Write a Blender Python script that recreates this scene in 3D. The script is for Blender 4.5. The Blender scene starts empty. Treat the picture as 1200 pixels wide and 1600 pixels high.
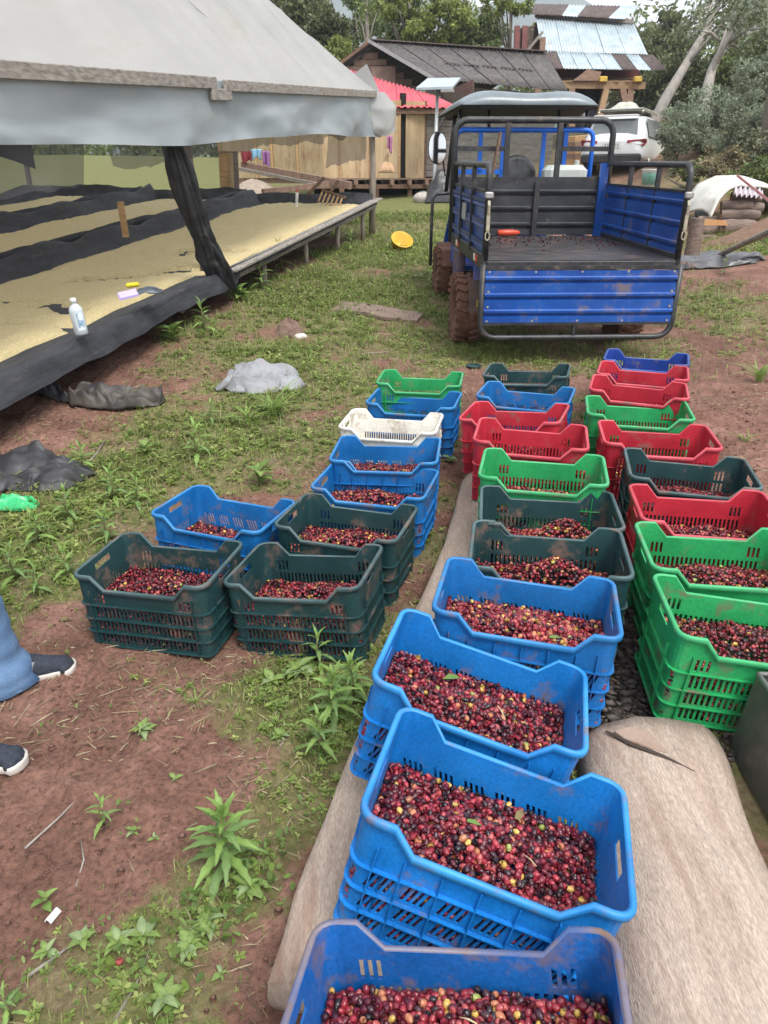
import bpy, math, random
import numpy as np
from mathutils import Vector, Matrix, Euler
R = math.radians
sc = bpy.context.scene
C = sc.collection
# ------------------------------------------------------------------ camera
CF, CT, CH = 1155.0, R(24.17), 1.5716          # focal length (px of a 1600 px high frame), tilt down, eye height
cam = bpy.data.cameras.new('camera'); camo = bpy.data.objects.new('camera', cam); C.objects.link(camo)
cam.sensor_fit = 'VERTICAL'; cam.sensor_height = 24.0; cam.lens = 24.0 * CF / 1600.0
cam.clip_start = 0.05; cam.clip_end = 3000
camo.location = (0, 0, CH); camo.rotation_euler = (math.pi / 2 - CT, 0, 0)
sc.camera = camo
# ------------------------------------------------------------------ sky and sun (bright overcast)
SUN_EL, SUN_AZ = R(58), R(150)                 # azimuth measured from +Y towards +X: behind, to the right
world = bpy.data.worlds.new('World'); sc.world = world; world.use_nodes = True
wn = world.node_tree; wn.nodes.clear()
sky = wn.nodes.new('ShaderNodeTexSky'); sky.sky_type = 'NISHITA'; sky.sun_disc = False
sky.sun_elevation = SUN_EL; sky.sun_rotation = SUN_AZ; sky.air_density = 1.0; sky.dust_density = 4.0; sky.ozone_density = 1.0
hs = wn.nodes.new('ShaderNodeHueSaturation'); hs.inputs['Saturation'].default_value = 0.16; hs.inputs['Value'].default_value = 1.0
cl = wn.nodes.new('ShaderNodeMixRGB'); cl.inputs[0].default_value = 0.55; cl.inputs[2].default_value = (8.8, 9.0, 9.35, 1)   # even cloud deck
bg = wn.nodes.new('ShaderNodeBackground'); bg.inputs['Strength'].default_value = 0.098
wo = wn.nodes.new('ShaderNodeOutputWorld')
wn.links.new(sky.outputs[0], hs.inputs['Color']); wn.links.new(hs.outputs[0], cl.inputs[1])
wn.links.new(cl.outputs[0], bg.inputs[0]); wn.links.new(bg.outputs[0], wo.inputs[0])
sl = bpy.data.lights.new('sun', 'SUN'); sl.energy = 1.5; sl.angle = R(22); sl.color = (1.0, 0.965, 0.91)
so = bpy.data.objects.new('sun', sl); C.objects.link(so)
sd = Vector((math.cos(SUN_EL) * math.sin(SUN_AZ), math.cos(SUN_EL) * math.cos(SUN_AZ), math.sin(SUN_EL)))
so.rotation_euler = (-sd).to_track_quat('-Z', 'Y').to_euler(); so.location = (3, -5, 12)
vs = sc.view_settings; vs.view_transform = 'Standard'; vs.look = 'None'; vs.gamma = 1.0; vs.exposure = 1.2; vs.use_curve_mapping = False
sc.render.engine = 'CYCLES'
sc.cycles.use_denoising = True; sc.cycles.max_bounces = 7; sc.cycles.diffuse_bounces = 4; sc.cycles.glossy_bounces = 3
sc.cycles.transmission_bounces = 6; sc.cycles.transparent_max_bounces = 8; sc.cycles.caustics_reflective = False; sc.cycles.caustics_refractive = False

# ------------------------------------------------------------------ helpers
rng = np.random.default_rng(7); random.seed(7)
def at(u, v, t):
    du = (u - 600) / CF; dv = (v - 800) / CF; c, s = math.cos(CT), math.sin(CT)
    return Vector((du * t, (c - dv * s) * t, CH + (-s - dv * c) * t))
def _h(ix, iy, s):
    n = (ix.astype(np.int64) * 374761393 + iy.astype(np.int64) * 668265263 + s * 1442695041) & 0x7fffffff
    n = ((n ^ (n >> 13)) * 1274126177) & 0x7fffffff
    n = ((n ^ (n >> 16)) * 60493) & 0x7fffffff
    return (n % 100003) / 100003.0
def vnoise(x, y, s=0):
    x = np.asarray(x, float); y = np.asarray(y, float)
    ix = np.floor(x); iy = np.floor(y); fx = x - ix; fy = y - iy
    fx = fx * fx * (3 - 2 * fx); fy = fy * fy * (3 - 2 * fy)
    a = _h(ix, iy, s); b = _h(ix + 1, iy, s); c = _h(ix, iy + 1, s); d = _h(ix + 1, iy + 1, s)
    return (a + (b - a) * fx) * (1 - fy) + (c + (d - c) * fx) * fy
def fbm(x, y, o=4, s=0):
    v = 0; a = .5; n = 0
    for k in range(o):
        v = v + a * vnoise(x * 2 ** k, y * 2 ** k, s + k * 17); n += a; a *= .5
    return v / n
def _h1(ix, iy, s):
    n = (ix * 374761393 + iy * 668265263 + s * 1442695041) & 0x7fffffff
    n = ((n ^ (n >> 13)) * 1274126177) & 0x7fffffff
    n = ((n ^ (n >> 16)) * 60493) & 0x7fffffff
    return (n % 100003) / 100003.0
def fb(x, y, o=4, s=0):   # scalar version of fbm
    v = 0.0; a = .5; n = 0.0; k = 1.0
    for i in range(o):
        X = x * k; Y = y * k; ix = math.floor(X); iy = math.floor(Y); fx = X - ix; fy = Y - iy
        fx = fx * fx * (3 - 2 * fx); fy = fy * fy * (3 - 2 * fy); q = s + i * 17
        p = _h1(ix, iy, q); p += (_h1(ix + 1, iy, q) - p) * fx; r = _h1(ix, iy + 1, q); r += (_h1(ix + 1, iy + 1, q) - r) * fx
        v += a * (p + (r - p) * fy); n += a; a *= .5; k *= 2
    return v / n
def link(o, parent=None):
    C.objects.link(o)
    if parent is not None: o.parent = parent
    return o
def tag(o, label=None, cat=None, group=None, kind=None):
    if label: o['label'] = label
    if cat: o['category'] = cat
    if group: o['group'] = group
    if kind: o['kind'] = kind
    return o
def empty(name, loc=(0, 0, 0), rz=0, label=None, cat=None, group=None):
    o = bpy.data.objects.new(name, None); o.empty_display_size = .1; link(o); o.location = loc; o.rotation_euler = (0, 0, rz)
    return tag(o, label, cat, group)
def mo(name, me, m=None, parent=None):
    o = bpy.data.objects.new(name, me)
    if m is not None and not me.materials: me.materials.append(m)
    elif m is not None and me.materials[0] is not m:
        link(o, parent); o.material_slots[0].link = 'OBJECT'; o.material_slots[0].material = m; return o
    return link(o, parent)
def mesh_np(name, V, F, col=None, smooth=False):
    V = np.ascontiguousarray(V, np.float32); F = np.ascontiguousarray(F, np.int32); me = bpy.data.meshes.new(name)
    n, (m, k) = len(V), F.shape
    me.vertices.add(n); me.vertices.foreach_set('co', V.ravel())
    me.loops.add(m * k); me.loops.foreach_set('vertex_index', F.ravel())
    me.polygons.add(m); me.polygons.foreach_set('loop_start', np.arange(0, m * k, k, dtype=np.int32))
    if smooth: me.polygons.foreach_set('use_smooth', np.ones(m, bool))
    me.update(calc_edges=True)
    if col is not None:
        a = me.color_attributes.new('Col', 'FLOAT_COLOR', 'POINT')
        c = np.ones((n, 4), np.float32); c[:, :3] = col; a.data.foreach_set('color', c.ravel())
    return me
class MB:
    def __init__(s): s.v = []; s.f = []
    def add(s, vs, fs):
        b = len(s.v); s.v += [tuple(p) for p in vs]; s.f += [tuple(b + i for i in f) for f in fs]; return s
    def box(s, c, d, rot=None, taper=1.0, bev=0.0):
        hx, hy, hz = d[0] / 2, d[1] / 2, d[2] / 2
        if bev > 0:
            e = min(bev, hx * .9, hy * .9, hz * .9); P = []; F = []
            ring = [(-hx + e, -hy), (hx - e, -hy), (hx, -hy + e), (hx, hy - e), (hx - e, hy), (-hx + e, hy), (-hx, hy - e), (-hx, -hy + e)]
            def rg(z, q): return [(x * q[0], y * q[1], z) for x, y in ring]
            qi = ((hx - e) / hx, (hy - e) / hy)
            P = rg(-hz, qi) + rg(-hz + e, (1, 1)) + rg(hz - e, (1, 1)) + rg(hz, qi)
            for l in range(3):
                for i in range(8): F.append((l * 8 + i, l * 8 + (i + 1) % 8, l * 8 + 8 + (i + 1) % 8, l * 8 + 8 + i))
            F.append(tuple(range(7, -1, -1))); F.append(tuple(range(24, 32)))
        else:
            P = [(x * (taper if z > 0 else 1), y * (taper if z > 0 else 1), z) for z in (-hz, hz) for x, y in ((-hx, -hy), (hx, -hy), (hx, hy), (-hx, hy))]
            F = [(3, 2, 1, 0), (4, 5, 6, 7), (0, 1, 5, 4), (1, 2, 6, 5), (2, 3, 7, 6), (3, 0, 4, 7)]
        c = Vector(c); m = rot.to_matrix() if isinstance(rot, Euler) else rot
        return s.add([c + (m @ Vector(p) if m is not None else Vector(p)) for p in P], F)
    def bar(s, a, b, w, h, up=(0, 0, 1), bev=0.0):
        a = Vector(a); b = Vector(b); d = b - a; L = d.length
        if L < 1e-6: return s
        y = d / L; up = Vector(up)
        if abs(y.dot(up)) > .98: up = Vector((1, 0, 0))
        x = y.cross(up).normalized(); z = x.cross(y)
        return s.box((a + b) / 2, (w, L, h), Matrix((x, y, z)).transposed(), bev=bev)
    def tube(s, pts, r, n=8, cap=True, flat=1.0):
        pts = [Vector(p) for p in pts]; k = len(pts); rs = r if isinstance(r, (list, tuple)) else [r] * k
        prev = None; V = []; F = []
        for i, p in enumerate(pts):
            d = (pts[min(i + 1, k - 1)] - pts[max(i - 1, 0)]).normalized()
            if prev is None:
                prev = Vector((0, 0, 1)) if abs(d.z) < .9 else Vector((1, 0, 0))
            x = (prev - d * prev.dot(d)).normalized(); y = d.cross(x); prev = x
            for j in range(n):
                a = 2 * math.pi * j / n; V.append(p + (x * math.cos(a) * flat + y * math.sin(a)) * rs[i])
        for i in range(k - 1):
            for j in range(n): F.append((i * n + j, i * n + (j + 1) % n, (i + 1) * n + (j + 1) % n, (i + 1) * n + j))
        if cap: F.append(tuple(range(n - 1, -1, -1))); F.append(tuple((k - 1) * n + j for j in range(n)))
        return s.add(V, F)
    def lathe(s, prof, n=20, c=(0, 0, 0), axis='z', sy=1.0):
        V = []; F = []; k = len(prof); c = Vector(c)
        for r_, z in prof:
            for j in range(n):
                a = 2 * math.pi * j / n; p = (r_ * math.cos(a), r_ * math.sin(a) * sy, z)
                if axis == 'x': p = (p[2], p[0], p[1])
                if axis == 'y': p = (p[0], p[2], p[1])
                V.append(c + Vector(p))
        for i in range(k - 1):
            for j in range(n):
                q = (i * n + j, i * n + (j + 1) % n, (i + 1) * n + (j + 1) % n, (i + 1) * n + j)
                F.append(q if axis != 'y' else q[::-1])
        F.append(tuple(range(n - 1, -1, -1))); F.append(tuple((k - 1) * n + j for j in range(n)))
        return s.add(V, F)
    def prism(s, poly, y0, y1, axis='y'):
        n = len(poly); V = []
        for y in (y0, y1):
            for a, b in poly: V.append((a, y, b) if axis == 'y' else ((y, a, b) if axis == 'x' else (a, b, y)))
        F = [tuple(range(n)), tuple(range(2 * n - 1, n - 1, -1))] + [(i, n + i, n + (i + 1) % n, (i + 1) % n) for i in range(n)]
        return s.add(V, F)
    def grid(s, fn, nu, nv):
        V = [fn(i / nu, j / nv) for i in range(nu + 1) for j in range(nv + 1)]
        F = [(i * (nv + 1) + j, (i + 1) * (nv + 1) + j, (i + 1) * (nv + 1) + j + 1, i * (nv + 1) + j + 1) for i in range(nu) for j in range(nv)]
        return s.add(V, F)
    def mesh(s, name, smooth=False):
        me = bpy.data.meshes.new(name); me.from_pydata([tuple(v) for v in s.v], [], s.f); me.update()
        if smooth: me.polygons.foreach_set('use_smooth', np.ones(len(me.polygons), bool))
        return me
    def build(s, name, m, parent=None, smooth=False, solid=0.0, bevel=0.0, auto=False):
        me = s.mesh(name, smooth); o = mo(name, me, m, parent)
        if solid: q = o.modifiers.new('solid', 'SOLIDIFY'); q.thickness = solid; q.offset = 0
        if bevel: q = o.modifiers.new('bevel', 'BEVEL'); q.width = bevel; q.segments = 2; q.limit_method = 'ANGLE'; q.angle_limit = R(40)
        if auto and smooth:
            try: me.set_sharp_from_angle(angle=R(38))
            except Exception: pass
        return o
def copy_tree(o, parent=None):
    c = o.copy(); link(c, None); c.parent = parent
    for ch in o.children: copy_tree(ch, c)
    return c

# ------------------------------------------------------------------ materials
def mat(name, col, rough=.6, col2=None, scale=6., var=.18, metal=0., bump=0., bscale=60., stretch=(1, 1, 1), dirt=None, dirt_amt=0., dscale=3.,
        attr=False, trans=0., coat=0., spec=.5, fine=0., wave=None, subs=0.):
    m = bpy.data.materials.new(name); m.use_nodes = True; nt = m.node_tree; N = nt.nodes; L = nt.links
    b = N['Principled BSDF']; b.inputs['Roughness'].default_value = rough; b.inputs['Metallic'].default_value = metal
    b.inputs['Specular IOR Level'].default_value = spec; b.inputs['Coat Weight'].default_value = coat; b.inputs['Coat Roughness'].default_value = .2
    tc = N.new('ShaderNodeTexCoord'); oi = N.new('ShaderNodeObjectInfo')
    ad = N.new('ShaderNodeVectorMath'); ad.operation = 'ADD'; sc_ = N.new('ShaderNodeVectorMath'); sc_.operation = 'SCALE'; sc_.inputs['Scale'].default_value = 37.0
    cx = N.new('ShaderNodeCombineXYZ')
    for i in range(3): L.new(oi.outputs['Random'], cx.inputs[i])
    L.new(cx.outputs[0], sc_.inputs[0]); L.new(tc.outputs['Object'], ad.inputs[0]); L.new(sc_.outputs[0], ad.inputs[1])
    mp = N.new('ShaderNodeMapping'); mp.inputs['Scale'].default_value = stretch; L.new(ad.outputs[0], mp.inputs['Vector'])
    def noise(s_, det=5, rg=.6):
        n = N.new('ShaderNodeTexNoise'); n.inputs['Scale'].default_value = s_; n.inputs['Detail'].default_value = det; n.inputs['Roughness'].default_value = rg
        L.new(mp.outputs[0], n.inputs['Vector']); return n.outputs['Fac']
    def ramp(f, a, c):
        r = N.new('ShaderNodeMapRange'); r.inputs[1].default_value = a; r.inputs[2].default_value = c; L.new(f, r.inputs[0]); return r.outputs[0]
    def mix(f, a, c, mode='MIX'):
        x = N.new('ShaderNodeMixRGB'); x.blend_type = mode
        for i, q in ((0, f), (1, a), (2, c)):
            if isinstance(q, (int, float)): x.inputs[i].default_value = q
            elif isinstance(q, tuple): x.inputs[i].default_value = (*q, 1)
            else: L.new(q, x.inputs[i])
        return x.outputs[0]
    if attr:
        at_ = N.new('ShaderNodeAttribute'); at_.attribute_name = 'Col'; cur = at_.outputs['Color']
        if var: cur = mix(ramp(noise(scale), .3, .7), mix(1.0, cur, (1 - var,) * 3, 'MULTIPLY'), mix(1.0, cur, (1 + var,) * 3, 'MULTIPLY'))
    else:
        c2 = col2 if col2 else tuple(min(1, c * (1 + var)) for c in col); c1 = col if col2 else tuple(c * (1 - var) for c in col)
        cur = mix(ramp(noise(scale), .32, .68), c1, c2)
    if fine: cur = mix(ramp(noise(bscale, 3, .7), .35, .65), mix(1.0, cur, (1 - fine,) * 3, 'MULTIPLY'), cur)
    if wave:
        w = N.new('ShaderNodeTexWave'); w.wave_type = 'BANDS'; w.bands_direction = wave[0]; w.inputs['Scale'].default_value = wave[1]; w.inputs['Distortion'].default_value = wave[2]
        w.inputs['Detail'].default_value = 3; w.inputs['Detail Scale'].default_value = 1.5; L.new(mp.outputs[0], w.inputs['Vector'])
        cur = mix(ramp(w.outputs['Fac'], .2, .9), mix(1.0, cur, (1 - wave[3],) * 3, 'MULTIPLY'), cur)
    if dirt:
        cur = mix(ramp(noise(dscale, 6, .7), .62 - dirt_amt * .3, .72 - dirt_amt * .1), cur, dirt)
        n2 = N.new('ShaderNodeMath'); n2.operation = 'MULTIPLY_ADD'; L.new(ramp(noise(dscale, 6, .7), .5, .7), n2.inputs[0]); n2.inputs[1].default_value = .25; n2.inputs[2].default_value = rough; L.new(n2.outputs[0], b.inputs['Roughness'])
    L.new(cur, b.inputs['Base Color'])
    if bump:
        bp = N.new('ShaderNodeBump'); bp.inputs['Strength'].default_value = bump; bp.inputs['Distance'].default_value = .01
        L.new(noise(bscale, 4, .65), bp.inputs['Height']); L.new(bp.outputs[0], b.inputs['Normal'])
    if trans:
        tr = N.new('ShaderNodeBsdfTranslucent'); L.new(cur, tr.inputs['Color']); mx = N.new('ShaderNodeMixShader'); mx.inputs[0].default_value = trans
        L.new(b.outputs[0], mx.inputs[1]); L.new(tr.outputs[0], mx.inputs[2]); L.new(mx.outputs[0], N['Material Output'].inputs[0])
    return m
def S(r, g, b):   # sRGB 0-255 to linear
    return tuple(((c / 255 + .055) / 1.055) ** 2.4 if c > 10 else c / 255 / 12.92 for c in (r, g, b))
K = {}
SOIL = (.165, .082, .058)
K['soil_clod'] = mat('soil_clod', (.15, .075, .052), .95, (.23, .12, .09), 9, bump=.4, bscale=90)
K['stone'] = mat('stone', (.3, .27, .24), .85, (.5, .47, .43), 20, bump=.3)
K['gravel'] = mat('gravel', (.05, .04, .036), .8, (.16, .13, .115), 40, bump=.3)
K['leafgreen'] = mat('leafgreen', None, .55, attr=True, var=.2, scale=3, trans=.38)
K['straw'] = mat('straw', None, .8, attr=True, var=.2, scale=20)
K['wood_grey'] = mat('wood_grey', (.16, .135, .11), .85, (.34, .3, .26), 5, bump=.4, bscale=50, stretch=(1, 8, 8), wave=('Z', 5, 6, .25))
K['wood_greyy'] = mat('wood_greyy', (.15, .13, .11), .85, (.36, .33, .29), 5, bump=.4, bscale=50, stretch=(9, 1, 9))
K['wood_brown'] = mat('wood_brown', (.10, .058, .036), .8, (.22, .13, .085), 5, bump=.3, bscale=40, stretch=(1, 7, 7))
K['wood_new'] = mat('wood_new', (.34, .2, .085), .75, (.5, .33, .17), 4, bump=.2, bscale=40, stretch=(1, 6, 6))
K['plywood'] = mat('plywood', (.36, .26, .14), .7, (.50, .385, .235), 2.2, bump=.15, bscale=30, stretch=(3, 3, .8), dirt=(.22, .13, .07), dirt_amt=.25, dscale=1.5)
K['black_metal'] = mat('black_metal', (.012, .013, .016), .42, (.04, .042, .046), 14, dirt=(.12, .09, .07), dirt_amt=.12, dscale=9)
K['blue_paint'] = mat('blue_paint', (.005, .052, .27), .34, (.010, .095, .40), 3, coat=.2, dirt=(.15, .12, .13), dirt_amt=.22, dscale=6, fine=.15)
K['blue_frame'] = mat('blue_frame', (.01, .13, .60), .4, var=.2, scale=5)
K['mud'] = mat('mud', (.10, .045, .03), .92, (.19, .095, .065), 14, bump=.6, bscale=50)
K['rubber'] = mat('rubber', (.02, .019, .018), .85, var=.3, scale=12, dirt=(.15, .075, .052), dirt_amt=.75, dscale=8, bump=.4)
# ------------------------------------------------------------------ terrain
CR = {  # crates: x, y, yaw deg, base height, colour, pattern, fill, mound height, mound dx, dy
 'L1': (.238, 4.73, -8.8, .095, 'green', 'v', 0.085, 0.06, .0, -.02), 'L2': (.186, 4.375, -13, .06, 'blue', 's', 0.12, 0.07, .08, -.05), 'L3': (.045, 3.955, -11, .045, 'white', 'w', 0.115, 0.07, .04, -.06),
 'L4': (.02, 3.555, -7, .02, 'blue', 's', 0.16, 0.05, .0, -.05), 'L5': (-.036, 3.22, -14.7, -.012, 'blue', 'v', 0.17, 0.07, .0, .0), 'L6': (-.154, 2.865, -17, -.04, 'dark', 'v', 0.16, 0.05, .03, .0),
 'L7': (-.712, 2.99, -19.4, -.058, 'blue', 's', 0.12, 0.07, .05, -.03), 'L8': (-.845, 2.507, -12.8, -.055, 'dark', 'v', 0.16, 0.045, -.02, -.02), 'L9': (-0.272, 2.485, -14.5, -0.075, 'dark', 'v', 0.145, 0.075, .04, -.02),
 'C1': (.946, 4.752, -16, .14, 'dark', 'v', .05, .03, 0, 0), 'C2': (.838, 4.26, -18.9, .125, 'blue', 's', 0.11, 0.06, .0, .0), 'C3': (.725, 3.85, -21, .125, 'red', 'v', 0.08, 0.04, 0, 0),
 'C4': (.712, 3.44, -12.1, .142, 'red', 'v', 0.08, 0.04, 0, 0), 'C5': (.693, 3.02, -11.7, .128, 'green', 'v', 0.13, 0.06, .0, -.03), 'C6': (.646, 2.655, -7.6, .095, 'dark', 'v', 0.12, 0.13, .08, .0),
 'C7': (.570, 2.293, -9.2, .10, 'dark', 'v', 0.14, 0.12, .03, .0), 'C8': (0.416, 1.925, -12.3, 0.122, 'blue', 's', 0.165, 0.05, .0, .0), 'C9': (0.188, 1.565, -14, 0.112, 'blue', 's', .175, .03, .0, .0),
 'C10': (0.172, 1.142, -14, 0.105, 'blue', 's', .165, .035, .0, .0), 'C11': (0.143, 0.665, -10, 0.09, 'blue', 'v', .18, .05, .0, .03),
 'R1': (1.765, 4.96, -20, .18, 'blue', 'v', 0.12, 0.06, -.12, 0), 'R2': (1.616, 4.57, -19.5, .182, 'red', 'v', .05, .02, 0, 0), 'R3': (1.462, 4.19, -18, .178, 'red', 'v', .05, .02, 0, 0),
 'R4': (1.357, 3.835, -12.5, .155, 'green', 'v', 0.08, 0.04, 0, 0), 'R5': (1.331, 3.44, -9.9, .135, 'red', 'v', 0.08, 0.04, 0, 0), 'R6': (1.340, 3.06, -12.1, .108, 'dark', 'v', 0.14, 0.05, .0, .0),
 'R7': (1.259, 2.655, -8.7, .10, 'red', 'v', 0.14, 0.06, .03, .0), 'R8': (1.174, 2.29, -7.7, .097, 'green', 'v', 0.155, 0.06, .02, .0), 'R9': (1.088, 1.915, -6.7, 0.065, 'green', 'v', 0.175, 0.06, .06, .0)}
TILT = {'C8': (-2.5, 2.8), 'C9': (-3, 13.5), 'C10': (-5, 13), 'C11': (-8, -9), 'L9': (-1, -6), 'R9': (0, 5.5), 'C3': (0, -4), 'L8': (.5, -1.5), 'R6': (1, 1.5), 'C1': (0, -3), 'L7': (-1, 1), 'R3': (0, 1.5), 'L4': (1, -1), 'C4': (.5, 1)}
def cmat(k):
    x, y, a, z = CR[k][:4]; p, r = TILT.get(k, (0, 0)); return Matrix.Translation((x, y, z)) @ Matrix.Rotation(R(a), 4, 'Z') @ Matrix.Rotation(R(p), 4, 'X') @ Matrix.Rotation(R(r), 4, 'Y')
ctrl = [(x, y, z) for k, (x, y, a, z, *_) in CR.items() if k[0] in 'LR']
ctrl += [(.55, 2.3, .025), (.25, 1.3, .0), (.15, .7, -.02), (.8, 1.3, .02), (.75, 3.2, .06), (.9, 4.3, .10)]
ctrl += [(-1.5, .3, -.10), (0, .1, -.03), (1.6, .3, .06), (-.8, 1.3, -.08), (-2.2, 1.5, -.12), (-1.2, 2.1, -.085), (.9, 7.2, .13), (2.3, 7.2, .17), (.75, 9.8, .27), (2.3, 9.8, .33),
  (-2.45, 4.67, .04), (-1.75, 7.9, .36), (-.2, 14.6, .64), (-1.1, 10.6, .48), (-5, 4.5, .02), (-6, 9, .35), (-5, 15, .75), (-9, 10, .35), (-10, 4, -.1), (.25, 12.6, .5), (0, 22, 1.2), (1.3, 19.8, 1.15), (-6, 22, 1.2),
  (6.0, 21.7, 1.33), (5.2, 12.6, .78), (4.4, 9.8, .5), (3.5, 7.1, .33), (3, 5, .24), (2.7, 2.5, .13), (7, 17.5, 1.4), (10, 15, 2.0), (11, 22, 3.0), (0, 40, 2.6), (16, 42, 5), (-16, 40, 2.6), (-24, 20, 1.1), (24, 20, 5),
  (-16, -2, -.4), (16, -2, .8), (16, 9, 1.7), (0, -3, -.05), (8, 6, .75)]
_c = np.array(ctrl)
def _tps(r2): return np.where(r2 > 1e-12, r2 * np.log(np.maximum(r2, 1e-12)), 0)
_n = len(_c); _A = np.zeros((_n + 3, _n + 3)); _d2 = ((_c[:, None, :2] - _c[None, :, :2]) ** 2).sum(-1)
_A[:_n, :_n] = _tps(_d2) + np.eye(_n) * .05; _A[:_n, _n] = 1; _A[:_n, _n + 1:] = _c[:, :2]; _A[_n, :_n] = 1; _A[_n + 1:, :_n] = _c[:, :2].T
_w = np.linalg.solve(_A, np.concatenate([_c[:, 2], [0, 0, 0]]))
def terr(x, y):
    x = np.clip(np.asarray(x, float), -24, 24); y = np.clip(np.asarray(y, float), -3, 42); sh = x.shape; x = x.ravel(); y = y.ravel(); out = np.full(len(x), _w[_n])
    out += _w[_n + 1] * x + _w[_n + 2] * y
    for i in range(_n): out += _w[i] * _tps((x - _c[i, 0]) ** 2 + (y - _c[i, 1]) ** 2)
    return out.reshape(sh)
def zg(x, y): return float(terr(np.array([x]), np.array([y]))[0])
def gp(u, v):
    t = 1.0; d = at(u, v, 1.0) - Vector((0, 0, CH)); o = Vector((0, 0, CH))
    for _ in range(60):
        p = o + d * t; e = p.z - zg(p.x, p.y); t += e / max(.05, -d.z) * .8
        t = min(max(t, .3), 60)
        if abs(e) < .001: break
    return o + d * t
# vegetation density: base noise plus patches (image region -> ground point, radius, amount)
PATCH = []
for u, v, r, a in [(60, 760, .9, .32), (140, 860, .55, .34), (200, 720, .5, .2), (20, 880, .5, .3), (330, 700, .5, .2), (430, 640, .5, .45), (500, 560, .7, .35), (560, 470, 1.2, .55), (480, 430, 1.3, .4), (600, 400, 1.5, .35),
    (420, 470, .7, .6), (650, 440, 1.0, .35), (640, 340, 2.5, .5), (1150, 560, .9, .3), (1090, 480, .6, .2), (1160, 470, 1.0, .25), (250, 1090, .22, .4), (430, 1090, .2, .4), (530, 1050, .22, .65), (500, 1130, .2, .5), (290, 1450, .28, .45),
    (400, 1390, .16, .5), (470, 1240, .12, .3), (60, 1540, .22, .35), (250, 1530, .22, .35), (390, 740, .4, .35), (690, 700, .12, .5), (450, 700, .35, .3), (1100, 330, 2.0, .4), (1180, 400, 1.2, .3), (700, 545, .7, .35), (850, 548, .9, .2),
    (100, 690, .5, -.35), (180, 600, .9, -.12), (60, 640, .9, -.3), (260, 640, .8, .2), (330, 540, .8, .25), (420, 560, .7, .15), (300, 560, .6, .1), (220, 1200, .3, -.5), (80, 1330, .45, -.7), (420, 1480, .22, -.7), (330, 1000, .35, -.15), (60, 1130, .4, -.45), (470, 660, .25, -.15), (500, 720, .3, -.3),
    (640, 520, .5, -.2), (700, 480, .5, -.25), (600, 345, .8, -.6), (1080, 440, .9, -.2), (1120, 600, .7, -.25), (960, 1090, .3, -.9), (340, 620, .3, -.1), (1130, 690, .6, -.4), (740, 590, .5, -.2)]:
    p = gp(u, v); PATCH.append((p.x, p.y, r, a))
def veg(x, y):
    d = .345 + (fbm(x * 1.1, y * 1.1, 3, 5) - .5) * 1.1 + (fbm(x * 4.5, y * 4.5, 3, 9) - .5) * .9
    for px_, py_, r, a in PATCH: d = d + a * np.exp(-((x - px_) ** 2 + (y - py_) ** 2) / (r * r))
    d = d - .9 * (1 / (1 + np.exp(-((-2.75 + .227 * (y - 4.67)) - x) * 4))) * (y > 3.2) * (y < 15)    # bare earth below the drying beds
    d = np.where(y > 14, np.maximum(d, .55 + (fbm(x * .5, y * .5, 3, 3) - .5) * .8), d)
    d = np.where((y > 12.5) & (x < -2.5), np.maximum(d, .75), d)
    d = np.where((y > 16) & (x < 4), 1.0, d)
    return np.clip(d, 0, 1)
def warp(n, lo, hi, near, cen):   # grid lines: fine near cen, widening outwards
    t = np.linspace(-1, 1, n); f = np.sign(t) * (np.abs(t) * near + np.abs(t) ** 5 * 1.0)
    f = np.where(t < 0, cen - np.abs(f) / (1 + near) * (cen - lo), cen + f / (1 + near) * (hi - cen)); return f
gx = np.concatenate([-np.geomspace(3.2, 160, 40)[::-1], np.linspace(-3.1, 3.1, 330), np.geomspace(3.2, 160, 40)])
gy = np.concatenate([-np.geomspace(.5, 60, 14)[::-1], np.linspace(-.4, 5.6, 330), np.geomspace(5.63, 400, 170)])
GX, GY = np.meshgrid(gx, gy)
VG = veg(GX, GY)
near = np.clip(1.4 - np.hypot(GX, GY - 2) / 9, 0, 1)
GZ = terr(GX, GY) + near * ((fbm(GX * 3, GY * 3, 3, 31) - .5) * .05 + (fbm(GX * 14, GY * 14, 3, 41) - .5) * .026 * (1.2 - VG) + np.maximum(0, fbm(GX * 34, GY * 34, 2, 51) - .55) * .07 * (1 - VG))
far = np.clip((GY - 6) / 10, 0, 1); GZ += far * (fbm(GX * .6, GY * .6, 3, 71) - .5) * .18
ny, nx = GX.shape; idx = np.arange(nx * ny).reshape(ny, nx)
GFc = np.stack([idx[:-1, :-1], idx[:-1, 1:], idx[1:, 1:], idx[1:, :-1]], -1).reshape(-1, 4)
me = mesh_np('ground', np.stack([GX, GY, GZ], -1).reshape(-1, 3), GFc, np.stack([VG, VG, VG], -1).reshape(-1, 3), True)
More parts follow.
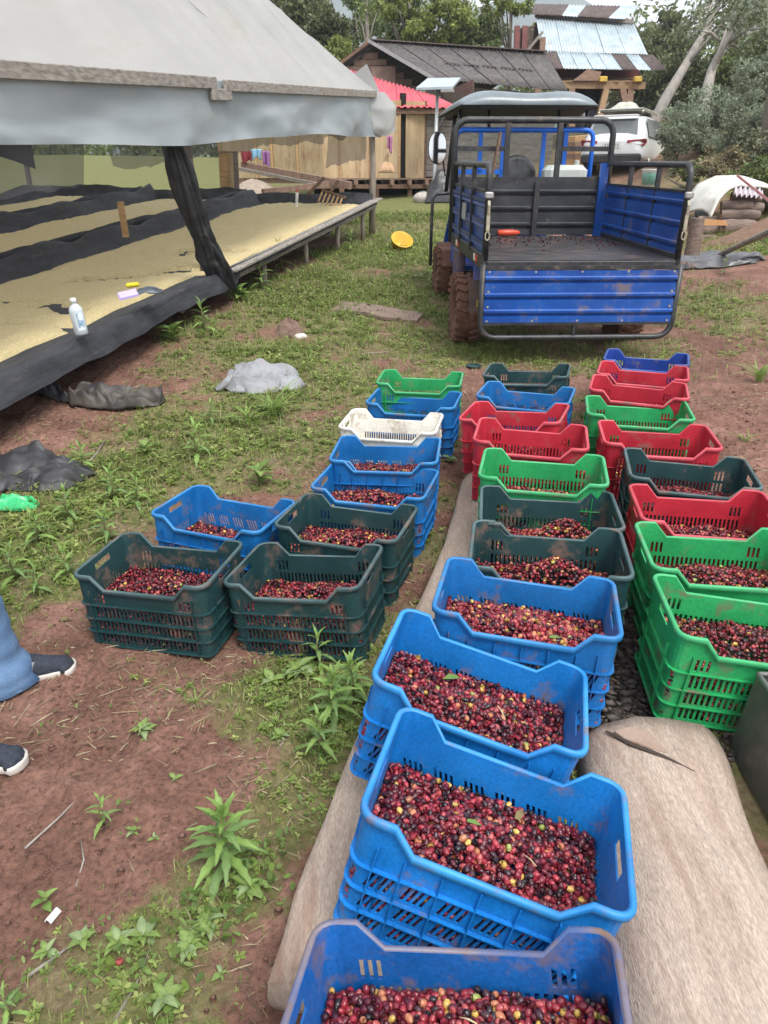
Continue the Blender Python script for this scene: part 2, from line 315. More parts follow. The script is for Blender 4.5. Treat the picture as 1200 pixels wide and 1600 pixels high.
def ground_mat():
    m = bpy.data.materials.new('red_earth'); m.use_nodes = True; nt = m.node_tree; N = nt.nodes; L = nt.links; b = N['Principled BSDF']; b.inputs['Roughness'].default_value = .93; b.inputs['Specular IOR Level'].default_value = .25
    tc = N.new('ShaderNodeTexCoord')
    def noise(s, d=6, r=.65):
        n = N.new('ShaderNodeTexNoise'); n.inputs['Scale'].default_value = s; n.inputs['Detail'].default_value = d; n.inputs['Roughness'].default_value = r; L.new(tc.outputs['Object'], n.inputs['Vector']); return n.outputs['Fac']
    def rp(f, stops):
        r = N.new('ShaderNodeValToRGB'); e = r.color_ramp.elements
        while len(e) < len(stops): e.new(.5)
        for k, (p, c) in enumerate(stops): e[k].position = p; e[k].color = (*c, 1)
        L.new(f, r.inputs[0]); return r.outputs[0]
    def mx(f, a, c, mode='MIX'):
        x = N.new('ShaderNodeMixRGB'); x.blend_type = mode
        for i, q in ((0, f), (1, a), (2, c)):
            if isinstance(q, float): x.inputs[i].default_value = q
            else: L.new(q, x.inputs[i])
        return x.outputs[0]
    soil = rp(noise(3.2, 8, .72), [(.3, (.112, .056, .041)), (.5, (.195, .103, .077)), (.7, (.305, .175, .138))])
    fine = rp(noise(55, 5, .75), [(.32, (.45, .43, .41)), (.5, (1, 1, 1)), (.7, (1.4, 1.36, 1.32))])
    soil = mx(1.0, soil, fine, 'MULTIPLY')
    litter = rp(noise(38, 6, .8), [(.42, (.14, .115, .06)), (.55, (.23, .19, .10)), (.68, (.38, .32, .19))])
    green = rp(noise(24, 5, .7), [(.35, (.075, .09, .028)), (.55, (.145, .17, .05)), (.7, (.26, .255, .10))])
    a = N.new('ShaderNodeAttribute'); a.attribute_name = 'Col'
    cover = mx(rp(noise(7), [(.42, (0, 0, 0)), (.6, (1, 1, 1))]), litter, green); cover = mx(rp(a.outputs['Fac'], [(.9, (0, 0, 0)), (1.0, (1, 1, 1))]), cover, green)
    mm = N.new('ShaderNodeMath'); mm.operation = 'MULTIPLY_ADD'; L.new(noise(17, 7, .78), mm.inputs[0]); mm.inputs[1].default_value = .9; sp = N.new('ShaderNodeMath'); sp.operation = 'SUBTRACT'; L.new(a.outputs['Fac'], sp.inputs[0]); sp.inputs[1].default_value = .45; L.new(sp.outputs[0], mm.inputs[2])
    L.new(mx(rp(mm.outputs[0], [(.44, (0, 0, 0)), (.60, (.85, .85, .85))]), soil, cover), b.inputs['Base Color'])
    bp = N.new('ShaderNodeBump'); bp.inputs['Strength'].default_value = .8; bp.inputs['Distance'].default_value = .014; L.new(noise(70, 6, .75), bp.inputs['Height']); L.new(bp.outputs[0], b.inputs['Normal'])
    return m
ground = tag(mo('ground', me, ground_mat()), kind='structure')
# nearby points must not fall inside crates / logs
def inside_crate(x, y, pad=.0):
    r = np.zeros(np.shape(x), bool)
    for k, (cx_, cy_, a, *_) in CR.items():
        c, s = math.cos(R(a)), math.sin(R(a)); dx = x - cx_; dy = y - cy_
        r |= (np.abs(dx * c + dy * s) < .235 + pad) & (np.abs(-dx * s + dy * c) < .155 + pad)
    return r
def gnear(x, y):   # ground surface including the relief
    n_ = np.clip(1.4 - np.hypot(x, y - 2) / 9, 0, 1); V_ = veg(x, y)
    z = terr(x, y) + n_ * ((fbm(x * 3, y * 3, 3, 31) - .5) * .05 + (fbm(x * 14, y * 14, 3, 41) - .5) * .026 * (1.2 - V_) + np.maximum(0, fbm(x * 34, y * 34, 2, 51) - .55) * .07 * (1 - V_))
    return z + np.clip((y - 6) / 10, 0, 1) * (fbm(x * .6, y * .6, 3, 71) - .5) * .18
import bisect
_gxl, _gyl = gx.tolist(), gy.tolist()
def gz1(x, y):   # height of the built ground sheet
    i = min(max(bisect.bisect_right(_gxl, x) - 1, 0), nx - 2); j = min(max(bisect.bisect_right(_gyl, y) - 1, 0), ny - 2)
    fx = (x - _gxl[i]) / (_gxl[i + 1] - _gxl[i]); fy = (y - _gyl[j]) / (_gyl[j + 1] - _gyl[j])
    return float((GZ[j, i] * (1 - fx) + GZ[j, i + 1] * fx) * (1 - fy) + (GZ[j + 1, i] * (1 - fx) + GZ[j + 1, i + 1] * fx) * fy)

# ------------------------------------------------------------------ logs under the crates
def log_mesh(name, axis, hw, hup, hdown, seed, n=22, m=34, cutdir=.0, lump=.012):
    axis = [Vector(p) for p in axis]; V = []; F = []
    P = []
    for i in range(m + 1):
        f = i / m * (len(axis) - 1); k = min(int(f), len(axis) - 2); P.append(axis[k].lerp(axis[k + 1], f - k))
    for i in range(m + 1):
        d = (P[min(i + 1, m)] - P[max(i - 1, 0)]).normalized(); x = Vector((d.y, -d.x, 0)).normalized()
        e = min(i, m - i) / 2.0; sh = .93 + .07 * min(1, e)
        for j in range(n):
            a = 2 * math.pi * j / n; ca, sa = math.cos(a), math.sin(a)
            ca = math.copysign(abs(ca) ** .75, ca); sa = math.copysign(abs(sa) ** .5, sa)
            nz = (fb(i * .22 + seed, j * .9, 3, seed) - .5) * lump * 2
            hwv = hw(i / m) if callable(hw) else hw
            q = P[i] + x * ca * hwv * sh * (1 + nz * 3) + Vector((0, 0, sa * (hup if sa > 0 else hdown) * sh + nz))
            if i in (0, m): q += d * ((-1 if i == 0 else 1) * (.02 * (1 - abs(ca)) + cutdir * ca * hwv))
            V.append(q)
    for i in range(m):
        for j in range(n): F.append((i * n + j, i * n + (j + 1) % n, (i + 1) * n + (j + 1) % n, (i + 1) * n + j))
    F.append(tuple(range(n - 1, -1, -1))); F.append(tuple(m * n + j for j in range(n)))
    b = MB(); b.add(V, F); return b
def wood_log_mat():
    m = mat('weathered_log', (.46, .345, .27), .82, (.62, .505, .42), 1.6, bump=.55, bscale=55, stretch=(6, 1.0, 6), dirt=(.27, .17, .125), dirt_amt=.3, dscale=1.1, fine=.42, wave=('X', 1.1, 20, .10))
    nt = m.node_tree; N = nt.nodes; L = nt.links; b = N['Principled BSDF']     # thin cracks running along the grain
    w = N.new('ShaderNodeTexVoronoi'); w.feature = 'DISTANCE_TO_EDGE'; w.inputs['Scale'].default_value = 9
    mp = N.new('ShaderNodeMapping'); mp.inputs['Scale'].default_value = (1.5, .16, 1.5); mp.inputs['Rotation'].default_value = (0, 0, R(-12)); tc = N.new('ShaderNodeTexCoord')
    nz = N.new('ShaderNodeTexNoise'); nz.inputs['Scale'].default_value = 6; mixv = N.new('ShaderNodeMixRGB'); mixv.inputs[0].default_value = .06
    L.new(tc.outputs['Object'], nz.inputs['Vector']); L.new(tc.outputs['Object'], mixv.inputs[1]); L.new(nz.outputs['Color'], mixv.inputs[2]); L.new(mixv.outputs[0], mp.inputs['Vector']); L.new(mp.outputs[0], w.inputs['Vector'])
    r = N.new('ShaderNodeMapRange'); r.inputs[1].default_value = 0; r.inputs[2].default_value = .022; L.new(w.outputs['Distance'], r.inputs[0])
    old = b.inputs['Base Color'].links[0].from_socket; x = N.new('ShaderNodeMixRGB'); x.blend_type = 'MULTIPLY'; x.inputs[0].default_value = .25
    cr = N.new('ShaderNodeValToRGB'); cr.color_ramp.elements[0].color = (.38, .34, .3, 1); L.new(r.outputs[0], cr.inputs[0]); L.new(old, x.inputs[1]); L.new(cr.outputs[0], x.inputs[2]); L.new(x.outputs[0], b.inputs['Base Color'])
    return m
K['log'] = wood_log_mat()
la = log_mesh('log', [(-.035, .98, .0), (.22, 1.9, .03), (.50, 2.9, .06), (.66, 3.75, .065)], lambda f: .245 - .03 * abs(f - .4), .082, .12, 3, cutdir=-.12)
tag(la.build('flat_log', K['log'], None, True), 'long pale weathered log lying under the middle row of crates', 'log')
lb = empty('short_log', (.7, 1.0, .0), 0, 'pale weathered log with cracked rounded end beside the nearest blue crates', 'log')
b_ = log_mesh('log_body', [(-.20, -.95, .0), (-.09, -.35, .02), (.0, .18, .02), (.075, .70, .03)], lambda f: .185 + .02 * f, .125, .13, 8, lump=.016, cutdir=.08)
b_.build('log_body', K['log'], lb, True)
cr_ = MB(); pts = [(-.07, .66, .145), (-.02, .60, .152), (.02, .575, .152), (.06, .55, .15), (.12, .50, .148)]
K['dark_wood'] = mat('dark_wood', (.05, .035, .028), .9, var=.3)
cr_.tube(pts, [.004, .007, .008, .006, .002], 6, flat=.5).build('crack', K['dark_wood'], lb)
ch = MB(); ch.prism([(-.05, .655), (.0, .675), (.05, .655), (.075, .565), (.04, .58), (.01, .60), (-.03, .625)], .138, .152, 'z'); ch.build('split_chip', mat('split_wood', (.27, .18, .13), .8, (.36, .27, .22), 9, bump=.5, bscale=40), lb, bevel=.004)
# ------------------------------------------------------------------ harvest crates
CA, CB, CRD, CHT, CLOW = .26, .18, .034, .31, .256
def crate_path():
    """columns round the crate: (side, local s, point on the top outline, outward normal)"""
    return None
def crate_style(style):
    groups = []           # slot intervals along a long side, relative to its centre
    if style == 's':
        for g in range(6):
            c0 = -.19 + g * .076
            groups += [(c0 - .022 + k * .0135, c0 - .022 + k * .0135 + .0072) for k in range(4)]
    else:
        p = .0165 if style == 'v' else .0135
        n = int(.40 / p); groups = [(-(n - 1) * p / 2 + k * p - (.0045 if style == 'v' else .0042), -(n - 1) * p / 2 + k * p + (.0045 if style == 'v' else .0042)) for k in range(n)]
    sg = [(-.10 + k * .0165, -.10 + k * .0165 + .0085) for k in range(13)]
    zl = [0, .018, .060, .074, .118, .132, .180, .194, .236, .250, .259, .286, CHT]
    cols = []             # (side, s, kind) ; kind: hole-start markers by interval list
    def top(side, s):
        if side in (1, 3): return CHT
        q = abs(s); 
        if q > .188: return CHT
        if q < .142: return CLOW
        return CLOW + (CHT - CLOW) * (q - .142) / .046
    L1, L2 = CA - CRD, CB - CRD
    sides = []
    for side in range(4):
        half = L1 if side in (0, 2) else L2
        br = [-half, half]
        ints = groups if side in (0, 2) else sg
        for a, b in ints: br += [a, b]
        if side in (0, 2): br += [-.188, -.142, .142, .188]
        else: br += [-.052, .052]
        br = sorted(set(round(x, 5) for x in br)); keep = [br[0]]
        for x in br[1:]:
            if x - keep[-1] > .0012 or x in [round(q, 5) for ab in ints for q in ab]: keep.append(x)
        sides.append((keep, ints))
    for side in range(4):
        keep, ints = sides[side]
        for x in keep: cols.append((side, x, None))
        for k in range(1, 4): cols.append((side, None, k / 4 * math.pi / 2))
    def pt(c, off, sh=0.0):
        side, s, a = c
        if a is None:
            if side == 0: p, n = (s + sh, -CB), (0, -1)
            elif side == 1: p, n = (CA, s), (1, 0)
            elif side == 2: p, n = (-s - sh, CB), (0, 1)
            else: p, n = (-CA, -s), (-1, 0)
        else:
            base = (-math.pi / 2, 0, math.pi / 2, math.pi)[side]; cx, cy = ((L1, -L2), (L1, L2), (-L1, L2), (-L1, -L2))[side]
            n = (math.cos(base + a), math.sin(base + a)); p = (cx + n[0] * CRD, cy + n[1] * CRD)
        return (p[0] + n[0] * off, p[1] + n[1] * off)
    def ctop(c): return CHT if c[1] is None else top(c[0], c[1])
    def slotedge(c):
        if c[1] is None or c[0] in (1, 3): return False
        return any(abs(c[1] - q) < 1e-4 for ab in groups for q in ab)
    NC, NZ = len(cols), len(zl); taper = lambda z: -(CHT - z) / CHT * .011
    V = []; vid = {}
    def vert(i, j, lay):
        i %= NC; key = (i, j, lay)
        if key not in vid:
            c = cols[i]; z = min(zl[j], ctop(c))
            sh = 0.0
            if style == 's' and slotedge(c) and 1 <= j <= 6: sh = -.008 if j % 2 else .008
            x, y = pt(c, taper(z) - (.0042 if lay else 0), sh)
            vid[key] = len(V); V.append((x, y, z))
        return vid[key]
    def solid(i, j):
        i %= NC; a, b = cols[i], cols[(i + 1) % NC]
        za = min(zl[j + 1], ctop(a)) - min(zl[j], ctop(a)); zb = min(zl[j + 1], ctop(b)) - min(zl[j], ctop(b))
        if za < 1e-5 and zb < 1e-5: return False
        if a[1] is None or b[1] is None or a[0] != b[0]: return True
        mid = (a[1] + b[1]) / 2; ints = groups if a[0] in (0, 2) else sg
        hit = any(p < mid < q for p, q in ints)
        if j in (1, 3, 5) and hit and not (style == 's' and j == 5 and False): return False
        if j == 7 and hit and style == 'v' and a[0] in (0, 2) and abs(mid) > .40 / 2 - .052: return False
        if j == 10 and a[0] in (1, 3) and abs(mid) < .052: return False
        return True
    F = []
    for i in range(NC):
        for j in range(NZ - 1):
            if not solid(i, j): continue
            o = [vert(i, j, 0), vert(i + 1, j, 0), vert(i + 1, j + 1, 0), vert(i, j + 1, 0)]; n = [vert(i, j, 1), vert(i + 1, j, 1), vert(i + 1, j + 1, 1), vert(i, j + 1, 1)]
            F.append(tuple(o)); F.append(tuple(n[::-1]))
            for (di, dj, e) in ((0, -1, (0, 1)), (1, 0, (1, 2)), (0, 1, (2, 3)), (-1, 0, (3, 0))):
                jj = j + dj
                if jj < 0 or jj >= NZ - 1 or not solid(i + di, jj): F.append((o[e[1]], o[e[0]], n[e[0]], n[e[1]]))
    Fq = []
    for f in F:
        g = []
        for q in f:
            if not g or V[q] != V[g[-1]]: g.append(q)
        if len(g) > 1 and V[g[0]] == V[g[-1]]: g.pop()
        if len(g) >= 3: Fq.append(tuple(g))
    wall = MB(); wall.add(V, Fq); wme = wall.mesh('crate_wall')
    rim = MB(); prof = [(-.0035, .0), (.001, .0035), (.0075, .003), (.010, -.001), (.0098, -.013), (.0075, -.014), (.0065, -.004), (-.003, -.003)]
    rc = [c for c in cols if c[1] is None or not slotedge(c)]; RV = []; m = len(prof)
    for c in rc:
        z = ctop(c)
        for off, dz in prof: x, y = pt(c, taper(z) + off); RV.append((x, y, z + dz))
    RF = [(i * m + j, ((i + 1) % len(rc)) * m + j, ((i + 1) % len(rc)) * m + (j + 1) % m, i * m + (j + 1) % m) for i in range(len(rc)) for j in range(m)]
    rim.add(RV, RF); rme = rim.mesh('crate_rim', True)
    ribs = []
    for z in (.006, .067, .125, .187):
        rb = MB(); RV = []; pr = [(.0, -.0018), (.009, -.0014), (.009, .0014), (.0, .0018)]
        for c in rc:
            for off, dz in pr: x, y = pt(c, taper(z) + off); RV.append((x, y, z + dz))
        rb.add(RV, [(i * 4 + j, ((i + 1) % len(rc)) * 4 + j, ((i + 1) % len(rc)) * 4 + (j + 1) % 4, i * 4 + (j + 1) % 4) for i in range(len(rc)) for j in range(4)])
        ribs.append(rb.mesh('crate_rib'))
    ups = []
    for side in (0, 2):
        for s in ([-.21, -.152, -.076, 0, .076, .152, .21] if style == 's' else [-.207, .207]): ups.append((side, s))
    for side in (1, 3):
        for s in (-.108, .108): ups.append((side, s))
    ume = []
    for side, s in ups:
        u = MB(); c = (side, s, None); zt = .236 if abs(s) < .2 else .245; Q = []
        for z in (.004, zt):
            for off, sh in ((-.001, -.0016), (.009, -.0013), (.009, .0013), (-.001, .0016)):
                x, y = pt((side, s + (sh if side in (1, 3) else 0), None), taper(z) + off, sh if side in (0, 2) else 0); Q.append((x, y, z))
        u.add(Q, [(0, 1, 5, 4), (1, 2, 6, 5), (2, 3, 7, 6), (3, 0, 4, 7), (4, 5, 6, 7)]); ume.append(u.mesh('crate_upright_rib'))
    fl = MB(); fl.box((0, 0, .006), (2 * (CA - .015), 2 * (CB - .015), .006)); fme = fl.mesh('crate_floor')
    return wme, rme, ribs, ume, fme
STY = {s: crate_style(s) for s in 'vsw'}
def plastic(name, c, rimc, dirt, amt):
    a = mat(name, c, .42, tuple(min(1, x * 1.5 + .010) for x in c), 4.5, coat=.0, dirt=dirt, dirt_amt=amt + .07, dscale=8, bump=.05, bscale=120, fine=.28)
    b = mat(name + '_rim', tuple(min(1, x * .8 + y * .2) for x, y in zip(c, rimc)), .5, rimc, 5, dirt=dirt, dirt_amt=amt + .15, dscale=9, fine=.1)  # paler rim tint: sky catching the edge painted in, besides wear and soil
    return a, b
DIRT = (.17, .11, .085)
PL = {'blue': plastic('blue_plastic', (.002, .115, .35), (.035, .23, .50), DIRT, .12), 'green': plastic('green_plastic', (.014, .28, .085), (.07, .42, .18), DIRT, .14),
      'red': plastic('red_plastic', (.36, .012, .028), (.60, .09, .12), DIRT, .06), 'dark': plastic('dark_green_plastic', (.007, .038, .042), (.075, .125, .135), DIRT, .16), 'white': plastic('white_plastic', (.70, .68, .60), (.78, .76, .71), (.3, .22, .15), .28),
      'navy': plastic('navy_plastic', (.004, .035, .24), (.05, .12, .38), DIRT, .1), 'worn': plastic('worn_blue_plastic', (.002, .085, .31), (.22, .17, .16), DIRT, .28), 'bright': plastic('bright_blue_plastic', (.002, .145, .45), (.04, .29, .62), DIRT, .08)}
CLAB = {'L1': 'bright green crate at the far end of the left row', 'L2': 'blue crate in the left row between the green and the white crate', 'L3': 'white crate, the only one of its colour', 'L4': 'blue crate directly in front of the white crate',
 'L5': 'blue crate full of cherries, third behind the front dark green crate of the left row', 'L6': 'dark green crate in the left row, beside the detached blue crate', 'L7': 'blue crate set apart on the weeds, leftmost of the blue ones',
 'L8': 'dark green crate at the far left, nearest to the jeans leg', 'L9': 'dark green crate with muddy slotted front, nearest of the left row', 'C1': 'empty-looking dark green crate farthest back in the middle row', 'C2': 'blue crate second from the far end of the middle row',
 'C3': 'red crate turned askew in the middle row behind another red one', 'C4': 'red crate directly behind the bright green one of the middle row', 'C5': 'bright green crate in the middle row between red and dark green', 'C6': 'dark green crate right in front of the middle row green crate',
 'C7': 'dark green crate with a tall mound of cherries, in front of its twin', 'C8': 'blue crate with red and yellow cherries, first blue before the dark green ones', 'C9': 'blue crate tilted askew, brim-full, third from the camera', 'C10': 'bright blue crate full of dark cherries, second from the camera',
 'C11': 'blue crate with brown soil-stained rim, nearest the camera', 'R1': 'deep blue crate at the far end of the right row by the tailgate', 'R2': 'red crate right in front of the deep blue one in the right row', 'R3': 'red crate just behind the far green crate of the right row',
 'R4': 'bright green crate in the right row between red crates', 'R5': 'red crate just behind the dark green one of the right row', 'R6': 'dark green crate in the right row between two red ones', 'R7': 'red crate nearest the camera in the right row, in front of dark green', 'R8': 'bright green crate second nearest in the right row', 'R9': 'bright green crate nearest the camera in the right row, beside the log'}
ccol = {'R1': 'navy', 'C11': 'worn', 'C10': 'bright', 'C9': 'bright'}
for k, (x, y, a, z, colr, sty, *_f) in CR.items():
    e = empty('harvest_crate', (x, y, z), 0, CLAB[k] + ' of coffee crates' if len(CLAB[k].split()) < 4 else CLAB[k], 'crate', 'plastic crates of coffee cherries')
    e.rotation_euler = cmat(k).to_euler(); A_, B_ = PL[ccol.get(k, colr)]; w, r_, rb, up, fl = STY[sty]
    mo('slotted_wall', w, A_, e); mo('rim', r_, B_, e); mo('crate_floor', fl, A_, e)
    for q in rb: mo('rib', q, A_, e)
    for q in up: mo('upright_rib', q, A_, e)
# ------------------------------------------------------------------ coffee cherries
def ell(nu, nv):
    V = [(0, 0, 1.0)]; F = []
    for i in range(1, nv):
        p = math.pi * i / nv
        for j in range(nu): q = 2 * math.pi * (j + .5 * (i % 2)) / nu; V.append((math.sin(p) * math.cos(q), math.sin(p) * math.sin(q), math.cos(p)))
    V.append((0, 0, -1.0)); n = len(V)
    for j in range(nu): F.append((0, 1 + j, 1 + (j + 1) % nu)); F.append((n - 1, n - 1 - nu + (j + 1) % nu, n - 1 - nu + j))
    for i in range(nv - 2):
        for j in range(nu):
            a, b = 1 + i * nu + j, 1 + i * nu + (j + 1) % nu; F.append((a, b, b + nu)); F.append((a, b + nu, a + nu))
    return np.array(V), np.array(F)
PALC = np.array([(.27, .024, .036), (.17, .016, .028), (.09, .013, .022), (.042, .012, .019), (.020, .012, .016), (.37, .07, .07), (.42, .16, .08), (.52, .33, .08), (.26, .29, .07)])
PALP = {'mixed': [.21, .22, .18, .12, .06, .11, .055, .035, .010], 'dark': [.18, .24, .22, .17, .08, .06, .028, .018, .004], 'bright': [.23, .2, .13, .09, .05, .15, .085, .055, .01]}
K['cherry'] = mat('cherry_skin', None, .36, attr=True, var=.25, scale=160, coat=.1, spec=.5)
allV, allF, allC, base, single = [], [], [], 0, []
def inst(V, F, pos, rot, scl, colr, tipdark):
    """pos n,3  rot n,3,3  scl n,3 -> joined arrays"""
    n = len(pos); P = np.einsum('nij,nvj->nvi', rot, V[None] * scl[:, None, :]) + pos[:, None, :]
    f = (F[None] + (np.arange(n) * len(V))[:, None, None]).reshape(-1, 3)
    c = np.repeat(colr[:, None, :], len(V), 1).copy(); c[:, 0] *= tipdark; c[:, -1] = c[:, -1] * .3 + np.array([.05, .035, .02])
    return P.reshape(-1, 3), f, c.reshape(-1, 3)
def rots(n, flat=True):
    q = rng.normal(size=(n, 4)); q /= np.linalg.norm(q, axis=1, keepdims=True); w, x, y, z = q.T
    return np.stack([np.stack([1 - 2 * (y * y + z * z), 2 * (x * y - z * w), 2 * (x * z + y * w)], -1), np.stack([2 * (x * y + z * w), 1 - 2 * (x * x + z * z), 2 * (y * z - x * w)], -1), np.stack([2 * (x * z - y * w), 2 * (y * z + x * w), 1 - 2 * (x * x + y * y)], -1)], -2)
cs_, sn_ = math.cos(CT), math.sin(CT)
cand = []
for k, (cx, cy, a, z0, colr, sty, fill, mh, mdx, mdy) in CR.items():
    c, s = math.cos(R(a)), math.sin(R(a)); dist = math.hypot(cx, cy); near_ = dist < 2.1
    Vn, Fn = ell(10, 6) if near_ else (ell(7, 4) if dist < 3.3 else ell(6, 3))
    hx, hy = .232, .152
    pal = 'dark' if k in ('C9', 'C10', 'L8', 'R9') else ('bright' if k in ('C6', 'C7', 'C5', 'C8') else 'mixed')
    p = .0139; pts = []
    for lay in range(2 if near_ else 1):
        xs = np.arange(-hx, hx, p); ys = np.arange(-hy, hy, p * .87)
        gx_, gy_ = np.meshgrid(xs, ys); gx_ = gx_ + (np.arange(len(ys)) % 2)[:, None] * p / 2
        gx_ = gx_.ravel() + rng.normal(0, .0028, gx_.size) + lay * .006; gy_ = gy_.ravel() + rng.normal(0, .0028, gy_.size) + lay * .004
        zz = fill + mh * np.exp(-(((gx_ - mdx) / .13) ** 2 + ((gy_ - mdy) / .10) ** 2)) + (fbm(gx_ * 14 + cx * 9, gy_ * 14, 2, 3) - .5) * .022 + rng.normal(0, .0028, gx_.size) - lay * .010
        pts.append(np.stack([gx_, gy_, zz], -1))
    pts = np.concatenate(pts)
    lim = 0.011 * (CHT - pts[:, 2]) / CHT + .0125
    ok = (np.abs(pts[:, 0]) < CA - lim) & (np.abs(pts[:, 1]) < CB - lim); pts = pts[ok]
    # cherries pressed against the slotted walls
    wz = np.arange(.012, fill + mh * .2, .0135); rim_pts = []
    for zq in wz:
        inx = CA - 0.011 * (CHT - zq) / CHT - .0125; iny = CB - 0.011 * (CHT - zq) / CHT - .0125
        if dist < 3.6:
            xs = np.arange(-inx, inx, .0150); ys = np.arange(-iny, iny, .0150)
            rim_pts += [(x_, -iny, zq) for x_ in xs] + [(sg_ * inx, y_, zq) for y_ in ys for sg_ in ((-1, 1) if k in ('L9', 'L6', 'L5', 'C8', 'C9', 'C10', 'R9', 'R8') else (-1,))]
    if rim_pts: pts = np.concatenate([pts, np.array(rim_pts) + rng.normal(0, .0016, (len(rim_pts), 3))])
    n = len(pts); CM = np.array(cmat(k)); W = pts @ CM[:3, :3].T + CM[:3, 3]
    rot = rots(n); scl = np.stack([np.full(n, .0067), np.full(n, .0070), np.full(n, .0085)], -1) * rng.uniform(.82, 1.18, (n, 1))
    ci = rng.choice(9, n, p=PALP[pal]); col = PALC[ci] * rng.uniform(.75, 1.3, (n, 1))
    use = np.ones(n, bool)
    if k in ('C11', 'C10'):
        d = W - np.array([0, 0, CH]); zc = d[:, 1] * cs_ - d[:, 2] * sn_; vv = 800 + CF * (-d[:, 1] * sn_ - d[:, 2] * cs_) / zc; uu = 600 + CF * d[:, 0] / zc
        top_ = pts[:, 2] > fill - .006 + mh * np.exp(-(((pts[:, 0] - mdx) / .13) ** 2 + ((pts[:, 1] - mdy) / .10) ** 2)) - .002
        q = np.where(top_ & (vv < 1590) & (uu > 480))[0]; q = q[np.argsort(zc[q])]
        for t in q[:300]: cand.append((zc[t], k, t, W[t], rot[t], scl[t], ci[t], len(single)))
        single.append((k, use))
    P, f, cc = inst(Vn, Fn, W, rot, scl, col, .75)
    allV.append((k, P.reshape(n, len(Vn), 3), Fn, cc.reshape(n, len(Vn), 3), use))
cand.sort(key=lambda q: q[0]); cand = cand[:300]
for q in cand: dict(single)[q[1]][q[2]] = False
VV, FF, CC = [], [], []; base = 0
for k, P, Fn, cc, use in allV:
    P = P[use]; cc = cc[use]; n, m = P.shape[:2]
    VV.append(P.reshape(-1, 3)); CC.append(cc.reshape(-1, 3)); FF.append((Fn[None] + (np.arange(n) * m)[:, None, None]).reshape(-1, 3) + base); base += n * m
tag(mo('coffee_cherries', mesh_np('coffee_cherries', np.concatenate(VV), np.concatenate(FF), np.concatenate(CC), True), K['cherry']), 'red, purple and yellow coffee cherries heaped in the crates', 'cherries', kind='stuff')
Vn, Fn = ell(12, 8); chm = []
for i in range(9):
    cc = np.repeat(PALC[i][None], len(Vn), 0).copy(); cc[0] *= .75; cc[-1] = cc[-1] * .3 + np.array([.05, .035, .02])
    m_ = mesh_np('coffee_cherry', Vn, Fn, cc, True); m_.materials.append(K['cherry']); chm.append(m_)
cname = ['red', 'deep red', 'dark maroon', 'purplish black', 'black', 'light red', 'orange red', 'yellow', 'green']
for zc, k, t, w, r_, s_, ci_, _ in cand:
    o = bpy.data.objects.new('coffee_cherry', chm[ci_]); link(o)
    o.matrix_world = Matrix.Translation(Vector(w)) @ Matrix(r_.tolist()).to_4x4() @ Matrix.Diagonal((*s_, 1))
    cr = 'nearest blue crate with the soiled rim' if k == 'C11' else 'second nearest bright blue crate'
    tag(o, cname[ci_] + ' coffee cherry in the ' + cr, 'coffee cherry', cname[ci_] + ' cherries in the ' + cr)
# fill below the visible cherries, so that no gap shows the floor
for k, (cx, cy, a, z0, colr, sty, fill, mh, mdx, mdy) in CR.items():
    pass

# bits of leaf and stem among the cherries
_lf = MB(); _lf.add([(0, -.006, 0), (.02, -.009, .004), (.042, 0, .0), (.02, .009, .004), (0, .006, 0)], [(0, 1, 2, 3, 4)]); _lfm = _lf.mesh('leaf_bit')
_lm = [mat('leaf_bit_green', (.12, .2, .04), .5), mat('leaf_bit_brown', (.16, .12, .05), .7), mat('leaf_bit_straw', (.42, .34, .2), .7)]
for i, (k, lx_, ly_, mi, sc2, lab) in enumerate([('C10', -.05, .02, 0, .8, 'small green leaf scrap on the cherries of the second nearest crate'), ('C10', .06, .10, 1, 1.0, 'dry brown leaf scrap near the back of the second nearest crate'), ('C10', .11, -.02, 2, .9, 'pale straw bit on the cherries of the second nearest crate'), ('C9', -.06, .12, 0, 1.3, 'curled green leaf scrap at the back of the third crate from the camera'), ('C9', .06, .03, 2, 1.2, 'pale stem lying on cherries of the third crate from the camera'), ('C8', .08, -.05, 0, .9, 'green leaf scrap on the red and yellow cherries'), ('C7', .02, -.03, 0, .8, 'green leaf scrap on the tall mound of cherries'), ('C11', .03, .06, 2, .8, 'pale straw bit on the cherries of the nearest crate')]):
    f_ = CR[k][6] + CR[k][7] * math.exp(-(((lx_ - CR[k][8]) / .13) ** 2 + ((ly_ - CR[k][9]) / .10) ** 2)); o = mo('leaf_scrap', _lfm, None); _lfm.materials.append(_lm[0]) if not _lfm.materials else None
    o.material_slots[0].link = 'OBJECT'; o.material_slots[0].material = _lm[mi]; o.matrix_world = cmat(k) @ Matrix.Translation((lx_, ly_, f_ + .013)) @ Matrix.Rotation(i * 1.3, 4, 'Z') @ Matrix.Diagonal((sc2, sc2 * (.25 if mi == 2 else 1), sc2, 1)); tag(o, lab, 'leaf scrap', 'leaf scraps on the cherries')
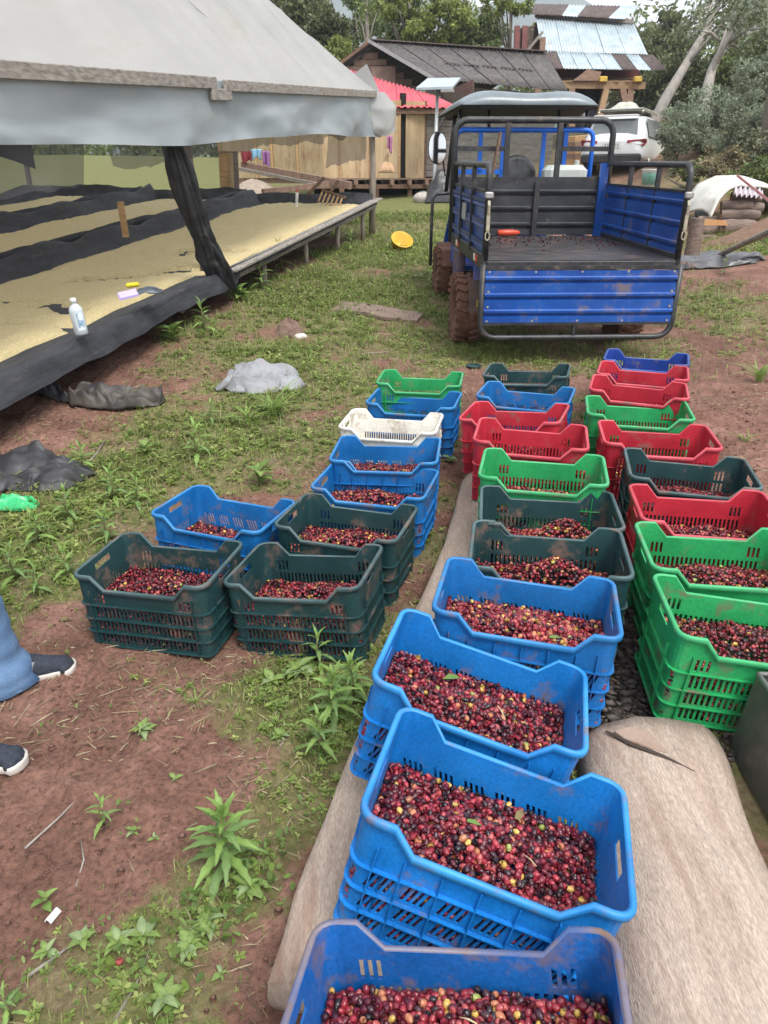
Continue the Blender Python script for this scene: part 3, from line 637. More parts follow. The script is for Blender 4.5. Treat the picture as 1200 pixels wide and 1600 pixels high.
# ------------------------------------------------------------------ blue cargo truck
TR = empty('cargo_truck', (1.60, 6.30, .125), R(2.2), 'small blue cargo truck with open bed, lowered tailgate and muddy tyres', 'truck'); TR.rotation_euler = (R(1.3), 0, R(2.2))
def ribpanel(p0, p1, z0, z1, nrm, nr=3, dep=.018, flip=1):
    """pressed sheet: runs p0->p1 horizontally, ribs horizontal; nrm = bulge direction"""
    p0 = Vector(p0); p1 = Vector(p1); nrm = Vector(nrm); prof = [(z0, 0)]; h = z1 - z0
    for i in range(nr):
        c = z0 + h * (i + .62) / (nr + .15); w = h / nr * .16
        prof += [(c - w - .012, 0), (c - w, -dep), (c - w * .15, -dep * .9), (c, dep * .55), (c + .016, dep * .6), (c + .026, 0)]
    prof.append((z1, 0)); b = MB(); V = []; n = len(prof)
    for p in (p0, p1):
        for z, o in prof: V.append(Vector((p.x, p.y, z)) + nrm * o)
    b.add(V, [(i, n + i, n + i + 1, i + 1) for i in range(n - 1)]); return b
BM, BP = K['black_metal'], K['blue_paint']
K['bed_floor'] = mat('bed_floor', (.022, .022, .025), .33, (.07, .066, .066), 5, dirt=(.16, .085, .06), dirt_amt=.28, dscale=3.5, stretch=(1, 3, 1), bump=.15)
K['zinc'] = mat('zinc', (.42, .40, .33), .4, (.6, .56, .42), 30, metal=.7)
K['rust_silver'] = mat('rust_silver', (.25, .25, .26), .45, (.45, .45, .46), 9, metal=.6, dirt=(.12, .07, .04), dirt_amt=.3)
hw, zb, LB = .775, .86, 2.10
b = MB(); b.box((0, LB / 2, zb - .015), (2 * hw - .01, LB - .02, .03)); b.build('bed_floor', K['bed_floor'], TR)
for sx in (-1, 1):
    b = MB(); b.box((sx * (hw + .018), LB / 2, zb - .02), (.035, LB, .12), bev=.006); s_ = b.build('sill', BM, TR)
    for q, (yy, cc) in enumerate(((.32, 'r'), (.42, 'w'), (1.52, 'r'), (1.62, 'w'))):
        b = MB(); b.box((sx * (hw + .0375), yy, zb - .02), (.004, .10, .055))
        key = 'refl_red' if cc == 'r' else 'refl_white'
        if key not in K: K[key] = mat(key, (.55, .04, .03) if cc == 'r' else (.75, .74, .72), .35, var=.15)
        b.build('reflector', K[key], s_)
b = MB(); b.box((0, .012, zb - .04), (2 * hw, .03, .06), bev=.005); b.build('rear_crossbar', BM, TR)
for sx in (-.42, .42): b = MB(); b.box((sx, 1.95, .66), (.08, 3.6, .12)); b.build('chassis_rail', BM, TR)
# tailgate hanging down
tg = MB(); tw = hw + .03; z0, z1, rr = .245, zb - .03, .12
pts = [(-tw, -.03, z1)] + [(-tw, -.03, z0 + rr)] + [(-tw + rr - rr * math.cos(a), -.03, z0 + rr - rr * math.sin(a)) for a in (R(22), R(45), R(68))] + [(-tw + rr, -.03, z0), (tw - rr, -.03, z0)] + [(tw - rr + rr * math.sin(a), -.03, z0 + rr - rr * math.cos(a)) for a in (R(22), R(45), R(68))] + [(tw, -.03, z0 + rr), (tw, -.03, z1)]
tg.tube(pts, .024, 10); gate = tg.build('tailgate_frame', BM, TR, True)
b = MB(); b.bar((-tw, -.03, zb - .055), (tw, -.03, zb - .055), .03, .03); b.build('tailgate_hinge_bar', BM, gate)
b = MB(); b.bar((-tw, -.03, .36), (tw, -.03, .36), .03, .022); b.bar((-.02, -.03, .25), (-.02, -.03, .36), .035, .02); b.build('tailgate_brace', BM, gate)
ribpanel((-tw + .02, -.045, 0), (tw - .02, -.045, 0), .372, zb - .075, (0, -1, 0), 3, .02).build('tailgate_panel', BP, gate, solid=.003)
for x in np.linspace(-tw + .05, tw - .05, 5):
    for z in (.385, zb - .085): b = MB(); b.lathe([(.009, 0), (.007, .006), (.0, .008)], 8, (x, -.047, z), 'y'); o = b.build('rivet', K['zinc'], gate); o.scale = (1, 1, 1)
for z in (.5, .62):
    for sx in (-1, 1): b = MB(); b.box((sx * (tw - .05), -.05, z), (.016, .008, .016)); b.build('rivet', K['zinc'], gate)
# side walls
def sidewall(sx):
    x = sx * (hw + .012); zt = 1.555; nm = 'side_wall_frame'; r_ = .1
    pts = [(x, .02, zb)] + [(x, .02, zt - r_)] + [(x, .02 + r_ - r_ * math.cos(a), zt - r_ + r_ * math.sin(a)) for a in (R(22), R(45), R(68))] + [(x, .02 + r_, zt), (x, LB - .02, zt), (x, LB - .02, zb)]
    b = MB(); b.tube(pts, .026, 10); fr = b.build(nm, BM, TR, True)
    ribpanel((x + sx * .0, .05, 0), (x, LB - .05, 0), zb + .015, 1.36, (-sx, 0, 0), 3, .022).build('side_panel', BP, fr, solid=.003)
    b = MB(); b.bar((x, .03, 1.365), (x, LB - .03, 1.365), .022, .02); b.build('panel_rail', BM, fr)
    for yy in (.72, 1.42):
        b = MB(); b.bar((x + sx * .014, yy, zb), (x + sx * .014, yy, zt), .022, .04, up=(1, 0, 0)); b.build('upright_bar', BM, fr)
    if sx < 0:
        for z in (zb + .12, zb + .28, zb + .44): b = MB(); b.box((x - .016, LB / 2, z), (.012, LB - .08, .032)); b.build('outer_slat', K['slat_blue'], fr)
        b = MB(); b.box((x - .03, 1.15, 1.16), (.006, .22, .14)); b.build('worn_sticker', mat('worn_sticker', (.25, .25, .25), .6, (.4, .4, .4), 12), fr)
    # hanging latch at the rear post
    la_ = MB(); la_.tube([(x, -.02, 1.30), (x, -.035, 1.27), (x, -.03, 1.2)], .012, 6); la_.box((x, -.03, 1.14), (.03, .012, .12), bev=.004); lt = la_.build('latch', K['zinc'], fr)
    b = MB(); b.tube([(x + .017 * math.cos(a), -.03, 1.045 + .032 * math.sin(a)) for a in np.linspace(0, 2 * math.pi, 13)], .006, 6); b.build('latch_ring', K['zinc'], lt)
    b = MB(); b.box((x, -.012, 1.34), (.07, .03, .05), bev=.01); b.build('latch_bracket', K['rust_silver'], fr)
K['slat_blue'] = mat('grimy_blue', (.012, .035, .13), .55, (.05, .07, .16), 9, dirt=(.16, .12, .09), dirt_amt=.25)
K['bar_grime'] = mat('bar_grime', (.03, .028, .026), .6, (.10, .09, .08), 9, dirt=(.16, .12, .09), dirt_amt=.25)
sidewall(-1); sidewall(1)
b = MB(); b.box((hw - .035, LB - .03, (zb + 1.56) / 2), (.085, .03, 1.56 - zb)); b.build('blue_corner_post', BP, TR)
# head board and arch
yh = LB + .02; zt = 1.95; ww = hw + .03; rr = .13
pts = [(-ww, yh, .8), (-ww, yh, zt - rr)] + [(-ww + rr - rr * math.cos(a), yh, zt - rr + rr * math.sin(a)) for a in (R(20), R(45), R(70))] + [(-ww + rr, yh, zt), (ww - rr, yh, zt)] + [(ww - rr + rr * math.sin(a), yh, zt - rr + rr * math.cos(a)) for a in (R(20), R(45), R(70))] + [(ww, yh, zt - rr), (ww, yh, .8)]
b = MB(); b.tube(pts, .032, 10); hd = b.build('head_frame', BM, TR, True)
for x in (-.27, .26): b = MB(); b.box((x, yh, 1.66), (.05, .045, .56)); b.build('head_upright', BM, hd)
for x0, x1 in ((-ww, -.27), (.26, ww)): b = MB(); b.bar((x0, yh, 1.69), (x1, yh, 1.69), .03, .045); b.build('head_crossbar', BM, hd)
b = MB(); b.bar((-ww, yh, 1.40), (ww, yh, 1.40), .04, .06); b.build('head_crossbar', BM, hd)
K['black_panel'] = mat('black_panel', (.016, .018, .024), .38, (.045, .048, .055), 5, dirt=(.12, .11, .11), dirt_amt=.1, dscale=6)
ribpanel((-ww + .03, yh - .02, 0), (ww - .03, yh - .02, 0), zb + .01, 1.37, (0, -1, 0), 3, .024).build('head_panel', K['black_panel'], hd, solid=.003)
b = MB(); b.box((.06, yh - .05, 1.12), (.05, .03, .52)); b.build('panel_post', BM, hd)
# cab
yc = 2.72; BF = K['blue_frame']
pts = [(-.72, yc, 1.0), (-.72, yc, 1.80)] + [(-.72 + .08 - .08 * math.cos(a), yc, 1.80 + .08 * math.sin(a)) for a in (R(30), R(60))] + [(-.64, yc, 1.88), (.70, yc, 1.88)] + [(.70 + .08 * math.sin(a), yc, 1.80 + .08 * math.cos(a)) for a in (R(30), R(60))] + [(.78, yc, 1.80), (.78, yc, 1.0)]
b = MB(); b.tube(pts, .026, 10); cf = b.build('cab_frame', BF, TR, True)
for x, zl_ in ((-.45, 1.46), (-.20, 1.3), (.24, 1.3), (.48, 1.46)): b = MB(); b.box((x, yc, (1.87 + zl_) / 2), (.045, .03, 1.87 - zl_)); b.build('cab_upright', BF, cf)
for x0, x1 in ((-.72, -.20), (.24, .78)): b = MB(); b.bar((x0, yc, 1.47), (x1, yc, 1.47), .03, .05); b.build('cab_crossbar', BF, cf)
b = MB()
for sx in (-1, 1):
    b.add([(sx * .70, 2.35, .55), (sx * .70, 2.95, .50), (sx * .70, 3.0, .95), (sx * .70, 2.35, 1.05), (sx * .66, 2.35, .55), (sx * .66, 2.95, .50), (sx * .66, 3.0, .95), (sx * .66, 2.35, 1.05)], [(0, 1, 2, 3), (7, 6, 5, 4), (0, 4, 5, 1), (1, 5, 6, 2), (2, 6, 7, 3), (3, 7, 4, 0)])
b.box((0, 3.15, .5), (1.36, 1.6, .05)); b.build('cab_body', mat('cab_body_blue', (.01, .07, .40), .4, (.015, .10, .5), 4, dirt=(.16, .09, .07), dirt_amt=.45, dscale=4), TR)
def nose(u, v):
    x = (u - .5) * 1.36; z = .55 + v * .65; return (x * (1 - .12 * v), 4.0 + .22 * math.cos((u - .5) * math.pi) * (1 - .5 * v) - .28 * v, z)
b = MB(); b.grid(nose, 12, 8); b.build('nose_panel', K['blue_paint'], TR, True, solid=.02)
b = MB(); b.add([(-.62, 3.75, 1.2), (.62, 3.75, 1.2), (.60, 3.45, 2.05), (-.60, 3.45, 2.05)], [(0, 1, 2, 3)])
gl = bpy.data.materials.new('windshield_glass'); gl.use_nodes = True; q = gl.node_tree.nodes['Principled BSDF']; q.inputs['Transmission Weight'].default_value = .92; q.inputs['Roughness'].default_value = .05; q.inputs['Base Color'].default_value = (.8, .85, .85, 1); q.inputs['IOR'].default_value = 1.1
K['glass'] = gl
b.build('windshield', gl, TR, solid=.005)
for x in (-.68, .70):
    b = MB(); b.tube([(x, 2.75, 1.85), (x, 2.78, 2.09)], .02, 8); b.build('cab_pillar', BM, TR, True); b = MB(); b.tube([(x, 3.85, 1.2), (x * .95, 3.45, 2.05)], .025, 8); b.build('cab_pillar', BM, TR, True)
for x in (-.36, .40): b = MB(); b.tube([(x, 2.76, 1.86), (x, 2.80, 2.10)], .016, 8); b.build('roof_strut', BM, TR, True)
b = MB(); b.box((0, 3.62, 1.15), (1.2, .25, .18), bev=.04); b.build('dashboard', BM, TR)
b = MB(); b.tube([(-.42, 3.3, 1.32), (-.2, 3.42, 1.3), (0.0, 3.45, 1.28), (.2, 3.42, 1.3), (.42, 3.3, 1.32)], .014, 8); b.tube([(0, 3.45, 1.28), (0, 3.6, .9)], .03, 8); b.build('handlebar', BM, TR, True)
def roofshell(u, v):   # fibreglass canopy
    y = 2.42 + v * 1.35; w = .72 + .10 * v; x = (u - .5) * 2; e = max(0, 1 - abs(x) ** 5) ; f = max(0, 1 - abs(2 * v - 1) ** 6)
    return (x * w, y, 2.10 - .05 * v + .15 * (e * f) ** .7 + .015 * math.sin(u * 9) * e * f)
b = MB(); b.grid(roofshell, 26, 20)
cr_o = b.build('cab_roof', mat('grey_roof', (.115, .145, .16), .38, (.17, .205, .225), 4, coat=.2, dirt=(.2, .2, .19), dirt_amt=.15), TR, True, solid=.012)
b = MB(); b.add([(-.70, 2.44, 2.088), (.70, 2.44, 2.088), (.80, 3.75, 2.038), (-.80, 3.75, 2.038)], [(3, 2, 1, 0)]); b.build('roof_lining', mat('roof_lining', (.012, .012, .012), .7, (.05, .045, .04), 6), cr_o, solid=.006)
# seat wrapped in clear film
b = MB(); b.prism([(-.21, 1.15), (.21, 1.15)] + [(.225 * math.cos(a), 1.42 + .22 * math.sin(a)) for a in np.linspace(.1, math.pi - .1, 13)], 2.86, 2.98)
st = b.build('seat_back', mat('seat_film', (.018, .02, .022), .22, (.15, .16, .17), 9, bump=.9, bscale=12, stretch=(1, 1, .5), coat=.4), TR, bevel=.04)
b = MB(); b.box((.02, 3.0, 1.02), (.6, .5, .14), bev=.04); b.build('seat_cushion', K['black_panel'], TR)
# mirror
b = MB(); b.tube([(-.70, 3.2, 2.0), (-.82, 3.15, 2.01), (-.86, 3.12, 1.9), (-.84, 3.1, 1.75), (-.78, 3.1, 1.42)], .009, 6); mr = b.build('mirror_arm', BM, TR, True)
b = MB(); V = []; n = 20
for i, (rx, rz, yo) in enumerate(((.10, .165, 0), (.105, .17, .02), (.085, .15, .06), (.03, .06, .075))):
    for j in range(n): a = 2 * math.pi * j / n; V.append((-.88 + rx * math.cos(a), 3.06 + yo, 1.71 + rz * math.copysign(abs(math.sin(a)) ** .8, math.sin(a))))
b.add(V, [(i * n + (j + 1) % n, i * n + j, (i + 1) * n + j, (i + 1) * n + (j + 1) % n) for i in range(3) for j in range(n)] + [tuple(3 * n + j for j in range(n - 1, -1, -1))]); b.build('mirror_housing', BM, TR, True)
b = MB(); b.add([(-.88 + .098 * math.cos(2 * math.pi * j / n), 3.062, 1.71 + .16 * math.copysign(abs(math.sin(2 * math.pi * j / n)) ** .8, math.sin(2 * math.pi * j / n))) for j in range(n)], [tuple(range(n))]); b.build('mirror_glass', mat('mirror_glass', (.75, .78, .8), .05, metal=1.0, var=.05), TR)
# side guard
b = MB(); b.tube([(-.74, 2.62, 1.26), (-.92, 2.62, 1.25), (-.965, 2.62, 1.2), (-.97, 2.62, .9), (-.97, 2.62, .50)], .018, 8); b.build('step_guard', BM, TR, True)
b = MB(); b.box((-.70, 2.2, .58), (.08, .45, .30), bev=.02); b.build('fuel_tank', mat('muddy_blue', (.02, .05, .2), .6, (.18, .1, .07), 6), TR)
# wheels
def wheel(name, x, y, r_=.315, w=.235, sx=1):
    e = bpy.data.objects.new(name, None); link(e, TR); e.location = (x, y, r_)
    b = MB(); prof = [(r_ * .60, -w / 2 * .82), (r_ * .78, -w / 2), (r_ * .93, -w / 2 * .96), (r_ * .965, -w / 2 * .78), (r_ * .97, 0), (r_ * .965, w / 2 * .78), (r_ * .93, w / 2 * .96), (r_ * .78, w / 2), (r_ * .60, w / 2 * .82), (r_ * .55, w / 2 * .5), (r_ * .55, -w / 2 * .5), (r_ * .60, -w / 2 * .82)]
    b.lathe(prof, 36, axis='x'); b.f = b.f[:-2]; ty = b.build('tyre', K['mud'], e, True)
    lg = MB(); N_ = 22
    for k in range(N_):
        a = 2 * math.pi * k / N_
        for sd_ in (-1, 1):
            a2 = a + (math.pi / N_ if sd_ > 0 else 0); rot = Matrix.Rotation(a2, 3, 'X') @ Matrix.Rotation(R(24 * sd_), 3, 'Z')
            c = Matrix.Rotation(a2, 3, 'X') @ Vector((sd_ * w * .27, 0, r_ * .985)); lg.box(c, (w * .46, .034, r_ * .10), rot, taper=.8)
            c = Matrix.Rotation(a2, 3, 'X') @ Vector((sd_ * w * .49, 0, r_ * .90)); lg.box(c, (.022, .034, r_ * .17), rot, taper=.85)
    o = lg.build('tread_lugs', K['mud'], e); o['kind'] = 'stuff'
    b = MB(); b.lathe([(r_ * .60, -w * .40), (r_ * .56, -w * .34), (r_ * .52, -w * .15), (r_ * .22, -w * .12), (r_ * .20, -w * .30), (r_ * .05, -w * .32)] if sx < 0 else [(r_ * .05, w * .32), (r_ * .20, w * .30), (r_ * .22, w * .12), (r_ * .52, w * .15), (r_ * .56, w * .34), (r_ * .60, w * .40)], 28, axis='x'); b.f = b.f[:-2]; b.build('rim', K['mud'], e, True)
for sx in (-1, 1): wheel('wheel', sx * .765 - .03, .95, sx=sx); wheel('wheel', sx * .66 - .06, 3.38, sx=sx)
b = MB(); b.tube([(-.68, .98, .30), (.68, .98, .30)], .045, 10); b.lathe([(.0, -.14), (.11, -.1), (.14, 0), (.11, .1), (.0, .14)], 14, (0, .98, .3), 'x'); b.build('rear_axle', K['mud'], TR, True)
b = MB(); b.tube([(-.66, 3.38, .30), (.6, 3.38, .30)], .04, 10); b.build('front_axle', K['mud'], TR, True)
for sx in (-1, 1):
    b = MB(); b.add([(sx * .80, .52, .84), (sx * .60, .52, .84), (sx * .60, .50, .62), (sx * .80, .50, .62)], [(0, 1, 2, 3)]); fd = b.build('rear_fender', mat('fender_blue', (.015, .10, .45), .45, (.2, .16, .22), 5, dirt=(.18, .12, .1), dirt_amt=.3), TR, solid=.01)
    zz = [(.60, .64), (.82, .64), (.82, .40)] + [(.82 - .22 * (k + (.5 if k < 0 else 0)) / 4, .40) for k in ()]
    poly = [(.59, .64), (.83, .64)]
    for k in range(9): poly.append((.83 - .24 * k / 8, .335 if k % 2 else .375))
    b = MB(); b.prism([(sx * a_, c_) for a_, c_ in poly], .470, .478); mf = b.build('mud_flap', mat('flap_grime', (.09, .07, .065), .8, (.17, .12, .11), 9, trans=.1), TR)
    b = MB(); b.box((sx * .70, .466, .44), (.13, .004, .055)); pl = b.build('flap_sticker', mat('yellow_sticker', (.55, .36, .05), .5, var=.2), mf)
    b = MB()
    for k in range(5):
        x0 = sx * .70 - .05 + k * .023; b.box((x0, .4635, .44), (.006, .002, .038))
        if k % 2 == 0: b.box((x0 + .01, .4635, .424), (.016, .002, .006))
        else: b.box((x0 + .01, .4635, .456), (.016, .002, .006))
    b.build('sticker_letters', mat('sticker_dark', (.05, .035, .02), .6), mf)
for sx in (-1, 1): b = MB(); b.box((sx * .62, .02, .72), (.14, .03, .07), bev=.01); b.build('tail_lamp', mat('tail_lamp_red', (.4, .02, .02), .25), TR)
b = MB(); b.add([(-.80, 3.0, .62), (-.60, 3.0, .62), (-.60, 3.75, .64), (-.80, 3.75, .64), (-.80, 2.9, .45), (-.60, 2.9, .45)], [(0, 1, 2, 3), (4, 5, 1, 0)]); b.build('front_fender', K['mud'], TR, solid=.012)
# litter of fallen cherries and leaves on the bed
nb = 150; Vn, Fn = ell(6, 4); bx_ = rng.uniform(-.7, .7, nb); by_ = 2.05 - np.abs(rng.normal(0, .55, nb)) ** 1.0; by_ = np.clip(by_, .1, 2.05)
P, f, cc = inst(Vn, Fn, np.stack([bx_, by_, np.full(nb, zb + .008)], -1), rots(nb), np.full((nb, 3), .0095) * rng.uniform(.6, 1.1, (nb, 1)), PALC[rng.choice(5, nb)] * .6, .8)
o = mo('bed_litter', mesh_np('bed_litter', P, f, cc, True), K['cherry'], TR); o['kind'] = 'stuff'
def inT(x, y, z): return TR.matrix_basis @ Vector((x, y, z))
t = empty('hand_tool', inT(-.28, 1.93, zb + .01), R(8), 'orange handled hand tool lying at the front of the truck bed', 'tool')
b = MB(); b.lathe([(.012, -.13), (.03, -.12), (.034, -.02), (.028, .07), (.018, .10), (.01, .11)], 12, (.06, 0, .034), 'x'); b.build('handle', mat('orange_plastic', (.6, .07, .03), .4, var=.15), t, True)
b = MB(); b.tube([(-.05, 0, .02), (-.2, .01, .012), (-.34, .0, .012)], [.008, .006, .003], 6); b.build('shaft', BM, t, True)
b = MB(); b.bar(inT(-.50, 2.04, .90), inT(-.36, 2.05, 1.84), .02, .10, up=(0, -1, 0)); tag(b.build('leaning_plank', K['wood_brown']), 'brown plank leaning upright against the truck head frame', 'plank')
t = empty('plastic_jug', inT(.42, 2.42, 1.36), R(5), 'white plastic jug lying behind the truck head board', 'jug')
b = MB(); b.box((0, 0, .09), (.46, .22, .18), bev=.05); b.build('jug_body', mat('white_jug', (.62, .66, .62), .35, var=.1), t)
for x in (-.1, .12): b = MB(); b.lathe([(.025, 0), (.025, .04), (.02, .045)], 12, (x, -.03, .178)); b.build('cap', mat('jug_cap', (.6, .64, .62), .4), t)
b = MB(); b.box((.42, 2.40, 1.345), (.6, .3, .03)); b.build('shelf', BM, TR)
# ------------------------------------------------------------------ drying shelter with raised beds
TO = Vector((-2.45, 4.67, .42)); TD = Vector((.2214, .9752, .0786)); TW = Vector((-.9752, .2214, 0))
def T(s, w, z): return TO + TD * s + TW * w + Vector((0, 0, z))
K['film'] = mat('plastic_film', (.50, .50, .495), .45, (.57, .57, .565), .8, trans=.5, dirt=(.50, .50, .46), dirt_amt=.12, dscale=.9, stretch=(2.2, .5, 1.2), bump=.35, bscale=5)
K['curtain'] = mat('plastic_curtain', (.31, .36, .385), .35, (.42, .46, .485), 1.3, trans=.35, dirt=(.42, .42, .30), dirt_amt=.12, dscale=1.6, stretch=(.5, .5, 2), bump=.2, bscale=5)
K['net'] = mat('black_shade_net', (.012, .013, .017), .7, (.042, .044, .052), 5, bump=.8, bscale=16, stretch=(1.6, .5, 2.2), dirt=(.10, .09, .08), dirt_amt=.12, dscale=4)
K['net_thin'] = mat('thin_shade_net', (.07, .075, .085), .8, (.14, .145, .155), 4, trans=.5)
_nt = K['net_thin'].node_tree; _tb = _nt.nodes.new('ShaderNodeBsdfTransparent'); _mx = _nt.nodes.new('ShaderNodeMixShader'); _mx.inputs[0].default_value = .4
_lk = _nt.nodes['Material Output'].inputs[0].links[0].from_socket; _nt.links.new(_lk, _mx.inputs[1]); _nt.links.new(_tb.outputs[0], _mx.inputs[2]); _nt.links.new(_mx.outputs[0], _nt.nodes['Material Output'].inputs[0])
K['post'] = mat('post_wood', (.20, .165, .13), .9, (.36, .31, .26), 5, bump=.5, bscale=30, stretch=(4, 4, .7))
SH = empty('drying_shelter', T(10.2, 0, -.62), 0, 'long white plastic roofed drying shelter on wooden posts', 'shelter')
def sp(o):  # keep world placement under the shelter root
    o.parent = SH; o.matrix_parent_inverse = Matrix.Translation(-Vector(SH.location)); return o
S0, S1, EZ, RW, SLP = -3.6, 10.25, 1.72, 3.5, .80
def roof_pt(u, v, side=1):
    s = S0 + (S1 - S0) * u + .04 * v; w = v * RW; z = EZ + .03 + w * SLP
    sag = -.07 * math.sin(v * math.pi) * (1 - .5 * abs(math.sin(u * math.pi * 5)))
    q = s * 1.1 - v * 3.2; r = (fb(q * 1.6, v * 1.4, 3, 12) - .5) * .16 * (.35 + v) * min(1, v * 6 + .15) + abs(fb(q * .9 + 4, v * .6, 2, 19) - .5) * -.14
    r += .030 * (1 - abs(math.sin(q * 5.2 + 1.7 * fb(q, v * 2, 2, 3) * 3))) ** 3 * min(1, v * 5 + .1) * (1 - .4 * v)
    if v > .999: r = sag = 0
    if side < 0: w = 2 * RW - w
    return T(s + (.03 if u > .99 else 0), w - .04, z + sag + r)
b = MB(); b.grid(lambda u, v: roof_pt(u, v), 150, 44); sp(b.build('roof_sheet', K['film'], None, True))
b = MB(); b.grid(lambda u, v: roof_pt(u, v, -1), 60, 16); sp(b.build('roof_sheet', K['film'], None, True))
def curt(u, v):
    s = S0 + (S1 - S0) * u; f = max(0, (s - 9.4) / .85); low = 1.335 - .027 * s - .03 * math.sin(s * .7)
    z = EZ + .02 - v * (EZ + .02 - low); n = (fb(s * 1.5, v * 1.7, 3, 44) - .5)
    return T(s, -.07 - .04 * v - n * .15 * v - .03 * math.sin(s * 2.3 + v * 3) * v, z + .015 * v * math.sin(s * 1.7) * math.sin(s * .6))
b = MB(); b.grid(curt, 130, 14); sp(b.build('side_curtain', K['curtain'], None, True))
def wrap(u, v):   # loose flap hanging past the far corner
    P = [(9.7, -.10), (10.15, -.24), (10.5, -.34), (10.75, -.25), (10.72, .1), (10.55, .55)]; k = u * 5; i = min(int(k), 4); f = k - i; s = P[i][0] + (P[i + 1][0] - P[i][0]) * f; w = P[i][1] + (P[i + 1][1] - P[i][1]) * f
    n = fb(u * 4, v * 2.4, 3, 8) - .5; dr = .60 - .10 * u + .10 * math.sin(u * 7)
    return T(s + n * .10 * v, w * (.35 + .65 * min(1, v * 2.5)) + n * .16 * v, EZ + .04 + max(0, w) * SLP - v * dr - .02)
b = MB(); b.grid(wrap, 40, 18); sp(b.build('corner_flap', K['film'], None, True))
b = MB(); b.grid(lambda u, v: T(10.2 + .1 * math.sin(u * 9) * v, .5 + u * 6.0, EZ + (min(.5 + u * 6, 6.5 - u * 6 + .5)) * SLP * (1 - v) + .05), 30, 10); 
def bd(s0, s1, z, name='eave_board'):
    b = MB(); b.bar(T(s0, -.115, z), T(s1, -.115, z + .0), .035, .10, bev=.006); sp(b.build(name, K['wood_greyy'], None))
bd(S0, 3.42, EZ - .005); bd(3.62, 9.95, EZ - .02); bd(3.3, 3.75, EZ - .10, 'eave_splice')
for s in (-3.2, 10.15):
    b = MB(); base = T(s, .02, 0); base.z = zg(base.x, base.y) - .05
    topp = T(s, .02, EZ); mid = base.lerp(topp, .5) + Vector((.02, .0, 0))
    if s != 2.9: b.tube([base, mid, topp], [.06, .055, .05], 10); sp(b.build('post', K['post'], None, True))
for s in (-3.2, 3.3, 10.1):
    for w in (3.5, 7.0):
        b = MB(); base = T(s, w, 0); base.z = zg(base.x, base.y) - .05; b.tube([base, T(s, w, EZ + (w if w < 4 else 0) * SLP - .05)], [.06, .05], 8); sp(b.build('post', K['post'], None, True))
for s in np.arange(-3.2, 10.4, 2.25):
    for sg in (0, 1):
        b = MB(); b.bar(T(s, 0 if not sg else 7.0, EZ - .06), T(s, 3.5, EZ - .12 + 3.5 * SLP), .05, .08); sp(b.build('rafter', K['wood_grey'], None))
b = MB(); b.bar(T(S0, 3.5, EZ - .1 + 3.5 * SLP), T(S1, 3.5, EZ - .1 + 3.5 * SLP), .05, .09); sp(b.build('ridge_pole', K['wood_greyy'], None))
b = MB(); b.bar(T(S0, 7.0, EZ - .06), T(S1, 7.0, EZ - .06), .05, .09); sp(b.build('eave_board', K['wood_greyy'], None))
# inclined timber with a rope of black net hanging from the eave to the bed rail
P0, P1 = at(272, 225, 5.6), at(352, 452, 6.9)
P0w = at(266, 220, 6.5); P1w = at(352, 450, 7.7)
b = MB(); b.tube([at(325, 440, 8.0), at(283, 190, 7.4)], [.06, .055], 10); sp(b.build('leaning_post', mat('pinkish_post', (.20, .145, .12), .85, (.33, .26, .225), 6, bump=.4, stretch=(4, 4, .6)), None, True))
def rope(u, v):
    p = P0w.lerp(P1w, u); a = v * 2 * math.pi; rr = .075 + .05 * math.sin(u * math.pi * .9) + .02 * math.sin(u * 9) + .05 * max(0, u - .6)
    n = (fb(u * 7, math.cos(a) * 1.5 + 3 + math.sin(a), 3, 5) - .5) * .13
    d = Vector((math.cos(a), .5 * math.sin(a), .25 * math.sin(a))); fo = abs(math.sin(a * 3.5 + u * 3 + 4 * (fb(u * 3, 2, 2, 8) - .5))) ** .6; return p + d * (rr * .8 + n * .55 + .05 * fo - .02 + .012 * math.sin(a * 13 + u * 7)) + Vector((0, 0, -.10 * math.sin(u * math.pi)))
b = MB(); b.grid(rope, 70, 96); sp(b.build('hanging_net', K['net'], None, True))
# loose net hanging below the curtain
def ragged(s0, s1, zt, z0, seed, name, mt, w=.03):
    def f(u, v):
        s = s0 + (s1 - s0) * u; n = (fb(s * 3.1, .5, 4, seed) - .5)
        return T(s, w + .05 * math.sin(s * 5 + v) * v, zt - v * max(.02, (zt - z0) + n * .16))
    b = MB(); b.grid(f, 60, 6); sp(b.build(name, mt, None, True))
ragged(S0, 1.35, 1.32, 1.02, 3, 'net_strip', K['net_thin']); ragged(1.7, 8.4, 1.26, 1.10, 9, 'net_strip', K['net_thin']); ragged(7.6, 9.9, 1.22, .72, 23, 'torn_net', K['net_thin'], .05)
def backnet(u, v): s = S0 + (S1 - S0) * u; return T(s, 6.95 + .06 * math.sin(s * 3), 1.72 - v * (1.0 + .25 * math.sin(s * 1.3)))
b = MB(); b.grid(backnet, 50, 6); sp(b.build('back_net', K['net'], None, True))
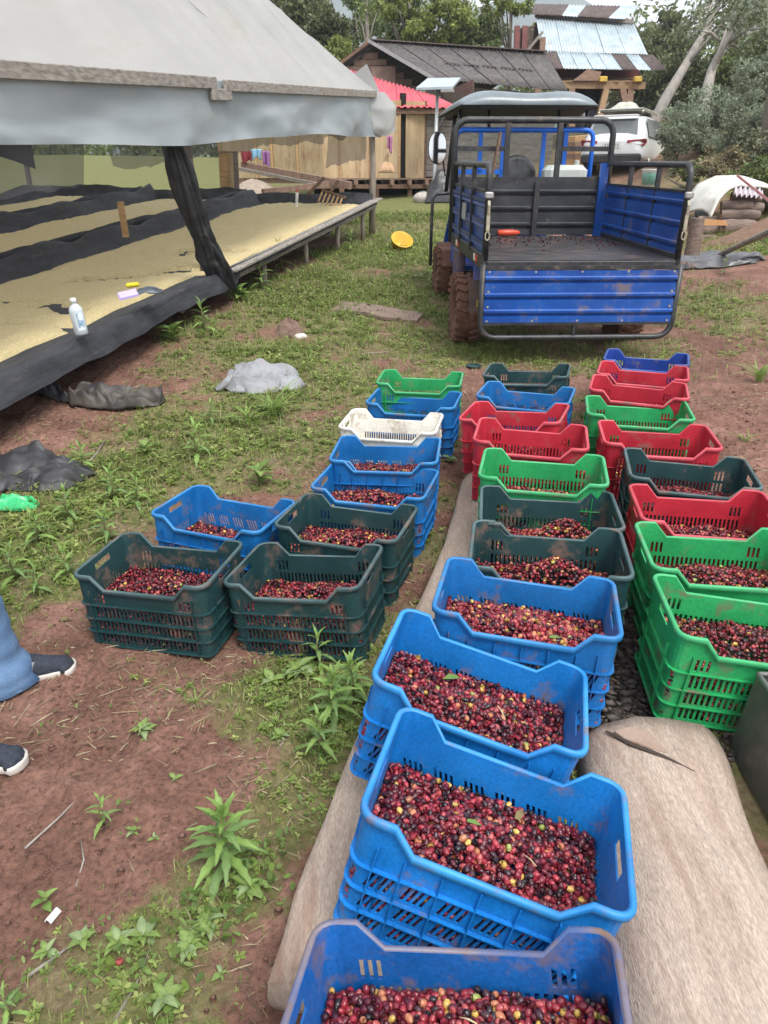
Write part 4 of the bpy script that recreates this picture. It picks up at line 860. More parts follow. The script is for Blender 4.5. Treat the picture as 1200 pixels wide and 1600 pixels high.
# beds
K['parchment'] = mat('parchment_coffee', (.58, .465, .225), .9, (.76, .64, .37), 60, bump=.9, bscale=110, fine=.35, dirt=(.40, .30, .14), dirt_amt=.1, dscale=30)
def bed(name, w0, w1, s0, s1, zoff, label, clabel, seed, near_margin=.30, hole=False, rail=True):
    B = empty(name, T(s0, w0, zoff), 0, label, 'drying bed', 'raised coffee drying beds'); inv = Matrix.Translation(-Vector(B.location))
    def bp(o): o.parent = B; o.matrix_parent_inverse = inv; return o
    def liner(u, v):
        s = s0 + (s1 - s0) * u; W = w1 - w0
        n = (fb(s * 1.3 + seed, v * 4., 3, seed) - .5); n2 = (fb(s * 3.1, v * 9., 2, seed + 4) - .5)
        mg = near_margin * (1.0 if s < 3.4 else .45); lip = .035 if rail else .15 + n * .10
        if v < .10:       # drape over the front rail
            q = v / .10; dr = ((.17 if s < 3.6 else .07) if rail else .26) * (1 - .3 * abs(n)); return T(s, w0 - .055 - (.05 if rail else .02) * (1 - q) + n2 * .05, zoff + lip - dr * (1 - q) + n2 * .02)
        if v < .30:       # sloping margin
            q = (v - .10) / .20; return T(s, w0 - .05 + q * mg, zoff + lip + .005 - (.025 + lip) * q + n * .05 * q + n2 * .02)
        if v < .72:
            q = (v - .30) / .42; return T(s, w0 - .05 + mg + q * (W - mg - .2), zoff - .025 + n2 * .01)
        hh = .22 + n * .10 + .03 * math.sin(s * 4.3 + seed)
        if v < .86:
            q = (v - .72) / .14; return T(s, w1 - .22 + q * .17 + n * .06, zoff - .02 + q * hh + n2 * .03)
        q = (v - .86) / .14; return T(s, w1 - .05 + q * .06 + n * .06 * (1 - q), zoff - .02 + hh * (1 - q) - .10 * q + n2 * .03)
    b = MB(); b.grid(liner, 150, 50); bp(b.build('net_liner', K['net'], None, True))
    def endw(u, v): W = w1 - w0; n = (fb(u * 5., v * 2., 3, seed + 7) - .5); return T(s1 - .12 + v * .14, w0 - .03 + u * W, zoff - .04 + v * (.20 + n * .1))
    b = MB(); b.grid(endw, 24, 6); bp(b.build('end_flap', K['net'], None, True))
    for w in (w0, w1 - .03):
        b = MB(); b.bar(T(s0, w - .02, zoff - .05), T(s1 + (.22 if w == w0 else 0), w - .02, zoff - .05), .045, .13, bev=.008); bp(b.build('rail', K['wood_greyy'], None))
    if rail: b = MB(); b.bar(T(3.5, w0 - .06, zoff + .012), T(s1 + .3, w0 - .06, zoff + .03), .16, .03, bev=.006); bp(b.build('edge_plank', K['wood_greyy'], None))
    b = MB(); b.bar(T(s1, w0, zoff - .03), T(s1, w1, zoff - .03), .045, .10); bp(b.build('end_rail', K['wood_grey'], None))
    for s in np.arange(s0 + .3, s1, 1.6):
        for w in (w0 + (.35 if rail and s < 3.6 else .03), w1 - .05):
            p = T(s, w, zoff - .08); q = p.copy(); q.z = zg(p.x, p.y) - .05; b = MB(); b.tube([q, p], .035, 8); bp(b.build('leg', K['post'], None, True))
        b = MB(); b.bar(T(s, w0, zoff - .12), T(s, w1, zoff - .12), .05, .07); bp(b.build('crossbeam', K['wood_grey'], None))
    def beans(u, v):
        s = s0 + .05 + (s1 - s0 - .22) * u; mg = near_margin * (1.0 if s < 3.4 else .45) * .86; n = (fb(s * 1.6 + seed, v * 3., 4, seed + 2) - .5); e = min(v, 1 - v, .5) * 12
        w = w0 - .03 + mg + v * (w1 - w0 - mg - .17) + (n * .10 if v < .1 or v > .9 else 0); z = zoff - .012 + n * .04 + .018 * min(1, e)
        n3 = (fb(s * 9., v * 22., 3, seed + 3) - .5); z += n3 * .03
        if v < .02 or v > .98 or u < .005 or u > .995: z -= .08
        if hole:
            d = abs((s - 3.05) + (v - .45) * 1.6 + n * .5); 
            if d < .10 and .02 < v < .62: z -= .07
            n4 = (fb(s * 4., v * 5., 3, 91)); 
            if 3.4 < s < 5.0 and v < .5 and n4 > .62: z -= .06
            if s < 2.2 and n4 > .70: z -= .05
        return T(s, w, z)
    b = MB(); b.grid(beans, 230, 60); tag(b.build('parchment_coffee', K['parchment'], None, True), clabel, 'coffee beans', kind='stuff')
bed('drying_bed', 0, 2.30, S0, 10.05, .0, 'nearest raised drying bed lined with black net, bottle on its edge', 'pale yellow parchment coffee spread on the nearest drying bed', 5, hole=True)
bed('drying_bed', 2.42, 4.35, -3.2, 10.0, .06, 'middle raised drying bed with wooden stake at its near border', 'pale yellow parchment coffee spread on the middle drying bed', 15, .12, rail=False)
bed('drying_bed', 4.55, 6.5, -3.0, 10.0, .10, 'farthest raised drying bed at the back of the shelter', 'pale yellow parchment coffee spread on the farthest drying bed', 25, .10, rail=False)
# things on the beds
p = at(128, 522, 5.35); bz = p
t = empty('spray_bottle', bz, R(20), 'clear plastic alcohol bottle standing on the black bed edge', 'bottle'); t.rotation_euler = (R(3), R(-5), R(20))
b = MB(); b.lathe([(.0, 0), (.043, .002), (.047, .012), (.047, .165), (.044, .185), (.030, .205), (.018, .215), (.017, .23)], 24); b.build('bottle_body', mat('frosted_plastic', (.72, .78, .82), .22, var=.06, trans=.4), t, True)
b = MB(); b.lathe([(.021, .225), (.021, .252), (.018, .256), (.0, .257)], 18); b.build('cap', mat('white_cap', (.8, .8, .8), .4, var=.05), t, True)
b = MB(); b.grid(lambda u, v: (.0478 * math.cos(-1.9 + u * 1.3), .0478 * math.sin(-1.9 + u * 1.3), .035 + v * .12), 10, 2); lbl = b.build('bottle_label', mat('bottle_label', (.70, .77, .82), .4, var=.05), t, True)
def text(body, size, loc, rot, m, parent, name='lettering', ext=.0006):
    cu = bpy.data.curves.new(name, 'FONT'); cu.body = body; cu.size = size; cu.extrude = ext; cu.align_x = 'CENTER'; cu.align_y = 'CENTER'
    o = bpy.data.objects.new(name, cu); link(o); dg = bpy.context.evaluated_depsgraph_get(); me_ = bpy.data.meshes.new_from_object(o.evaluated_get(dg)); bpy.data.objects.remove(o)
    o = mo(name, me_, m, parent); o.location = loc; o.rotation_euler = rot; return o
K['label_blue'] = mat('label_blue', (.04, .22, .42), .5)
text('ALCOHOL', .022, (.0, -.0495, .105), (R(90), R(90), R(-8)), K['label_blue'], t); text('70°', .04, (.020, -.0475, .085), (R(90), R(90), R(20)), K['label_blue'], t)
p = at(200, 462, 5.95); t = empty('purple_notebook', p, R(30), 'small lilac notebook lying on the black bed edge', 'notebook'); t.rotation_euler = (R(16), R(-10), R(24))
b = MB(); b.box((0, 0, .006), (.15, .12, .004)); b.build('cover', mat('lilac', (.42, .34, .72), .6, var=.08), t)
b = MB(); b.box((.004, .003, .014), (.145, .112, .008)); b.build('pages', mat('lilac_paper', (.50, .42, .78), .7, var=.05), t)
p = at(208, 449, 6.15); b = MB(); b.box((0, 0, .02), (.11, .07, .035), bev=.012); o = tag(b.build('sponge', mat('yellow_sponge', (.62, .50, .03), .9, bump=.5)), 'small yellow sponge behind the lilac notebook', 'sponge'); o.location = p; o.rotation_euler = (0, R(-4), R(15))
p = at(233, 458, 6.1); b = MB(); b.grid(lambda u, v: ((u - .5) * .22, (v - .5) * .16, .035 * (1 - (2 * u - 1) ** 2) * (1 - (2 * v - 1) ** 2) + .03 * (fb(u * 6, v * 6, 3, 2) - .4)), 22, 18); o = tag(b.build('rubber_glove', mat('dark_glove', (.03, .04, .055), .45, (.09, .11, .14), 9), None, True, solid=.004), 'crumpled dark grey rubber glove beside the lilac notebook', 'glove'); o.location = p + Vector((0, 0, .008)); o.rotation_euler = (0, 0, R(20))
b = MB(); p = at(195, 356, 8.2); b.bar(p - Vector((0, 0, .1)), p + Vector((-.012, 0, .27)), .07, .03, up=(0, 1, 0), bev=.006); tag(b.build('wooden_stake', K['wood_new']), 'short upright wooden stake between the drying beds', 'stake')
p = at(463, 318, 11.7); t = empty('white_marker', p, 0, 'white marker with red tip stuck upright at the bed end', 'marker'); b = MB(); b.tube([(0, 0, -.05), (.02, 0, .16)], [.02, .024], 8); b.build('marker_body', mat('marker_white', (.75, .75, .75), .5), t); b = MB(); b.tube([(.02, 0, .16), (.025, 0, .21)], [.014, .008], 8); b.build('marker_tip', mat('marker_red', (.6, .05, .04), .5), t)
# wooden rake
t = empty('wooden_rake', at(522, 310, 12.9), 0, 'wooden rake with short teeth resting on the far bed end', 'rake'); RO = Vector(t.location)
def RK(u, v, d=0): return at(u, v, 12.9 + d) - RO
b = MB(); b.bar(RK(503, 297), RK(540, 309), .04, .07, up=(0, -1, 0), bev=.006); b.build('rake_head', K['wood_brown'], t)
for k in range(6): b = MB(); u = 501 + k * 6.2; v = 301 + k * 2; b.bar(RK(u + 2.5, v - 1, -.03), RK(u - 3.5, v + 14, -.03), .03, .04, up=(0, -1, 0)); b.build('tooth', K['wood_new'], t)
for (u0, v0, u1, v1) in ((481, 304, 506, 278), (514, 304, 528, 283)): b = MB(); b.bar(RK(u0, v0, .06), RK(u1, v1, .1), .05, .09, up=(0, -1, 0), bev=.006); b.build('brace', K['wood_brown'], t)
# ------------------------------------------------------------------ buildings behind
K['tin_dark'] = mat('dark_tin', (.045, .042, .042), .6, (.11, .10, .098), 3, stretch=(1, 4, 1), dirt=(.17, .13, .10), dirt_amt=.18, dscale=2)
K['tin_red'] = mat('red_tin', (.50, .04, .07), .5, (.60, .10, .13), 2, dirt=(.42, .16, .14), dirt_amt=.15)
K['tin_zinc'] = mat('zinc_tin', (.34, .42, .46), .42, (.52, .60, .64), 1.2, metal=.3, stretch=(2, 2, .6), dirt=(.40, .30, .25), dirt_amt=.12, dscale=1.0)
K['tin_rust'] = mat('rust_tin', (.06, .045, .042), .7, (.13, .095, .085), 2.5, stretch=(2, 2, .7))
K['plank_wall'] = mat('plank_wall', (.075, .05, .038), .9, (.16, .115, .09), 3, stretch=(1, 1, 6), bump=.4, bscale=30)
K['plank_grey'] = mat('plank_grey', (.11, .095, .085), .9, (.22, .195, .175), 3, stretch=(1, 1, 6), bump=.4, bscale=30)
K['deck'] = mat('deck_plank', (.16, .095, .07), .85, (.27, .175, .135), 4, stretch=(3, 3, 1), bump=.3)
K['dark'] = mat('dark_interior', (.012, .011, .010), .9, var=.3)  # shade inside openings and below the floor, put into the colour
K['maroon'] = mat('maroon_wall', (.09, .025, .025), .8, (.15, .045, .04), 2)
K['black_sheet'] = mat('black_plastic', (.012, .013, .015), .4, (.035, .036, .04), 3, bump=.4, bscale=8)
def corr_sheets(TL, TR_, BL, BR, n, parent, mats, name='roof_sheet', waves=6, amp=.018, over=.02, inv=None):
    nrm = ((TR_ - TL).cross(BL - TL)).normalized()
    if nrm.z < 0: nrm = -nrm
    for i in range(n):
        u0, u1 = i / n - (over / 4 if i else 0), (i + 1) / n; lift = .004 * (i % 2)
        def f(u, v):
            q = u0 + (u1 - u0) * u; p = TL.lerp(TR_, q).lerp(BL.lerp(BR, q), v); return p + nrm * (amp * math.sin(u * waves * 2 * math.pi) + lift + .012 * (fb(q * 9, v * 3, 2, i) - .5))
        b = MB(); b.grid(f, waves * 6, 3); o = b.build(name, mats[i % len(mats)], None, True, solid=.003); o.parent = parent
        if inv is not None: o.matrix_parent_inverse = inv
def planks(A, B, z0, z1, n, parent, m, name='plank', inv=None, th=.025, vert=False, seed=0, thn=.0):
    A = Vector(A); B = Vector(B)
    for i in range(n):
        b = MB(); j = (_h1(i, seed, 3) - .5)
        if vert:
            p = A.lerp(B, (i + .5) / n); w = (B - A).length / n * .97; b.bar(Vector((p.x, p.y, z0)), Vector((p.x + j * .004, p.y + j * .012, z1)), w, th, up=((B - A).cross(Vector((0, 0, 1)))).normalized())
        else:
            h = (z1 - z0) / n; z = z0 + h * (i + .5); nn = ((B - A).cross(Vector((0, 0, 1)))).normalized() * (.006 * j); b.bar(Vector((A.x, A.y, z + j * .006)) + nn, Vector((B.x, B.y, z - j * .006)) + nn, th, h * (.95 - thn))
        o = b.build(name, m, None); o.parent = parent
        if inv is not None: o.matrix_parent_inverse = inv
def mk(o, parent, inv): o.parent = parent; o.matrix_parent_inverse = inv; return o
# --- plywood house
ct = 18.8; Pc = at(503, 278, ct); dz = Pc.z
def onz(u, t, z): p = at(u, 250, t); return Vector((p.x, p.y, z))
HR = onz(664, 19.9, dz); HR2 = onz(735, 20.5, dz); HL = onz(345, 21.4, dz); HC = onz(505, 18.9, dz)
HO = empty('wooden_house', onz(560, 20, zg(-.7, 21)), 0, 'plywood and plank house on stilts with red and dark tin roofs', 'house'); HI = Matrix.Translation(-Vector(HO.location))
ew = dz + 1.84
seams = [0, .16, .44, .74, .80, .999]
for i, (a, c) in enumerate(zip(seams[:-1], seams[1:])):
    p, q = HC.lerp(HR, a), HC.lerp(HR, c)
    if i == 3:
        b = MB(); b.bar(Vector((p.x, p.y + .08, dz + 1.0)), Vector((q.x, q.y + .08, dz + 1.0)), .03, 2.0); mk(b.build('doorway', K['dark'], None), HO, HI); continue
    b = MB(); b.bar(Vector((p.x, p.y - .004 * i, dz + .91)), Vector((q.x, q.y - .004 * i, dz + .91)), .02, 1.82); mk(b.build('plywood_panel', K['plywood'], None), HO, HI)
    b = MB(); b.bar(Vector((q.x, q.y - .03, dz)), Vector((q.x, q.y - .03, ew)), .05, .03, up=(0, 1, 0)); mk(b.build('stud', K['wood_brown'] if i > 2 else K['wood_new'], None), HO, HI)
for i, (a, c) in enumerate(((0, .22), (.22, .46), (.46, .62), (.62, 1))):
    p, q = HC.lerp(HL, a), HC.lerp(HL, c); b = MB(); b.bar(Vector((p.x, p.y, dz + .91)), Vector((q.x, q.y, dz + .91)), .02, 1.82); mk(b.build('plywood_panel', K['plywood'], None), HO, HI)
    b = MB(); b.bar(Vector((q.x - .02, q.y - .02, dz)), Vector((q.x - .02, q.y - .02, ew)), .05, .05, up=(0, 1, 0)); mk(b.build('stud', K['wood_new'], None), HO, HI)
planks(HR + Vector((.03, 0, 0)), HR2, dz + .03, dz + 1.72, 11, HO, K['plank_grey'], inv=HI, seed=3, thn=.03)
b = MB(); b.bar(Vector((HR.x, HR.y + .1, dz + .85)), Vector((HR2.x, HR2.y + .1, dz + .85)), .03, 1.7); mk(b.build('inner_wall', K['plank_wall'], None), HO, HI)
# deck with joists
dk = Vector((.25, -1.0, 0)); 
for i in range(7):
    o0 = dk * (i / 7 * .85); b = MB(); b.bar(HC + o0 + Vector((-.25, 0, -.02)), HR2 + o0 + Vector((.3, 0, -.02)), .115, .035); mk(b.build('deck_plank', K['deck'], None), HO, HI)
for i in range(9):
    p = HC.lerp(HR2, .04 + i * .115) + Vector((0, 0, -.10)); b = MB(); b.bar(p + Vector((0, .4, 0)), p + dk * 1.0, .09, .12); mk(b.build('joist', K['deck'], None), HO, HI)
b = MB(); b.bar(HC + dk * .80 + Vector((-.4, 0, -.20)), HR2 + dk * .80 + Vector((.3, 0, -.20)), .08, .10); mk(b.build('bearer', K['wood_brown'], None), HO, HI)
for i in range(5):
    p = HC.lerp(HR2, .08 + i * .22) + dk * .7; b = MB(); b.bar(Vector((p.x, p.y, zg(p.x, p.y) - .1)), Vector((p.x, p.y, dz - .16)), .12, .12, up=(0, 1, 0)); mk(b.build('stilt', K['wood_brown'], None), HO, HI)
b = MB(); b.bar(HC + Vector((-.3, .5, -.5)), HR2 + Vector((.6, .5, -.5)), .04, .9); mk(b.build('underfloor_shade', K['dark'], None), HO, HI)  # dark sheet added for the shade under the deck
b = MB(); b.bar(HC + Vector((-.1, .3, -.06)), HL + Vector((0, 0, -.06)), .06, .14); mk(b.build('bearer', K['deck'], None), HO, HI)
# red lean-to roof
RTL, RTR, RBL, RBR = at(530, 104, 21.5), at(680, 150, 21.3), at(470, 168, 18.6), at(719, 168, 19.3)
corr_sheets(RTL, RTR, RBL, RBR, 5, HO, [K['tin_red']], 'red_roof_sheet', 5, .02, inv=HI)
b = MB(); b.bar(RBL + Vector((0, .08, -.09)), RBR + Vector((0, .08, -.09)), .05, .10); mk(b.build('fascia', K['wood_brown'], None), HO, HI)
# dark gable roof
A, RE, EC, EE = at(578, 64, 23), at(852, 82, 25.2), at(676, 123, 22.2), at(888, 143, 25.0)
EL = A + Vector((A.x - EC.x, (A.y - EC.y) * .2, EC.z - A.z)) * .98; ELe = EL + (RE - A)
corr_sheets(A, RE, EC, EE, 7, HO, [K['tin_dark']], 'dark_roof_sheet', 6, .018, inv=HI); corr_sheets(A + Vector((0, 0, .01)), RE, EL, ELe, 5, HO, [K['tin_dark']], 'dark_roof_sheet', 6, .018, inv=HI)
b = MB(); b.bar(A + Vector((-.05, -.06, .0)), EC + Vector((.05, -.06, -.02)), .02, .09); mk(b.build('verge_board', mat('pale_verge', (.34, .33, .34), .6), None), HO, HI)
b = MB(); b.bar(A + Vector((0, -.06, .0)), EL + Vector((0, -.06, -.02)), .02, .09); mk(b.build('verge_board', K['wood_brown'], None), HO, HI)
b = MB(); b.bar(A + Vector((0, -.02, .03)), RE + Vector((0, -.02, .03)), .22, .03); mk(b.build('ridge_cap', K['tin_rust'], None), HO, HI)
for i in range(5): b = MB(); q = .25 + .12 * i; p0 = A.lerp(EC, .52).lerp(RE.lerp(EE, .52), q); p1 = A.lerp(EC, .55).lerp(RE.lerp(EE, .55), q + .1); b.bar(p0 + Vector((0, -.03, .045)), p1 + Vector((0, -.03, .045)), .06, .008); mk(b.build('roof_patch', mat('pale_patch', (.24, .21, .18), .8, (.10, .09, .08), 12), None), HO, HI)
for i in range(4):   # lattice vents
    for j in range(2):
        p = EC.lerp(EE, .08 + i * .035) + Vector((-.15, .40, -.55 + j * .26)); b = MB(); b.box(p, (.10, .02, .20)); mk(b.build('vent', K['dark'], None), HO, HI)
gw = A.z - EC.z
for i in range(9):
    z0 = EC.z - .55 + i * .18; z1 = z0 + .17; f = min(1, max(0, (A.z - .12 - z1) / gw)); wl, wr = (EL.x - A.x) * f * .92, (EC.x - A.x) * f * .92
    if wr - wl < .2: continue
    b = MB(); b.bar(Vector((A.x + wl, A.y + .25, (z0 + z1) / 2)), Vector((A.x + wr, A.y + .1, (z0 + z1) / 2)), .03, .165); mk(b.build('gable_board', mat('gable_board', (.10, .06, .045), .85, (.19, .125, .09), 4) if i == 0 else bpy.data.materials['gable_board'], None), HO, HI)
b = MB(); b.box(Vector((A.x + .42, A.y - .02, A.z - 1.0)), (.75, .03, .6)); mk(b.build('gable_shutter', mat('shutter_wood', (.17, .10, .08), .8, (.26, .17, .14), 5), None), HO, HI)
b = MB(); b.bar(Vector((EC.x - .15, EC.y + .4, dz)), Vector((EC.x - .15, EC.y + .4, EC.z)), .1, .1, up=(0, 1, 0)); mk(b.build('corner_post', K['wood_brown'], None), HO, HI)
planks(EC + Vector((-.15, .45, 0)), EE + Vector((-.3, .45, 0)), dz - .2, EC.z - .08, 18, HO, K['plank_grey'], inv=HI, seed=9, thn=.03)
b = MB(); b.bar(Vector((HR2.x, HR2.y, dz + 1.2)), Vector((EC.x + .3, EC.y + .5, dz + 1.2)), .03, 2.4); mk(b.build('link_wall', K['plank_wall'], None), HO, HI)
# timber ramp in front of the deck
def ob(name, label, cat, pts, w, h, m, grp=None):
    b = MB(); b.bar(pts[0], pts[1], w, h, bev=.006); return tag(b.build(name, m), label, cat, grp)
ob('timber_joist', 'long brown beam sloping down from the left end of the house deck', 'beam', (at(378, 258, 18.5), at(548, 290, 16.8)), .10, .16, K['deck'])
ob('timber_joist', 'thin pale beam running below the sloping deck beam', 'beam', (at(370, 263, 18.0), at(500, 289, 16.8)), .06, .08, K['wood_grey'])
ob('timber_joist', 'short brown beam lying level beyond the far bed end', 'beam', (at(410, 300, 15.5), at(512, 288, 16.2)), .10, .12, K['deck'])
# heap, boards and clothes by the house
def heap(name, label, cat, c, rx, ry, h, m, seed, n=26, amp=.3, kind=None):
    def f(u, v):
        a = u * 2 * math.pi; r = v; nz = fb(math.cos(a) * 1.4 + 5 + v, math.sin(a) * 1.4 + 5, 3, seed) - .5
        x, y = c.x + rx * r * math.cos(a) * (1 + nz * .6), c.y + ry * r * math.sin(a) * (1 + nz * .6)
        return (x, y, gz1(x, y) - .03 + h * (1 - r ** 1.6) * (1 + nz * amp) + .06 * h * (fb(x * 9, y * 9, 3, seed) - .5))
    b = MB(); b.grid(f, n, 12); return tag(b.build(name, m, None, True), label, cat, kind=kind)
heap('sand_heap', 'grey brown heap of earth behind the middle drying bed', 'heap', gp(398, 318), 1.0, .9, .55, mat('sand_heap', (.26, .21, .165), .95, (.36, .30, .24), 8, bump=.6, bscale=60), 4)
for k, (u, m_) in enumerate(((349, 'wood_new'), (358, 'plywood'), (366, 'wood_grey'))):
    b = MB(); p = at(u, 290, 14.2 + k * .06); b.bar(p + Vector((0, 0, -.55)), p + Vector((.02, .1, .60)), .16, .03, up=(0, 1, 0)); tag(b.build('standing_board', K[m_]), ['leftmost pale upright board standing behind the drying beds', 'middle plywood board of three standing behind the drying beds', 'rightmost grey board of three standing behind the drying beds'][k], 'board', 'boards standing behind the beds')
def cloth(name, label, u, v, t, w, h, m, cat='cloth', seed=1):
    p = at(u, v, t); b = MB(); b.grid(lambda a, c: p + Vector(((a - .5) * w * (1 - .2 * c), .05 * math.sin(a * 11 + seed) - .02, -c * h * (1 + .2 * math.sin(a * 5 + seed)))), 14, 8); return tag(b.build(name, m, None, True, solid=.006), label, cat)
cloth('hanging_cloth', 'red and dark cloth hanging at the house, behind the net', 385, 236, 18.2, .30, .25, mat('red_cloth', (.14, .02, .03), .9, (.3, .04, .05), 20))
cloth('hanging_cloth', 'light blue cloth hanging behind the torn net', 400, 233, 18.1, .26, .22, mat('sky_cloth', (.22, .42, .55), .9), seed=2)
cloth('hanging_cloth', 'purple cloth hanging in front of the plywood wall', 415, 236, 18.0, .18, .36, mat('violet_cloth', (.22, .09, .25), .9, (.3, .15, .33), 15), seed=3)
cloth('hanging_cloth', 'pink cloth hung by the house doorway', 609, 212, 18.3, .14, .34, mat('pink_cloth', (.42, .18, .32), .9), seed=4)
heap('tan_sack', 'crumpled tan sack lying on the house deck', 'sack', Vector((0, 0, 0)), .1, .1, .1, mat('tan_cloth', (.36, .22, .12), .9, (.48, .32, .2), 12), 9)
_o = bpy.data.objects['tan_sack']; bpy.data.objects.remove(_o)
b = MB(); p = at(604, 270, 18.35); b.grid(lambda u, v: p + Vector(((u - .5) * .42, (v - .5) * .3, .0 + .17 * max(0, 1 - (2 * u - 1) ** 2) ** .5 * max(0, 1 - (2 * v - 1) ** 2) ** .5 * (.7 + fb(u * 5, v * 5, 3, 3)))), 18, 14); tag(b.build('tan_sack', bpy.data.materials['tan_cloth'], None, True, solid=.01), 'crumpled tan sack lying on the house deck', 'sack')
b = MB(); p = gp(700, 316); b.grid(lambda u, v: p + Vector(((u - .5) * 1.1, (v - .5) * .8 + .4, .55 * max(0, 1 - (2 * u - 1) ** 4) * max(0, 1 - (2 * v - 1) ** 2) ** .6 * (.6 + fb(u * 6, v * 6, 3, 3)))), 26, 18); tag(b.build('black_tarp_bundle', K['black_sheet'], None, True), 'bundle of black plastic beside the house deck, behind the truck', 'tarp')
# --- solar lamp
t = empty('solar_lamp', at(677, 312, 17.6), 0, 'solar street lamp on a thin grey pole before the house', 'lamp'); b0 = Vector(t.location); tp = at(684, 134, 17.6) - b0
b = MB(); b.tube([(0, 0, -.3), tp], [.045, .04], 12); b.build('pole', mat('galvanised', (.38, .40, .41), .45, var=.12, metal=.4), t, True)
c4 = [at(650, 137, 17.4) - b0, at(708, 135, 17.2) - b0, at(720, 121, 18.3) - b0, at(668, 122, 18.5) - b0]
b = MB(); b.add([*c4, *[q + Vector((0, 0, -.05)) for q in c4]], [(0, 1, 2, 3), (7, 6, 5, 4), (0, 4, 5, 1), (1, 5, 6, 2), (2, 6, 7, 3), (3, 7, 4, 0)]); b.build('solar_panel', mat('solar_panel', (.28, .34, .38), .15, (.36, .42, .46), 6, spec=.8), t)
b = MB(); b.bar(c4[0].lerp(c4[1], .7) + Vector((.0, -.02, -.09)), c4[0].lerp(c4[1], 1.0) + Vector((0, -.05, -.09)), .18, .06); b.build('lamp_head', mat('lamp_head', (.3, .3, .3), .5), t)
K['wood_loft'] = mat('loft_timber', (.20, .12, .06), .8, (.32, .21, .12), 4)
# --- two storey shed
zs = zg(8, 26)
SD = empty('tall_shed', at(930, 190, 27), 0, 'tall open timber shed with shiny corrugated tin roof', 'shed'); SI = Matrix.Translation(-Vector(SD.location))
TL, TR2, BL, BR = at(836, 20, 30.5), at(990, 36, 30.5), at(846, 82, 28.3), at(1012, 85, 28.3)
corr_sheets(TL, TR2, BL, BR, 5, SD, [K['tin_zinc']], 'tin_sheet', 7, .02, inv=SI)
BL2, BR2 = at(858, 107, 27.4), at(1043, 110, 27.4); ML, MR = at(848, 79, 28.35), at(1021, 86, 28.35)
corr_sheets(ML, MR, BL2, BR2, 8, SD, [K['tin_rust'], K['tin_zinc'], K['tin_zinc'], K['tin_zinc'], K['tin_zinc'], K['tin_rust'], K['tin_zinc'], K['tin_rust']], 'tin_sheet', 5, .02, inv=SI)
UL, UR, VL, VR = at(836, 6, 31), at(998, 10, 31), at(830, 22, 30), at(975, 30, 30)
corr_sheets(UL, UR, VL, VR, 6, SD, [K['tin_rust'], K['tin_rust'], K['tin_zinc']], 'ridge_sheet', 5, .02, inv=SI)
def sb(name, p, q, w, h, m, up=(0, 0, 1)): b = MB(); b.bar(p, q, w, h, up=up); return mk(b.build(name, m, None), SD, SI)
sb('rafter', at(836, 24, 30.3), at(990, 34, 30.3), .08, .14, K['wood_grey'])
sb('loft_beam', at(870, 133, 27.5), at(1008, 134, 27.5), .10, .22, K['wood_loft']); sb('loft_beam', at(800, 105, 28), at(850, 108, 28), .1, .2, K['wood_loft']); sb('loft_beam', at(808, 92, 28), at(848, 95, 28), .08, .12, K['wood_loft'])
for i in range(8): p = at(868 + i * 18, 128, 27.4); q = at(868 + i * 18, 122, 30.0); sb('loft_plank', p, q, .42, .05, K['wood_loft'])
sb('maroon_wall', at(850, 112, 29.5), at(1000, 112, 29.5), .05, 1.3, K['maroon']); sb('back_wall', at(830, 80, 30.8), at(990, 88, 30.8), .05, 2.0, K['plank_wall'])
for (u, v0, v1, t_, m_) in ((806, 42, 96, 28.6, 'maroon'), (818, 42, 96, 29.3, 'maroon'), (846, 60, 110, 28.0, 'wood_brown')): sb('post', at(u, v1, t_), at(u + 2, v0, t_), .2, .16, K[m_], (0, 1, 0))
for i in range(10): sb('side_plank', at(806, 48 + i * 5.2, 29.2), at(846, 40 + i * 6.6, 30.4), .04, .12, K['plank_wall'])
sb('brace', at(815, 90, 28.6), at(848, 50, 28.6), .06, .08, K['wood_grey'])
for (u0, v0, u1, v1, m_) in ((947, 138, 934, 196, 'wood_loft'), (985, 138, 980, 200, 'wood_brown'), (972, 138, 985, 200, 'wood_brown'), (893, 138, 893, 200, 'wood_brown'), (840, 112, 840, 190, 'wood_brown')): sb('post', at(u1, v1, 27.6), at(u0, v0, 27.6), .22, .2, K[m_], (0, 1, 0))
for i in range(5): sb('ladder_rung', at(949, 148 + i * 9, 28.6), at(972, 147 + i * 9, 28.6), .05, .07, K['wood_grey'])
b = MB(); b.grid(lambda u, v: at(880 + u * 62, 140 + v * 62, 28.2 + .12 * math.sin(u * 9)), 14, 4); mk(b.build('black_sheet', K['black_sheet'], None, True, solid=.01), SD, SI)
for k, (u, v) in enumerate(((942, 124), (996, 124))): b = MB(); b.box(at(u, v, 27.3), (.28, .25, .18), bev=.02); tag(b.build('yellow_box', K.setdefault('yellow_box', mat('yellow_box', (.5, .33, .05), .6))), ['small yellow box on the left of the shed loft', 'small yellow box at the right end of the shed loft'][k], 'box')
b = MB(); b.add([at(895, 126, 27.3), at(918, 108, 27.3), at(940, 112, 27.3), at(935, 126, 27.3), at(895, 126, 27.7), at(918, 108, 27.7), at(940, 112, 27.7), at(935, 126, 27.7)], [(0, 1, 2, 3), (7, 6, 5, 4), (0, 4, 5, 1), (1, 5, 6, 2), (2, 6, 7, 3)]); tag(b.build('brown_sack', K['wood_brown']), 'brown bundle lying on the shed loft under the tin', 'sack')
